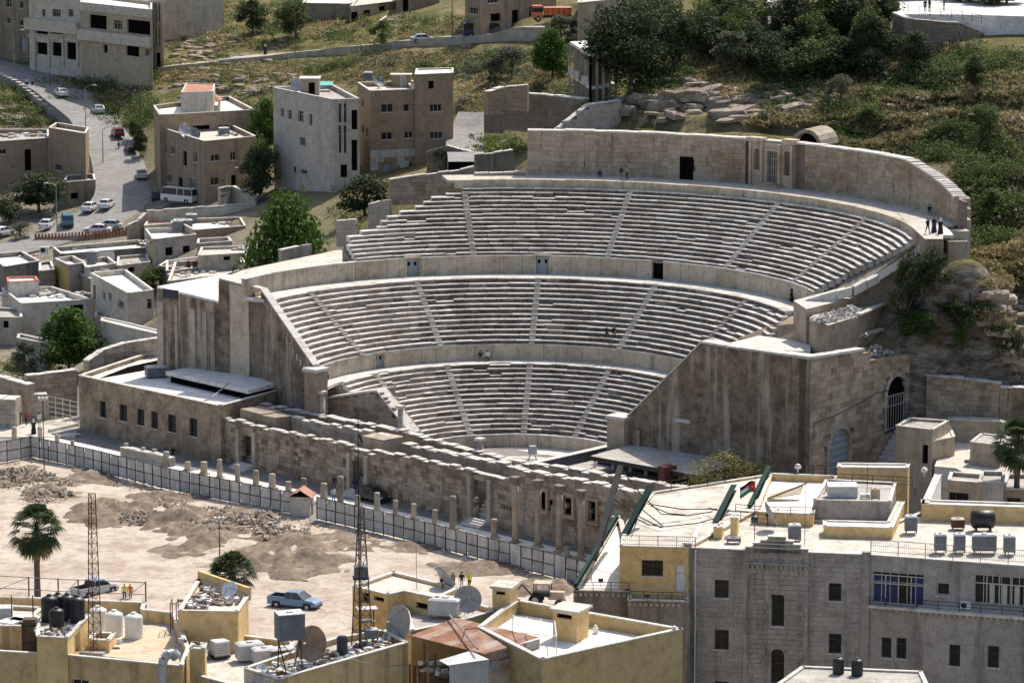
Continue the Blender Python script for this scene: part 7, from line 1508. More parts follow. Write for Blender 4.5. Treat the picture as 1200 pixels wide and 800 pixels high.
bld('low_wall_yellow', 'low yellow wall with white coping in front of the stone penthouse', [(965, 617), (1046, 619), (1060, 588), (1052, 588), (1040, 612), (965, 610)], None, M['yellow'], M['roof_white'], z=17.0, base=16, par=.02, cat='wall')
boxthing('air_handler', 'white topped grey box on the stone penthouse roof', 'air conditioner', 988, 585, 17.85, 2.5, 1.8, 1.1, M['tanktop'], M['white'])
boxthing('roof_chimney', 'small square stone chimney on the penthouse roof', 'chimney', 1026, 586, 17.85, .75, .6, .85, M['beige'], M['beige'])
boxthing('roof_box', 'low white box between the air box and the small chimney', 'roof box', 1014, 585, 17.85, .8, .6, .35, M['white'])
railing('dark railing behind the white box on the stone penthouse', [at(968, 575, 18), at(975, 565, 18), at(1070, 570, 18), at(1072, 582, 18)], .8, M['iron'], 1.8)
YW = bld('yellow_annex', 'white roof patch with yellow parapets behind the dish', [(884, 600), (953, 603), (962, 576), (982, 562), (980, 558), (902, 555)], None, M['yellow'], M['roof_white'], z=17.1, base=10, par=.55, cat='roof', flatcap=True)
bld('yellow_wall_block', 'long bright yellow wall block with white coping behind the penthouse', [(981, 548), (1064, 549), (1066, 544), (983, 543)], None, M['yellow'], M['roof_white'], z=18.4, base=10, par=.05, cat='wall')
bld('yellow_wall_long', 'long yellow roof wall with white coping behind the black cylinder', [(1080, 591), (1260, 597), (1260, 592), (1080, 586)], None, M['yellow'], M['roof_white'], z=17.5, base=14, par=.05, cat='wall')
bld('white_diagonal_wall', 'white diagonal parapet running back from the long yellow wall', [(1080, 591), (1088, 591), (1103, 556), (1096, 556)], None, M['roof_white'], M['roof_white'], z=17.5, base=14, par=.05, cat='wall')
t = thing('collapsed_awning', 'faded striped cloth and boards lying on the white roof patch', 'awning', at(925, 585, 16.6)); mb = MB(); mb.hexa([(-2, -.6, .1), (1.0, -.1, .5), (1.3, 1.0, 1.0), (-1.6, .8, .3), (-2, -.6, .16), (1.0, -.1, .56), (1.3, 1.0, 1.06), (-1.6, .8, .36)]); mb.build('cloth', M['peach'], t); mb = MB(); mb.tube((-2, -.6, .2), (1.6, 1.2, 1.2), .06, n=5); mb.build('pole', M['wood'], t)
dish('big dark bowled dish turned to the side, near the black ball antenna', at(900, 617, 16.4), 1.05, 80, 25, .55, M['tankdish'])
railing('thin railing behind the dish on the grey roof', [at(868, 612, 16.3), at(908, 618, 16.3)], 1.0, M['iron'], 1.6)
railing('dark railing on the far left corner of the white roof patch', [at(862, 600, 17.2), at(900, 603, 17.2), at(953, 604, 17.2)], .7, M['iron'], 2)
railing('dark railing with white lamps along the back of the yellow roof', [at(900, 555, 17.2), at(980, 556, 17.2)], .8, M['iron'], 2)
for i, (x, y) in enumerate(((935, 549), (1083, 553))): q_ = at(x, y + 5, 17.2); mb = MB(); mb.lathe([(.05, 0), (.05, .3), (.28, .42), (.3, .62), (.18, .8), (.02, .84)], c=q_, n=12); o = mb.build('globe_lamp', M['white']); tag(o, ['white globe lamp on the railing behind the white roof patch', 'white globe lamp right of the long bright yellow wall block'][i], 'lamp')
t = thing('flag_pole', 'thin pole with a red, white, green and black flag and a black ball', 'flag pole', at(884, 637, 16.3)); mb = MB(); mb.tube((0, 0, 0), (0, 0, 5.6), .035, .025, 6); mb.build('pole', M['iron'], t)
mb = MB(); mb.lathe([(.01, -.35), (.25, -.25), (.34, 0), (.25, .25), (.01, .35)], c=(0, -.05, 2.1), n=12); mb.build('ball', M['navy'], t)
fm = MB(); W3, H3 = 1.35, .95      # hoist at the pole, flying to the left and sagging
fl = lambda u, v: (-.03 - u * W3 * .9, .12 * sin(u * 5), 5.3 - v * H3 - u * u * .55 + .05 * sin(u * 7))
K = 10
for i in range(K):
 for j, (v0, v1) in enumerate(((0, 1 / 3), (1 / 3, 2 / 3), (2 / 3, 1))):
  u0, u1 = i / K, (i + 1) / K; fm.add([fl(u0, v0), fl(u1, v0), fl(u1, v1), fl(u0, v1)], [(0, 1, 2, 3)], j)
tri = 6
for s in (-1, 1):
 for i in range(tri):
  u0, u1 = .5 * i / tri, .5 * (i + 1) / tri; h0, h1 = .5 * (1 - u0 / .5), .5 * (1 - u1 / .5); o_ = s * .012
  fm.add([tuple(V(fl(u0, .5 - h0)) + V((0, o_, 0))), tuple(V(fl(u1, .5 - h1)) + V((0, o_, 0))), tuple(V(fl(u1, .5 + h1)) + V((0, o_, 0))), tuple(V(fl(u0, .5 + h0)) + V((0, o_, 0)))], [(0, 1, 2, 3)], 3)
 sv = []; cu, cv = .15, .5
 for k in range(14): a_ = PI * 2 * k / 14; r_ = .075 if k % 2 == 0 else .035; sv.append(tuple(V(fl(cu + r_ * cos(a_) * .7, cv + r_ * sin(a_))) + V((0, s * .02, 0))))
 fm.add(sv, [tuple(range(14))], 1)
fm.build('flag', [M['flagblack'], M['white'], M['flaggreen'], M['flagred']], t)
t = thing('antenna_pole', 'thin black rod standing on the grey roof right of the flag pole', 'antenna', at(943, 638, 16.3)); mb = MB(); mb.tube((0, 0, 0), (0, 0, 5.3), .03, .02, 5); mb.build('pole', M['iron'], t)
t = thing('antenna_pole', 'thin black rod standing among the boxes of the stone penthouse', 'antenna', at(1016, 586, 17.9)); mb = MB(); mb.tube((0, 0, 0), (0, 0, 3.2), .03, .02, 5); mb.build('pole', M['iron'], t)
for i, (px, z_, lb) in enumerate((([(836, 619), (846, 619), (848, 614), (838, 614)], 17.0, 'shorter of the two yellow stub chimneys near the green beam'), ([(856, 608), (864, 608), (866, 604), (858, 604)], 17.6, 'taller of the two yellow stub chimneys near the green beam'))): bld('stub_chimney', lb, px, None, M['yellow'], M['roof_cream'], z=z_, base=16, par=.03, cat='chimney')
boxthing('roof_box', 'flat dark grey box at the foot of the taller stub chimney', 'roof box', 860, 636, ZG, 1.2, .8, .3, M['tankgrey'])
NR = bld('near_roof', 'near flat grey roof at the bottom edge with two small black tanks', [(905, 806), (1090, 808), (1080, 787), (940, 781)], None, M['concrete'], M['roof_grey'], z=15.0, base=-2, par=.05, cat='roof')
cyl_tank('left one of the two small black tanks on the near grey roof', 983, 790, 15.0, .43, 1.25, M['black'], 'small black tanks on the near grey roof')
cyl_tank('right one of the two small black tanks on the near grey roof', 1005, 792, 15.0, .43, 1.25, M['black'], 'small black tanks on the near grey roof')
T8 = bld('yellow_terrace_house', 'yellow roof house with a barred black window behind a railed balcony', [(726, 640), (806, 642), (884, 600), (902, 556), (765, 577), (735, 612)], None, M['yellow'], M['roof_cream'], z=16.3, base=8, par=.1, wins=[(0, 752, 656, 777, 674.5, 'g'), (0, 791, 661, 804, 694, 'G')], cat='house')
T9 = bld('ramp_terrace', 'long white ramp terrace with cream parapet left of the yellow house', [(672, 692), (738, 693), (738, 645), (730, 611), (722, 605)], None, M['bluegrey'], M['roof_white'], z=12.6, base=-2, par=.35, th=.35, cat='terrace', cope=M['cream'])
T10 = bld('balcony_block', 'grey stone block carrying the small railed balcony', [(736, 703), (806, 705), (806, 690), (738, 688)], None, M['bluegrey'], M['roof_grey'], z=12.3, base=-2, par=.25, cat='balcony')
for Tb in (T9, T10):
 p, q_ = Tb[1][0], Tb[1][1]; d_ = (q_ - p).normalized(); n3 = V((d_.y, -d_.x, 0))
 for k in range(int((q_ - p).length / .45)): mb = MB(); obox(mb, p, d_, n3, k * .45, k * .45 + .27, Tb[2] - .42, Tb[2] - .16, .005, .14); mb.build('dentil', M['concrete'], Tb[0])
pa = lambda x, y, z: at(x, y, z)
railing('white barred railing on the roof edge of the yellow house', [pa(727, 640, 16.4), pa(815, 642, 16.4)], .95, M['polegrey'], 1.5, infill=True)
railing('dark railing of the ramp terrace front', [pa(674, 691, 12.7), pa(737, 692, 12.7)], .7, M['iron'], 1.6)
railing('dark railing of the small balcony before the yellow wall', [pa(738, 702, 12.4), pa(804, 704, 12.4)], .7, M['iron'], 1.3)
railing('dark railing at the back of the beam roof', [pa(765, 577, 16.4), pa(850, 566, 16.4)], .9, M['iron'], 1.8)
def beam(label, a, b, w, mat, h=.5):
 a, b = V(a), V(b); d = (b - a).normalized(); s = V((1, 0, 0)); n3 = d.cross(s).normalized(); t = thing('steel_beam', label, 'steel beam', (0, 0, 0))
 def bar(o1, w1, w2, nm): mb = MB(); A, Bb = a + n3 * o1, b + n3 * o1; mb.hexa([A - s * w1 - n3 * w2, A + s * w1 - n3 * w2, A + s * w1 + n3 * w2, A - s * w1 + n3 * w2, Bb - s * w1 - n3 * w2, Bb + s * w1 - n3 * w2, Bb + s * w1 + n3 * w2, Bb - s * w1 + n3 * w2]); mb.build(nm, mat, t)
 bar(0, w * .12, h / 2, 'web'); bar(h / 2 + .03, w / 2, .03, 'flange'); bar(-h / 2 - .03, w / 2, .03, 'flange'); return t
b1t, b1b = at(727, 547, Y=318), at(696, 655, Y=309); beam('tall leaning grey black steel beam, leftmost over the ramp terrace', b1b, b1t, .5, M['darksteel'], .35)
b2t, b2b = at(762, 571, Y=312), at(729, 632, Y=307); beam('dark green steel beam leaning over the yellow house corner', b2b, b2t, .5, M['greenpaint'])
b3t, b3b = at(860, 571, Y=318), at(838, 614, Y=312); beam('dark green steel beam near the yellow stub chimneys', b3b, b3t, .5, M['greenpaint'])
b4t, b4b = at(901, 549, Y=327), at(878, 596, Y=318); beam('dark green steel beam right of the flag at the yellow parapet', b4b, b4t, .4, M['greenpaint'])
b5t, b5b = at(724, 603, Y=320), at(674, 686, Y=300); beam('long dark green beam lying along the ramp terrace parapet', b5b, b5t, .3, M['greenpaint'], .3)
CBL = [((727, 548, 318), (775, 602, 312)), ((718, 563, 317), (777, 616, 309)), ((716, 582, 316), (775, 618, 309)), ((759, 590, 312), (840, 596, 315)), ((775, 617, 309), (857, 602, 314)), ((740, 604, 310), (777, 617, 309)), ((762, 592, 312), (803, 603, 313)), ((775, 602, 312), (835, 599, 315)), ((727, 548, 318), (706, 640, 309)), ((748, 602, 309), (742, 620, 307))]
for i, ((x0, y0, Y0), (x1, y1, Y1)) in enumerate(CBL):
 mb = MB(); a, b = at(x0, y0, Y=Y0), at(x1, y1, Y=Y1); mid = a.lerp(b, .5) - V((0, 0, .25)); mb.path([a, mid, b], .05, 5); o = mb.build('steel_cable', M['iron']); tag(o, ORD[i] + ' of the black stay rods between the steel beams, counted from the left', 'cable', 'black stay rods between the steel beams')
mb = MB(); p_ = at(756, 690, 12.1); mb.box((p_.x, p_.y, 12.0), (.4, .35, .85), 0, top=.9); o = mb.build('waste_bin', M['black']); tag(o, 'black bin standing below the barred window of the yellow house', 'bin')
for i, (x, y) in enumerate(((704, 681), (758.5, 699))): p_ = at(x, y, 13.2); mb = MB(); mb.box((p_.x, p_.y, p_.z), (.4, .2, .25), 0); mb.tube(p_, p_ - V((0, 0, .5)), .03, n=4); o = mb.build('spotlight', M['iron']); tag(o, ['black spotlight on the ramp terrace railing', 'black spotlight on the small balcony railing'][i], 'spotlight')
# ================================================================ behind: beige houses right of the theatre
BG = bld('beige_house', 'plain beige cube house with a dark doorway by the stairs to the tall gate', [(1050, 499), (1093, 504), (1112, 493), (1066, 490)], 392, M['beige'], M['roof_grey'], par=.2, base=-1, wins=[(0, 1080.5, 521, 1087.5, 543, 'o')], cat='house')
bld('beige_wing', 'beige stepped wing wall joining the cube house', [(1093, 517), (1119, 512), (1112, 496), (1100, 500)], 390, M['beige'], M['roof_cream'], base=-1, par=.05, cat='wall')
bld('yard_wall', 'long beige yard wall running right from the cube house', [(1112, 492), (1172, 494), (1182, 499), (1181, 497), (1172, 491), (1112, 489)], 400, M['beige'], M['coping'], base=-1, par=.03, cat='wall')
mb = MB(); P = [at(x, y, 5.6) for x, y in ((1095, 546), (1112, 505), (1175, 508), (1215, 540), (1215, 566), (1150, 566), (1120, 548))]; mb.prism([(p.x, p.y) for p in P], -1, 5.6); o = mb.build('roof_yard', M['roof_cream']); tag(o, 'pale flat roof yard between the beige houses', 'roof yard')
bld('beige_hut', 'low beige hut with a greyish sloping roof by the right palm', [(1137, 518), (1172, 522), (1185, 512), (1150, 508)], None, M['beige'], M['roof_grey'], z=8.0, base=5, par=.05, cat='hut')
junk('tangled cloth and a green crate by the low beige hut', [(at(1141, 541, 5.6), 1.0), (at(1178, 545, 5.6), .8)], s=(.2, .6), n=12)
for i, (px, lb) in enumerate((([(1111, 563), (1150, 566), (1152, 556), (1114, 553)], 'left grey rendered house with barred window below the roof yard'), ([(1147, 565), (1176, 566), (1178, 553), (1150, 552)], 'grey tiled block between the barred window and the pink house'), ([(1174, 573), (1230, 575), (1230, 556), (1180, 556)], 'pinkish house with a dark window at the right edge'))):
 bld('rear_house', lb, px, 348, M[['beige', 'whitestone', 'brown'][i]], M['roof_grey'], base=-2, par=.3, wins=[[(0, 1112, 577, 1135, 588, 'g')], [], [(0, 1180, 583, 1196, 595, 'g')]][i], cat='house')
GS = thing('gate_stairs', 'stone stairs climbing to the tall arched gate', 'stairs', (0, 0, 0)); a, b = CR + DW * ((G1[0] + G1[2] / 2) + 1.2) + NW * 1.3, CR + DW * G2[0] + NW * 1.3
for k in range(14): c = a.lerp(b, k / 13); mb = MB(); z_ = -.6 + (G2[1] + .5) * (k + 1) / 14; mb.box((c.x, c.y, -1.2), (.85, 2.6, z_ + 1.2), R(90 - AX) ); mb.build('step', M['coping'], GS)
# ================================================================ VEGETATION
def leafmat(name, cols, sc=.9):
 m, t, b, P = newmat(name, .75, 0, .25); g = N(t, 'ShaderNodeNewGeometry')
 c = ramp(t, [(i / (len(cols) - 1) * .5 + .25, k) for i, k in enumerate(cols)], noise(t, P, sc, 4, .7))
 r = ramp(t, [(0, (.6, .6, .6)), (1, (1.25, 1.25, 1.2))], g.outputs['Random Per Island']); c = mix(t, c, r, 1., 'MULTIPLY'); t.links.new(c, b.inputs['Base Color'])
 tr_ = N(t, 'ShaderNodeBsdfTranslucent'); t.links.new(c, tr_.inputs[0]); ms = N(t, 'ShaderNodeMixShader'); ms.inputs[0].default_value = .28; out = t.nodes['Material Output']
 t.links.new(b.outputs[0], ms.inputs[1]); t.links.new(tr_.outputs[0], ms.inputs[2]); t.links.new(ms.outputs[0], out.inputs[0]); return m
L = {'bright': leafmat('bright_leaves', [(.035, .075, .014), (.075, .145, .026), (.13, .22, .045)]), 'mid': leafmat('green_leaves', [(.05, .075, .022), (.1, .14, .042), (.17, .21, .07)]),
     'dark': leafmat('dark_leaves', [(.025, .042, .016), (.052, .075, .03), (.1, .125, .055)]), 'olive': leafmat('grey_leaves', [(.07, .085, .055), (.12, .14, .09), (.2, .21, .15)]),
     'yellow': leafmat('yellowing_leaves', [(.09, .09, .03), (.2, .18, .05), (.32, .28, .1)]), 'dry': leafmat('dry_grass', [(.2, .17, .08), (.33, .27, .14), (.45, .38, .22)]), 'grass': leafmat('green_grass', [(.07, .1, .03), (.13, .18, .05), (.22, .25, .09)])}
def leaves(mb, c, rad, n, s, flat=.7):
 """n small leaf clusters scattered through an ellipsoid clump, denser towards its skin"""
 for _ in range(n):
  v = V((random.gauss(0, 1), random.gauss(0, 1), random.gauss(0, 1))).normalized() * rr_() ** .35
  p = V(c) + V((v.x * rad[0], v.y * rad[1], v.z * rad[2])); q = s * ru(.55, 1.3)
  a = V((random.gauss(0, 1), random.gauss(0, 1), random.gauss(0, 1) * flat)).normalized(); b = a.cross(V((rr_() - .5, rr_() - .5, rr_()))).normalized()
  mb.add([p - a * q, p - b * q * .5, p + a * q, p + b * q * .5], [(0, 1, 2, 3)])
def tree_proto(kind, h=1., nclump=26, nl=170, s=.032, trunk=.14, wide=.5, shape='round', tm='pole'):
 """unit tree, one metre tall, crown as wide as 2*wide"""
 t = bpy.data.objects.new('tree', None); C.objects.link(t); mb = MB(); tips = []
 for k in range(nclump):
  a = rr_() * 6.28; u = rr_(); zz = trunk + (1 - trunk) * (.1 + .82 * u)
  w_ = {'round': sqrt(max(.05, 1 - (2 * u - .85) ** 2)), 'pine': .45 + .6 * sin(min(1, u * 1.25) * 2.6) , 'bush': 1 - .45 * u}[shape] * wide * .78
  r = sqrt(rr_()) * w_; c = V((r * cos(a), r * sin(a), zz)); q = ru(.11, .22) * (.8 + wide * .6); tips.append(c); leaves(mb, c, (q, q, q * .75), nl, s)
 cm = mb.mesh('crown', L[kind]); cr = link('crown', cm, t); mb = MB(); mb.tube((0, 0, -.08), (.01, .01, trunk * 1.2), .035, .025, 7); mb.tube((.01, .01, trunk * 1.2), (0, 0, .7), .025, .01, 6)
 for c in random.sample(tips, min(9, len(tips))): mb.tube((.01, .01, trunk + (c.z - trunk) * .35), c, .014, .004, 4)
 mb.build('trunk', M[tm], t); return t
PT = {'bright': tree_proto('bright', nclump=46, wide=.56), 'mid': tree_proto('mid'), 'mid2': tree_proto('mid', nclump=18), 'dark': tree_proto('dark', nclump=30), 'dark2': tree_proto('dark', nclump=22, shape='pine'), 'pine': tree_proto('dark', nclump=64, nl=190, s=.026, trunk=.15, wide=.62, shape='pine'),
      'olive': tree_proto('olive', nclump=22, trunk=.2), 'yellow': tree_proto('yellow', nclump=30, nl=80, s=.02, trunk=.3, wide=.6), 'bushd': tree_proto('dark', nclump=22, trunk=.05, wide=.6, shape='bush'), 'bushm': tree_proto('mid', nclump=22, trunk=.05, wide=.6, shape='bush'), 'bushb': tree_proto('bright', nclump=20, trunk=.05, wide=.6, shape='bush'), 'busho': tree_proto('olive', nclump=18, trunk=.05, wide=.6, shape='bush'), 'bushy': tree_proto('yellow', nclump=18, nl=70, trunk=.05, wide=.6, shape='bush')}
PW = {k: (.56 if k == 'bright' else .62 if k in ('pine', 'yellow') or k.startswith('bush') else .5) for k in PT}
TREES = [(338, 294, 62, 108, 'bright', 'large round bright green tree at the left end of the theatre', 462), (80, 440, 76, 80, 'bright', 'bright green leafy tree above the block wall beside the museum', 0), (180, 345, 34, 42, 'mid', 'small round green tree behind the white cube house', 0),
 (306, 228, 66, 44, 'mid', 'tall green tree between the tan house and the grey flats', 552), (300, 240, 70, 40, 'dark', 'dark tree at the foot of the grey flats, nearer the street wall', 547), (310, 180, 62, 44, 'bright', 'bright green tree high behind the dark tree left of the grey flats', 575), (46, 250, 48, 66, 'dark', 'dark tree by the street lamp behind the teal van', 0), (12, 262, 36, 44, 'dark2', 'dark bush tree at the left edge behind parked cars', 0),
 (428, 256, 52, 66, 'dark', 'dark green tree in front of the brown flats beside the grey wall panels', 500), (738, 108, 106, 118, 'pine', 'huge dark pine rising above the tall curved wall', 0), (648, 94, 58, 52, 'bright', 'bright green tree between the olive bush and the frame house', 0), (658, 50, 32, 46, 'olive', 'grey green tree in front of the orange truck', 0),
 (296, 40, 42, 38, 'dark', 'round dark tree on the slope above the hill road, leftmost', 0), (346, 45, 46, 52, 'mid', 'pale green spreading tree beside the pole above the hill road', 0), (30, 445, 46, 36, 'olive', 'thin grey green bush left of the bright green tree', 0), (448, 58, 34, 30, 'mid2', 'small feathery tree beside the hill road below the sandy house', 0),
 (790, 85, 84, 50, 'dark2', 'dark tree touching the right side of the huge pine', 0), (822, 60, 60, 46, 'mid', 'green tree at the top edge right of the pine', 0), (845, 40, 48, 54, 'bright', 'yellow green tree at the top edge near the old cottage', 0), (858, 88, 52, 50, 'olive', 'grey green tree below the old cottage', 0), (884, 100, 46, 46, 'dark', 'dark tree below the old cottage, right of the grey green one', 508),
 (880, 40, 50, 60, 'yellow', 'bare twiggy tree before the brown house at the top', 0), (928, 60, 70, 60, 'dark', 'dark tree at the top edge right of the cottage', 0), (965, 52, 66, 66, 'mid', 'wide green tree at the top edge, middle of the dark wood', 0), (1002, 54, 66, 60, 'dark', 'dark tree at the top edge left of the terrace wall', 0), (1032, 40, 56, 50, 'dark2', 'dark tree touching the terrace wall at the top', 0), (912, 100, 60, 56, 'dark2', 'dark shrubby tree above the shrine of the top wall', 0),
 (950, 96, 50, 66, 'mid', 'leafy green tree below the dark wood, left of the cleared bank', 0), (990, 92, 46, 52, 'dark', 'dark bush in the middle of the wooded slope', 0), (1020, 96, 40, 46, 'olive', 'pale green bush in the middle of the wooded slope', 0), (1072, 80, 44, 44, 'dark', 'dark bush under the rubble terrace wall', 0),
 (1080, 340, 38, 40, 'bushd', 'middle dark bush between the two beside the seat rows', 405), (1112, 146, 44, 58, 'bushd', 'round dark bush on the ridge below the lower terrace', 468), (1150, 168, 46, 50, 'bushm', 'round green bush right of the dark ridge bush', 0), (1142, 108, 42, 30, 'dark', 'narrow dark tree below the lower terrace corner', 0), (1062, 340, 46, 50, 'bushd', 'left dark bush right beside the seat rows', 407), (1098, 336, 46, 52, 'bushd', 'right dark bush beside the seat rows under the dry bank', 404),
 (1078, 405, 42, 66, 'bushb', 'bright green rounded bush below the masonry stumps', 0), (1112, 405, 40, 40, 'bushd', 'dark bush against the rock face', 0), (1061, 400, 36, 26, 'bushd', 'small dark bush between masonry stump and bright bush', 0), (1098, 444, 34, 40, 'bushy', 'yellowish bush on the wall right of the tall gate', 0), (1135, 444, 30, 50, 'bushm', 'low green bush along the top of the retaining wall', 0), (1168, 446, 24, 40, 'bushy', 'low yellow green bush near the loose blocks', 0),
 (1122, 420, 40, 50, 'bushd', 'dark bush in the shade of the rock face', 0), (850, 590, 58, 112, 'yellow', 'sparse yellowing tree before the dark end wall of the theatre', 385), (884, 588, 46, 70, 'yellow', 'smaller sparse yellowing tree beside the dark end wall', 387), (820, 592, 40, 60, 'bushy', 'low yellowing bush beside the backstage roof', 388), (600, 90, 36, 60, 'busho', 'grey bush on the pale stony slope above the lane', 0), (575, 98, 30, 40, 'busho', 'grey green bush left of the pale stony slope', 0), (690, 148, 30, 34, 'bushb', 'bright ivy bush on the slanting grey wall', 478),
 (522, 204, 30, 50, 'busho', 'tangled grey bush over the arch ruin right of the brown flats', 508), (500, 100, 28, 40, 'mid2', 'green bush on the slope above the brown flats', 0), (158, 165, 26, 22, 'mid', 'small green bush behind the dark red car', 0), (165, 185, 34, 20, 'dark', 'dark bush against the tan house wall', 0), (24, 282, 22, 36, 'busho', 'grey bush between parked white cars', 0), (1020, 150, 30, 54, 'bushm', 'green bush on the bank above the curved wall, left', 0), (1060, 166, 34, 60, 'bushy', 'yellow green bush on the bank above the curved wall, middle', 468), (985, 128, 40, 50, 'busho', 'pale bush behind the vault mouth', 0), (1160, 250, 30, 40, 'bushm', 'green bush among dry grass on the right slope', 0), (1185, 330, 24, 46, 'bushy', 'dry yellow bush on the overhang at the right edge', 0)]
xs = sorted(ru(770, 1050) for _ in range(28))
for i, x in enumerate(xs): TREES.append((x, ru(48, 96 if x > 880 else 80), ru(38, 66), ru(36, 66), random.choice(('dark', 'dark', 'dark2', 'mid', 'bushd', 'mid2')), ORD[i] + ' tree from the left in the dense dark wood at the top right', 0))
for i, (x, y) in enumerate(((1062, 10), (1110, 4), (1136, 8), (1160, 12), (1180, 9))): TREES.append((x, y, 44, 60, 'dark', ORD[i] + ' dark tree from the left on the top right terrace', 0))
for x, yb, hp, wp, k, lb, Y in TREES:
 b = at(x, yb, Y=Y) if Y else ground(x, yb); b.z = min(b.z, gz(b.x, b.y) + .3) if (Y and Y > 405) else b.z
 s = b.y / FPX; o = PT[k]; nm = 'bush' if 'bush' in lb else 'tree'; c = copy_tree(o); c.name = nm; c.location = b; c.rotation_euler = (0, 0, rr_() * 6); w_ = wp * s / (2 * PW[k] * .92); c.scale = (w_, w_, (onp(x, yb - hp, b, (1, 0)).z - b.z)); tag(c, lb, nm, 'trees of the dense wood' if 'dense dark wood' in lb else 'trees on the top right terrace' if 'right terrace' in lb and 'from' in lb else None, 'thing')
for o in PT.values():
 for c in KIDS[o.name]: bpy.data.objects.remove(c)
 bpy.data.objects.remove(o)
def palm(label, x, yt, Y, zb, crown, skirt=True, rot=0):
 """fan palm: ringed trunk, skirt of dead fronds, crown of pleated fans on stalks"""
 top = at(x, yt, Y=Y); b = V((top.x, top.y, zb)); t = thing('palm_tree', label, 'palm tree', b); h = top.z - zb - crown * .35; mb = MB(); k = 14
 mb.lathe([(.34 * (1 - .25 * i / k) * ru(.93, 1.07), h * i / k) for i in range(k + 1)], n=10); mb.build('trunk', M['pole'], t); mb = MB(); dead = MB()
 for i in range(110):
  dd = i >= 78; a = rr_() * 6.28; e = R(ru(-80, -45)) if dd else R(ru(-50, 85)); Ls = crown * (.4 if dd else .5) * ru(.8, 1.1); dr = V((cos(a) * cos(e), sin(a) * cos(e), sin(e)))
  o_ = V((0, 0, h)); tip = o_ + dr * Ls; m_ = dead if dd else mb; m_.tube(o_, tip, .03, .015, 3, caps=False); side = dr.cross(V((0, 0, 1))).normalized(); upv = side.cross(dr).normalized(); nf = 11; fr = crown * .42
  for j in range(nf):
   th = R(-75 + 150 * j / (nf - 1)); dv = dr * cos(th) + side * sin(th) + upv * .12; q1 = tip + dv * fr * .6; q2 = tip + dv * fr - V((0, 0, fr * (.25 + .2 * rr_()))); wv = (side * cos(th) - dr * sin(th)) * fr * .07
   m_.add([tip, q1 - wv, q2, q1 + wv], [(0, 1, 2, 3)])
 mb.build('crown', L['palm'], t);
 if skirt: dead.build('dead_fronds', L['dry'], t)
 return t
L['palm'] = leafmat('palm_fronds', [(.03, .05, .02), (.06, .09, .035), (.12, .15, .06)])
palm('tall fan palm with a skirt of dead fronds at the left of the dug-up square', 42, 607, 345, -1, 3.3)
palm('short fan palm behind the yellow roof hut', 272, 660, 330, -1, 2.8)
palm('fan palm at the right edge beside the low beige hut', 1193, 506, 350, 0, 3.2)
REG = [(195, 2, 350, 58, 260, 'gm'), (60, 92, 182, 150, 330, 'gm'), (175, 72, 420, 98, 260, 'gdm'), (0, 100, 52, 148, 120, 'gm'), (340, 22, 545, 50, 200, 'mg'), (420, 62, 690, 96, 420, 'om'), (540, 96, 670, 130, 140, 'og'), (700, 92, 960, 112, 220, 'dm'), (880, 70, 1100, 150, 700, 'mkd'), (960, 130, 1120, 190, 700, 'gmm'), (1070, 80, 1200, 190, 520, 'dmg'),
       (1125, 190, 1210, 340, 800, 'dgd'), (1045, 290, 1125, 350, 160, 'km'), (1062, 350, 1130, 400, 150, 'kmm'), (1130, 395, 1205, 440, 130, 'km'), (1060, 412, 1200, 446, 220, 'my'), (556, 160, 615, 182, 60, 'g'), (600, 100, 690, 112, 90, 'gd'), (1040, 40, 1145, 100, 260, 'dmg'), (1140, 68, 1205, 110, 160, 'gdm'), (760, 60, 900, 96, 260, 'mk'), (270, 100, 322, 200, 90, 'mg'), (1020, 398, 1080, 412, 60, 'dg'), (395, 240, 430, 282, 30, 'dg'), (0, 425, 70, 442, 50, 'dg')]
CM = {'g': 'grass', 'm': 'mid', 'd': 'dry', 'o': 'olive', 'k': 'dark', 'y': 'yellow'}; CV = {k: MB() for k in 'gmdoky'}; stones = []
for x0, y0, x1, y1, n, ks in REG:
 for _ in range(n):
  p = ground(ru(x0, x1), ru(y0, y1)); q = float(vnoise(np.array([p.x]), np.array([p.y * .6]), 7, 31)[0]); k = random.choice(ks)
  if x0 > 600 or y0 < 100: k = ('d' if q < .5 else 'g' if q < .58 else random.choice([c for c in ks if c not in 'gd'] or ['m'])) if rr_() < .8 else k
  if hypot(p.x, p.y - OC.y) < 52.5: continue
  if k in 'gd':
   for j in range(7): leaves(CV[k], p + V((ru(-1.6, 1.6), ru(-1.6, 1.6), .15)), (.5, .5, .3), 10, .2, 1.6)
  else: r = random.choice((.5, .8, 1.1, 1.5)) * ru(.8, 1.3); leaves(CV[k], p + V((0, 0, r * .4)), (r, r, r * .75), int(75 * r * r), .17)
  if rr_() < .35: stones.append((p + V((ru(-1, 1), ru(-1, 1), 0)), 1.2, 1.2, .3))
for k, nm, lb in (('g', 'green_grass', 'green grass tufts on the hillsides'), ('m', 'green_scrub', 'green scrub covering the slopes'), ('d', 'dry_grass', 'dry straw coloured grass on the banks'), ('o', 'grey_scrub', 'grey green scrub on the stony slope'), ('k', 'dark_scrub', 'dark undergrowth below the trees'), ('y', 'yellow_scrub', 'yellowish scrub along the retaining wall')):
 o = CV[k].build(nm, L[CM[k]]); tag(o, lb, kind='stuff')
rubble('hillside_stones', stones, M['rubble'], 'loose stones scattered over the hillsides', n=5)
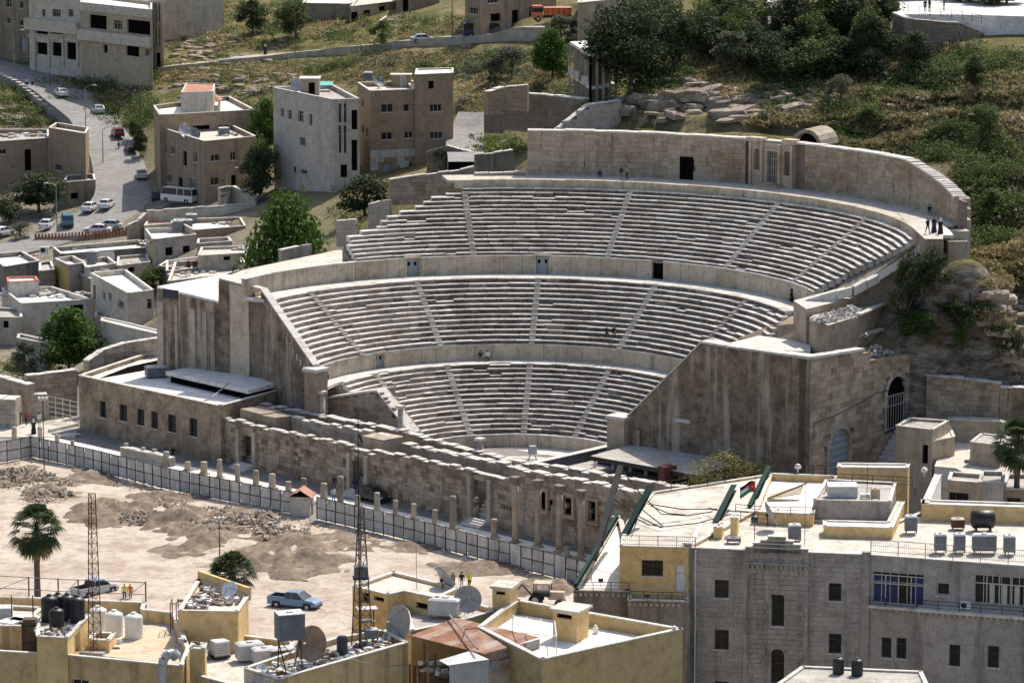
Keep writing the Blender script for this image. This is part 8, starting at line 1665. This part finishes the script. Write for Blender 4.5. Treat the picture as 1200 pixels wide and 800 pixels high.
def boulders(name, label, spots, mat):
 mb = MB()
 for (x, y, n, sp, s0, s1) in spots:
  for _ in range(n):
   p = ground(x + random.gauss(0, sp), y + random.gauss(0, sp * .35)); s = ru(s0, s1)
   if hypot(p.x, p.y - OC.y) < 53: continue
   M3 = Matrix.Rotation(random.gauss(0, .5), 3, 'Z') @ Matrix.Rotation(random.gauss(0, .12), 3, 'Y'); lx, ly, lz = s * ru(.9, 2.2), s * ru(.6, 1.1), s * ru(.25, .55); vs = []; K = 9
   for i, (zz, sc) in enumerate(((-.9, .9), (.35, 1.0), (.8, .9), (1.0, .55))):
    for j in range(K): a = j * 6.283 / K; r = sc * ru(.82, 1.12); vs.append(p + M3 @ V((lx * r * cos(a), ly * r * sin(a), lz * (zz + ru(-.12, .12)))))
   mb.add(vs, [(i * K + j, i * K + (j + 1) % K, (i + 1) * K + (j + 1) % K, (i + 1) * K + j) for i in range(3) for j in range(K)] + [tuple(range(3 * K, 4 * K))])
 o = mb.build(name, mat); tag(o, label, kind='stuff')
boulders('rock_ledges', 'broken rock ledges and boulders on the cliffs', [(x, y, 16, 16, .4, 1.5) for x, y in ((720, 128), (750, 122), (780, 118), (800, 108), (800, 130), (830, 115), (850, 128), (880, 118), (905, 112), (930, 125), (870, 135), (960, 120))] + [(1150, 370, 40, 40, .6, 1.6), (1180, 400, 30, 30, .6, 1.4), (240, 58, 70, 26, .3, .9), (225, 50, 50, 16, .3, .9), (250, 90, 50, 30, .3, 1.0), (300, 90, 40, 40, .3, .9), (330, 100, 30, 30, .3, .9), (1090, 140, 40, 20, .4, 1.1), (1190, 160, 40, 12, .3, .8), (20, 140, 40, 14, .4, 1.0), (560, 80, 50, 40, .2, .6), (640, 130, 30, 30, .3, .9), (1190, 435, 14, 14, .5, 1.1)], M['cliff'])
# ================================================================ VEHICLES
def paint(name, c): m = plain(name, c, .28, .0, .05, 2, .55); return m
PA = {'white': paint('car_white', (.7, .7, .7)), 'silver': paint('car_silver', (.42, .45, .48)), 'red': paint('car_dark_red', (.2, .025, .025)), 'black': paint('car_black', (.02, .022, .026)), 'grey': paint('car_grey', (.14, .15, .16)), 'teal': paint('car_teal', (.05, .2, .26)), 'blue': paint('car_pale_blue', (.15, .24, .36)), 'bluegreen': paint('pickup_side', (.1, .17, .2)), 'orange': paint('truck_orange', (.62, .16, .05)), 'navy': paint('van_navy', (.02, .03, .07))}
def wheel(t, x, y, r):
 mb = MB(); mb.lathe([(r * .55, -.1), (r, -.09), (r, .09), (r * .55, .1)], c=(x, y, r), n=16, axis=(0, 1, 0)); w_ = mb.build('wheel', M['tyre'], t); mb = MB(); mb.lathe([(.02, -.11), (r * .5, -.105), (r * .58, -.06), (r * .58, .06), (r * .5, .105), (.02, .11)], c=(x, y, r), n=12, axis=(0, 1, 0)); mb.build('rim', M['rim'], w_)
def loft(mb, st, m=0):
 """stations (x, z0, z1, half width bottom, half width top)"""
 vs = [];
 for x, z0, z1, wb, wt in st:
  zm = z0 + (z1 - z0) * .55; vs += [(x, -wb * .93, z0), (x, -wb, z0 + .08), (x, -wb, zm), (x, -wt, z1 - .03), (x, -wt * .9, z1), (x, wt * .9, z1), (x, wt, z1 - .03), (x, wb, zm), (x, wb, z0 + .08), (x, wb * .93, z0)]
 k = 10; n = len(st); mb.add(vs, [(i * k + j, (i + 1) * k + j, (i + 1) * k + (j + 1) % k, i * k + (j + 1) % k) for i in range(n - 1) for j in range(k)] + [tuple(range(k)), tuple(range((n - 1) * k, n * k))[::-1]], m)
def car(label, p, rz, kind='sedan', col='white', group=None, cat='car', name='parked_car', sc=1., roof=None):
 t = thing(name, label, cat, p, rz, group); t.scale = (sc,) * 3; P_ = PA[col]; mb = MB()
 if kind == 'sedan': Lh, W_, st = 2.2, .86, [(-2.2, .35, .8, .72, .7), (-2.1, .25, .95, .84, .78), (-1.3, .22, 1.0, .87, .8), (.9, .22, .95, .87, .8), (1.8, .24, .86, .84, .76), (2.15, .28, .72, .76, .68), (2.2, .4, .6, .7, .62)]; cab = [(-1.65, .97, .78), (-1.05, 1.4, .62), (.3, 1.42, .62), (1.15, .94, .77)]; wx = (-1.32, 1.38); wr = .31
 elif kind == 'wagon': Lh, W_, st = 2.2, .86, [(-2.2, .35, .9, .76, .74), (-2.12, .25, 1.0, .85, .8), (.9, .22, .97, .87, .8), (1.8, .24, .86, .84, .76), (2.2, .35, .66, .72, .66)]; cab = [(-2.1, 1.0, .78), (-1.85, 1.45, .66), (.3, 1.46, .64), (1.1, .96, .77)]; wx = (-1.32, 1.38); wr = .32
 elif kind == 'van': Lh, W_, st = 2.45, .9, [(-2.45, .35, 1.15, .84, .82), (-2.4, .28, 1.2, .9, .86), (1.2, .26, 1.2, .9, .86), (2.2, .3, 1.05, .84, .78), (2.45, .4, .75, .76, .7)]; cab = [(-2.4, 1.2, .85), (-2.3, 1.92, .78), (1.1, 1.95, .76), (1.95, 1.1, .8)]; wx = (-1.5, 1.5); wr = .33
 elif kind == 'bus': Lh, W_, st = 3.4, 1.0, [(-3.4, .35, 1.35, .96, .95), (-3.35, .28, 1.4, 1.0, .98), (3.2, .28, 1.4, 1.0, .97), (3.4, .4, 1.2, .92, .9)]; cab = [(-3.33, 1.4, .97), (-3.25, 2.45, .9), (2.9, 2.45, .88), (3.3, 1.38, .92)]; wx = (-2.1, 2.2); wr = .38
 else: Lh, W_, st = 2.6, .9, [(-2.6, .5, 1.1, .86, .86), (-2.55, .4, 1.12, .89, .88), (-.75, .38, 1.12, .9, .88), (-.7, .36, 1.12, .9, .86), (1.2, .36, 1.08, .9, .84), (2.2, .38, .98, .86, .76), (2.55, .42, .8, .8, .7), (2.6, .5, .7, .76, .66)]; cab = [(-.72, 1.1, .82), (-.6, 1.66, .7), (.6, 1.68, .68), (1.45, 1.06, .8)]; wx = (-1.6, 1.65); wr = .38
 loft(mb, st); body = mb.build('body', P_, t)
 mb = MB(); (x0, zb0, w0), (x1, zt1, w1), (x2, zt2, w2), (x3, zb3, w3) = cab
 vs = [(x0, -w0, zb0 - .03), (x3, -w3, zb3 - .05), (x3, w3, zb3 - .05), (x0, w0, zb0 - .03), (x1, -w1, zt1), (x2, -w2, zt2), (x2, w2, zt2), (x1, w1, zt1)]; mb.hexa(vs); mb.build('windows', M['glass_car'], t)
 mb = MB(); mb.hexa([(x1 - .06, -w1 - .02, zt1 - .03), (x2 + .08, -w2 - .02, zt2 - .03), (x2 + .08, w2 + .02, zt2 - .03), (x1 - .06, w1 + .02, zt1 - .03), (x1, -w1 + .06, zt1 + .04), (x2, -w2 + .06, zt2 + .04), (x2, w2 - .06, zt2 + .04), (x1, w1 - .06, zt1 + .04)])
 for s in (-1, 1):
  for (a, b) in (((x0, w0, zb0), (x1, w1, zt1)), ((x3, w3, zb3 - .02), (x2, w2, zt2)), (((x1 + x2) / 2 - .05, (w0 + w3) / 2, zb0), ((x1 + x2) / 2, w1, zt1))): mb.tube((a[0], s * (a[1] + .005), a[2]), (b[0], s * (b[1] + .01), b[2]), .045, n=4)
  if kind in ('bus', 'van'):
   for xx in ((-1.6, -.2) if kind == 'bus' else (-1.0,)): mb.box((xx, s * (w0 + w1) / 2, zb0), (.12, .12, zt1 - zb0))
 mb.build('roof', PA[roof] if roof else P_, t)
 if kind == 'pickup':
  mb = MB(); mb.box((-1.65, 0, .72), (1.62, 1.5, .41)); mb.build('bed_liner', M['dark'], t); mb = MB(); [mb.box((-1.65, s * .83, 1.1), (1.85, .1, .09)) for s in (-1, 1)]; mb.box((-2.55, 0, 1.1), (.1, 1.7, .07)); mb.build('bed_rail', P_, t)
 for x in wx:
  for s in (-1, 1): wheel(t, x, s * (W_ - .08), wr)
 mb = MB(); [mb.box((x, s * (W_ - .005), .05), (wr * 2.5, .03, wr * 1.9), top=.85) for x in wx for s in (-1, 1)]; mb.build('wheel_arch', M['black'], t)
 for s in (-1, 1):
  mb = MB(); mb.box((Lh - .1, s * W_ * .68, .6), (.12, .34, .14)); mb.build('headlight', M['white'], t); mb = MB(); mb.box((-Lh + .04, s * W_ * .74, .68), (.1, .26, .15)); mb.build('tail_light', M['flagred'], t); mb = MB(); mb.box((cab[3][0] - .25, s * (W_ + .08), cab[3][1]), (.12, .16, .12)); mb.build('mirror', P_, t)
 mb = MB(); mb.box((Lh - .02, 0, .32), (.12, W_ * 1.6, .16)); mb.build('bumper', M['black'] if kind != 'sedan' else P_, t); mb = MB(); mb.box((-Lh + .02, 0, .34), (.12, W_ * 1.6, .16)); mb.build('bumper', M['black'] if kind != 'sedan' else P_, t)
 return t
def sdir(p, eds):
 k = min(range(len(eds) - 1), key=lambda i: ((eds[i][0] + eds[i][1]) / 2 - p.xy).length); d = ((eds[k + 1][0] + eds[k + 1][1]) - (eds[k][0] + eds[k][1]));
 return atan2(d.y, d.x), eds[k][2]
HR_ed = None
CARS = [(72, 121, 's', 0, 'sedan', 'white', 'white saloon driving down the street, upper one of two'), (115, 137, 's', 0, 'sedan', 'silver', 'pale silver saloon driving down the street, lower one of two'), (138, 166, 's', 0, 'wagon', 'red', 'dark red hatchback parked by the verge above the black car'), (154, 181, 's', 0, 'sedan', 'black', 'black saloon parked below the dark red hatchback'),
  (166, 210, 's', 0, 'sedan', 'silver', 'silver saloon on the street above the minibus'), (184, 232, 's', 12, 'wagon', 'black', 'black hatchback squeezed behind the white minibus'), (211, 240, 'a', 145, 'bus', 'white', 'white minibus parked by the cream boundary wall'), (106, 256, 's', 0, 'sedan', 'white', 'left one of two white saloons parked at the street stairs'), (125, 251, 's', 0, 'sedan', 'white', 'right one of two white saloons parked at the street stairs'),
  (79, 270, 'a', 100, 'van', 'teal', 'dark teal van parked beside the street lamp'), (55, 273, 's', 25, 'sedan', 'white', 'white saloon parked left of the teal van'), (3, 278, 's', 10, 'sedan', 'white', 'white saloon cut by the left edge of the photo'), (128, 271, 'a', 170, 'sedan', 'silver', 'silver saloon half hidden behind the red fence'), (114, 276, 'a', 172, 'sedan', 'white', 'white car roof just showing behind the red fence, left of the silver saloon'),
  (46, 73, 'a', 170, 'wagon', 'grey', 'grey estate car parked before the shop house'), (20, 67, 'a', 170, 'sedan', 'black', 'black car parked at the top left, left of the grey estate car'), (-1, 59, 'a', 165, 'sedan', 'white', 'white car cut by the left edge at the shops'), (496, 52, 'a', 12, 'sedan', 'silver', 'silver hatchback driving along the hill road'), (565, 46, 'a', 5, 'bus', 'navy', 'dark navy van parked before the brown house at the top'), (437, 586, 'z', -45, 'wagon', 'black', 'black car standing on the street below the stage wall ruin')]
for x, y, md, an, kd, cl, lb in CARS:
 p = ground(x, y); a = R(an); z = None
 if md == 's': d, z = sdir(p, streetL); a += d
 if md == 'z': p = at(x, y, -.2); z = -.2
 if z is None: z = p.z + .3; dd, z2 = sdir(p, streetL); z = max(z, z2) if ((streetL[0][0] - p.xy).length < 400 and min(((e[0] + e[1]) / 2 - p.xy).length for e in streetL) < 6) else z
 elif md == 's': z += .02
 car(lb, (p.x, p.y, z), a, kd, cl, sc=.95 if kd != 'bus' else .92)
pk = at(345, 716, -.4); pt = car('pale blue pickup truck with double cab parked on the dug-up square', (pk.x, pk.y + 1, -.3), R(-22), 'pickup', 'blue', sc=.98)
pk = at(110, 700, -.4); car('blue and white pickup parked behind the pipe frame', (pk.x, pk.y + 1, -.4), R(48), 'pickup', 'silver', sc=.95, roof='blue')
p = ground(645, 27); t = thing('dump_truck', 'orange tipper truck parked at the top centre behind the grey green tree', 'truck', (p.x, p.y, p.z + .2), R(6)); mb = MB(); mb.hexa([(-.9, -1.15, 1.1), (3.2, -1.15, 1.1), (3.2, 1.15, 1.1), (-.9, 1.15, 1.1), (-1.1, -1.25, 2.3), (3.4, -1.25, 2.3), (3.4, 1.25, 2.3), (-1.1, 1.25, 2.3)]); mb.build('tipper_body', PA['orange'], t)
for k in range(5): mb = MB(); mb.box((-.6 + k * .9, -1.24, 1.1), (.1, .08, 1.2)); mb.build('rib', M['rustdark'], t)
mb = MB(); mb.box((-2.2, 0, .7), (1.7, 2.2, 1.9), top=.93); mb.build('cab', PA['orange'], t); mb = MB(); mb.box((-2.2, 0, 1.6), (1.74, 2.24, .65), top=.95); mb.build('windows', M['glass_car'], t); mb = MB(); mb.box((.5, 0, .6), (6, .9, .4)); mb.build('chassis', M['black'], t)
for x in (-2.1, 1.5, 2.6): [wheel(t, x, s * 1.0, .5) for s in (-1, 1)]
p = at(636, 712, -.4); t = thing('tractor', 'small digger tractor with a faded peach cab roof on the dug-up square', 'tractor', (p.x, p.y + 1, -.4), R(-10)); mb = MB(); mb.box((0, 0, 2.2), (1.7, 1.5, .12), top=.95); mb.build('cab_roof', M['peach'], t)
for sx in (-.75, .75):
 for sy in (-.65, .65): mb = MB(); mb.box((sx, sy, 1.0), (.09, .09, 1.2)); mb.build('cab_post', M['black'], t)
mb = MB(); mb.box((0, 0, 1.0), (1.4, 1.2, .4)); mb.build('seat_box', M['black'], t); mb = MB(); mb.box((1.4, 0, .7), (1.6, .8, .75), top=.9); mb.build('bonnet', M['peach'], t)
for x, r in ((-.6, .65), (1.7, .42)): [wheel(t, x, s * .8, r) for s in (-1, 1)]
mb = MB(); mb.tube((-.9, 0, .8), (-2.0, 0, 2.0), .1, n=6); mb.tube((-2.0, 0, 2.0), (-2.9, 0, .9), .08, n=6); mb.box((-3.0, 0, .4), (.5, .7, .5), top=.8); mb.build('digger_arm', M['khaki'] if 'khaki' in M else M['pole'], t)
# ================================================================ PEOPLE
def figure(J, E_, RAD):
 """one continuous skinned body from a posed skeleton"""
 me = bpy.data.meshes.new('b'); me.from_pydata([J[k] for k in J], [(list(J).index(a), list(J).index(b)) for a, b in E_], []); o = bpy.data.objects.new('b', me); C.objects.link(o)
 m = o.modifiers.new('s', 'SKIN'); sv = me.skin_vertices[0].data
 for i, k in enumerate(J): sv[i].radius = (RAD[k], RAD[k] * (.72 if k in ('chest', 'belly', 'pelvis') else 1)); sv[i].use_root = k == 'pelvis'
 ss = o.modifiers.new('u', 'SUBSURF'); ss.levels = 1; bpy.context.view_layer.update(); ev = o.evaluated_get(bpy.context.evaluated_depsgraph_get()); out = bpy.data.meshes.new_from_object(ev); bpy.data.objects.remove(o)
 for k in range(4): out.materials.append(M['skin'])
 seg = [(V(J[a]), V(J[b]), a, b) for a, b in E_]; mi = []
 for f in out.polygons:
  c = f.center; best = min(seg, key=lambda s: (c - (s[0] + (s[1] - s[0]) * max(0, min(1, (c - s[0]).dot(s[1] - s[0]) / max(1e-6, (s[1] - s[0]).length_squared))))).length); n = best[2] + best[3]
  mi.append(0 if any(w in n for w in ('head', 'hand', 'fing', 'neckh', 'thumb')) else 2 if any(w in n for w in ('hip', 'knee', 'ank')) else 3 if 'toe' in n else 1)
 out.polygons.foreach_set('material_index', mi); out.polygons.foreach_set('use_smooth', [True] * len(mi)); out.update(); return out
RAD = dict(pelvis=.15, belly=.145, chest=.17, neck=.06, neckh=.055, head=.105, headt=.085, nose=.03)
for s in 'lr': RAD.update({s + 'sho': .075, s + 'elb': .045, s + 'wri': .033, s + 'hand': .04, s + 'hip': .1, s + 'knee': .065, s + 'ank': .045, s + 'heel': .05, s + 'toe': .04, s + 'thumb': .012, **{s + 'fing%d' % i: .011 for i in range(4)}})
def skel(pose):
 J = {}; sit = pose == 'sit'; z0 = .45 if sit else .93; lean = .12 if sit else .03
 J['pelvis'] = (0, 0, z0); J['belly'] = (0, -lean * .3, z0 + .2); J['chest'] = (0, -lean, z0 + .42); J['neck'] = (0, -lean * 1.1, z0 + .56); J['neckh'] = (0, -lean * 1.2, z0 + .62); J['head'] = (0, -lean * 1.3 - .01, z0 + .7); J['headt'] = (0, -lean * 1.3, z0 + .78); J['nose'] = (0, -lean * 1.3 - .115, z0 + .69)
 E_ = [('pelvis', 'belly'), ('belly', 'chest'), ('chest', 'neck'), ('neck', 'neckh'), ('neckh', 'head'), ('head', 'headt'), ('head', 'nose')]
 for s, q in (('l', -1), ('r', 1)):
  sw = {'stand': .03, 'walk': .28, 'sit': 0}[pose] * q
  J[s + 'sho'] = (q * .19, -lean, z0 + .5)
  if sit: J[s + 'elb'] = (q * .25, -lean - .1, z0 + .26); J[s + 'wri'] = (q * .16, -.38, z0 + .17)
  else: J[s + 'elb'] = (q * .25, sw * .5, z0 + .24); J[s + 'wri'] = (q * .26, sw * .9 - .08, z0 + .01)
  w = V(J[s + 'wri']); dv = V((0, -.07, -.03)) if sit else V((0, -.02, -.08)); J[s + 'hand'] = tuple(w + dv); E_ += [('chest', s + 'sho'), (s + 'sho', s + 'elb'), (s + 'elb', s + 'wri'), (s + 'wri', s + 'hand'), (s + 'hand', s + 'thumb')]
  J[s + 'thumb'] = tuple(w + dv * .9 + V((-q * .04, -.035, 0)))
  for i in range(4): J[s + 'fing%d' % i] = tuple(w + dv * (2.0 - .1 * abs(i - 1.3)) + V((0, (i - 1.5) * .021, 0)) + (V(((i - 1.5) * .02, 0, -.01)) if sit else V((0, 0, 0)))); E_.append((s + 'hand', s + 'fing%d' % i))
  J[s + 'hip'] = (q * .1, 0, z0 - .06)
  if sit: J[s + 'knee'] = (q * .14, -.42, z0 + .03); J[s + 'ank'] = (q * .14, -.4, z0 - .4)
  else: J[s + 'knee'] = (q * .1, -sw * .55 - .02, .5); J[s + 'ank'] = (q * .1, -sw * 1.1 + (.1 if sw < -.1 else 0), .09)
  a = V(J[s + 'ank']); J[s + 'toe'] = tuple(a + V((0, -.19, -.05))); E_ += [('pelvis', s + 'hip'), (s + 'hip', s + 'knee'), (s + 'knee', s + 'ank'), (s + 'ank', s + 'toe')]
 return J, E_
BODY = {p: figure(*skel(p), RAD) for p in ('stand', 'walk', 'sit')}
CL = {k: plain('cloth_' + k, c, .9, 0, .12) for k, c in dict(black=(.018, .018, .02), navy=(.02, .03, .07), white=(.62, .62, .6), blue=(.06, .13, .3), grey=(.16, .16, .16), red=(.35, .04, .04), yellow=(.6, .6, .08), orange=(.6, .2, .04), khaki=(.28, .23, .15), jeans=(.05, .08, .15)).items()}
def person(label, p, rz, pose, top, legs, robe=False, scarf=None, group=None, hat=None):
 t = thing('person', label, 'person', p, R(rz), group); me = BODY[pose].copy(); me.materials[1] = CL[top]; me.materials[2] = CL[legs]; me.materials[3] = M['black']; link('body', me, t)
 z0 = .45 if pose == 'sit' else .93; y0 = -.16 if pose == 'sit' else -.04; mb = MB(); hc = (0, y0 + .025, z0 + .665); mb.lathe([(.105, .02), (.122, .07), (.112, .13), (.07, .175), (.01, .19)], c=hc, n=12)
 if scarf: mb.lathe([(.2, -.22), (.15, -.1), (.125, 0), (.122, .07)], c=hc, n=12)
 mb.build('head_scarf' if scarf else 'hard_hat' if hat else 'hair', CL[scarf] if scarf else CL[hat] if hat else M['hair'], t, smooth=True)
 if robe: mb = MB(); mb.lathe([(.33, .06), (.27, .5), (.2, .95), (.22, 1.3), (.12, 1.5)], n=14); mb.build('robe', CL[robe], t, smooth=True)
 return t
def seat_pt(x, y, z): return at(x, y, z)
PPL = [(703, 214.5, 26.0, 0, 'stand', 'navy', 'grey', 0, None, 'lone person in dark clothes standing at the head of the top seat rows'), (728, 211.5, 26.72, 20, 'stand', 'black', 'grey', 0, None, 'left one of the pair standing on the top walkway'), (734.5, 211.5, 26.72, -40, 'walk', 'khaki', 'black', 0, None, 'right one of the pair standing on the top walkway'),
 (783.5, 326.5, 16.64, 0, 'stand', 'yellow', 'navy', 0, None, 'person in a yellow top standing at the dark passage of the upper podium wall'), (711, 394, 11.2, 0, 'sit', 'navy', 'black', 0, None, 'left one of two people in dark clothes sitting in the middle tier'), (719, 394, 11.2, 10, 'sit', 'black', 'black', 0, None, 'right one of two people in dark clothes sitting in the middle tier'),
 (563, 422.5, 8.15, 0, 'sit', 'black', 'grey', 0, None, 'left one of two people sitting at the foot of the lower podium wall'), (571, 422.5, 8.15, 0, 'sit', 'white', 'black', 0, None, 'right one of two people sitting at the foot of the lower podium wall'), (384, 448, 8.1, -20, 'sit', 'blue', 'black', 0, None, 'person in blue sitting at the left end of the lower walkway'),
 (928, 353, 16.7, 0, 'sit', 'black', 'black', 'black', None, 'person in black sitting at the right end of the upper walkway'), (938, 214, 26.85, 0, 'sit', 'black', 'navy', 0, None, 'left one of two people sitting on the shrine steps'), (943, 213.5, 26.85, 0, 'sit', 'grey', 'black', 0, None, 'right one of two people sitting on the shrine steps'),
 (1087, 274, 26.75, 20, 'walk', 'navy', 'navy', 0, None, 'shorter person in navy at the right end of the top walkway, leftmost'), (1094.5, 272.5, 26.75, -10, 'stand', 'navy', 'black', 'navy', None, 'middle one of three in dark clothes at the right end of the top walkway'), (1102, 274, 26.75, 0, 'stand', 'black', 'black', 'black', 'white', 'tall black robed figure in pale headscarf, rightmost on the top walkway'), (1089, 252, 26.75, 10, 'sit', 'black', 'grey', 0, None, 'person sitting against the end of the tall curved wall'),
 (709, 514, -.3, 90, 'stand', 'grey', 'navy', 0, None, 'person in grey standing at the right edge of the orchestra'), (684, 520, -.3, 60, 'sit', 'red', 'black', 0, None, 'person with a red top by the podium at the right of the orchestra'),
 (23, 497, 0, 30, 'stand', 'black', 'black', 0, None, 'person in black by the gate pier, leftmost of the gate group'), (31, 498, 0, -30, 'stand', 'red', 'black', 0, None, 'person in dark red by the gate pier'), (39.5, 508, -.1, 0, 'walk', 'black', 'black', 'black', 'white', 'person in black with white headscarf walking before the gate pier'), (46, 500, 0, 40, 'stand', 'white', 'khaki', 0, None, 'person in white beside the gate pier'), (203, 535, -.25, 0, 'sit', 'black', 'black', 0, None, 'person in black crouching at the foot of the museum wall'),
 (391, 589, -.2, 20, 'stand', 'white', 'blue', 0, None, 'person in white and blue right of the guard hut'), (391.5, 575, -.2, 0, 'walk', 'navy', 'grey', 0, None, 'person in navy walking behind the column stumps'), (416, 578, -.2, 0, 'stand', 'navy', 'jeans', 0, None, 'person left of the black car by the second doorway'), (425, 574, -.2, 0, 'stand', 'white', 'jeans', 0, None, 'person in white behind the black car'),
 (146, 704, -.5, 10, 'stand', 'yellow', 'black', 0, None, 'left workman in a bright vest on the square'), (153, 704, -.5, -20, 'stand', 'orange', 'khaki', 0, None, 'right workman in an orange vest on the square'), (531, 690, -.5, 20, 'walk', 'khaki', 'grey', 0, None, 'workman in khaki behind the dishes, leftmost of three'), (541, 690, -.5, 0, 'stand', 'black', 'white', 0, None, 'workman in a black jacket behind the dishes, middle of three'), (550, 690, -.5, -30, 'stand', 'yellow', 'black', 0, None, 'workman in a bright vest behind the dishes, rightmost of three')]
for x, y, z, rz, ps, tp, lg, rb, sc_, lb in PPL:
 p = at(x, y, z); person(lb, p, rz, ps, tp, lg, rb, sc_, hat='yellow' if 'vest' in lb else None)
for x, y, tp, lg, rb, sc_, lb in ((31.5, 108, 'black', 'black', 'black', 'white', 'figure in a black robe with white headscarf walking beside the street'), (38, 109, 'black', 'black', 0, None, 'person in dark clothes walking beside the street, right of the robed one'), (311, 67, 'black', 'black', 'black', 'white', 'robed person walking on the hill road'), (595, 41, 'blue', 'navy', 0, None, 'person in blue beside the navy van'), (139.5, 181, 'black', 'jeans', 0, None, 'man standing behind the dark red hatchback')):
 p = ground(x, y); person(lb, (p.x, p.y, p.z + .35), ru(-60, 60), 'walk', tp, lg, rb, sc_)
for i, x in enumerate((1086, 1091, 1108)): p = at(x, 17 - i, 44.1); person(['left', 'middle', 'right'][i] + ' one of three dark clothed people on the top right terrace', (p.x, p.y + 2, 44.15), i * 40, 'stand', 'black', 'black')
# ================================================================ POLES AND LAMPS
PL_ = [(17, 98, 38, 1, 'grey street lamp at the top of the stepped street wall'), (59, 110, 85, 0, 'short pole by the upper white saloon'), (101, 180, 103, 1, 'street lamp standing by the silver saloon'), (121, 205, 152, 1.2, 'street lamp with curved arm beside the street stairs'), (111, 112, 85, 0, 'thin pole in the green slope, left'), (139, 141, 90, 0, 'dark post in the green slope'), (164.5, 154, 104, 'a', 'wooden pole with crossarm beside the tan house'), (172.5, 82, 8, 'a', 'tall wooden pole before the beige house'),
       (346, 67, -6, 'a', 'tall wooden pole crossing the hill road, left'), (530, 53, -6, 0, 'tall dark pole beside the navy van'), (67, 276, 218, -1, 'street lamp beside the teal van'), (170, 258, 240, 0, 'thin post on the low cream wall'), (266, 240, 200, 1, 'street lamp right of the tan house'), (1151, 240, 196, 0, 'rough trunk post on the right slope'), (1159, 226, 202, 0, 'dark post on the right slope, left one of the upper pair'), (1192, 240, 219, 0, 'dark post on the right slope near the edge'), (1169.5, 276, 253, 0, 'dark post on the right slope, lowest'), (1163, 116, 84, 0, 'iron post below the lower terrace, left'), (1183, 118, 92, 0, 'iron post below the lower terrace, right')]
for x, yb, yt, k, lb in PL_:
 pole(lb, x, yb, yt, lamp=k if k and k != 'a' else 0, arm=1.8 if k == 'a' else None, mat=M['polegrey'] if 'lamp' in lb else None, name='street_lamp' if 'lamp' in lb else 'pole', cat='street lamp' if 'lamp' in lb else 'pole', r=.1)
for x, yb, yt, z, lb in ((1099, 295, 272, 25, 'black post at the corner of the top walkway'), (1001, 357, 331, 18.2, 'black post on the rubble topped stump'), (1030, 351, 321, 18.6, 'thin lamp post with stone foot behind the stump'), (1016, 412, 396, 15.2, 'short black post above the tall outer wall'), (52, 556, 466, -.4, 'black double lamp post before the hoarding, left'), (257.5, 660, 606, -.5, 'black lamp post on the dug-up square before the short palm'), (1004, 590, 560, 16.5, 'x')):
 if lb != 'x': t = pole(lb, x, yb, yt, z=z, r=.07, mat=M['iron'], name='lamp_post' if 'lamp' in lb else 'post', cat='lamp post' if 'lamp' in lb else 'post')
 if 'double' in lb or 'square' in lb:
  h = onp(x, yt, at(x, yb, z), (1, 0)).z - z
  for s in (-.4, 0, .4): mb = MB(); mb.tube((0, 0, h - .4), (s, 0, h - .2), .03, n=4); mb.lathe([(.05, 0), (.16, .1), (.17, .25), (.02, .36)], c=(s, 0, h - .22), n=10); mb.build('globe', M['whiteplastic'], t)
def wire(label, pts, sag=.8):
 mb = MB(); P = []
 for a, b in zip(pts[:-1], pts[1:]):
  for i in range(8): u = i / 8; P.append(a.lerp(b, u) - V((0, 0, sag * 4 * u * (1 - u))))
 P.append(pts[-1]); mb.path(P, .035, 3); o = mb.build('cable', M['iron']); tag(o, label, 'cable')
f = lambda u, z, o_=.12: CR + DW * u + NW * o_ + V((0, 0, z - CR.z))
wire('black cable pinned across the outer wall of the theatre between the two gates', [f(.6, 7.5), f(.7, 9.5), f((G2[0] - G2[2]), 11.0), f(G2[0] + 1.4, 11.6)], .25)
wire('thin dark cable strung from the cluttered roof to the pipes', [at(413, 772, 17.2), at(478, 777, 17.0), at(500, 775, 16.4)], .3)
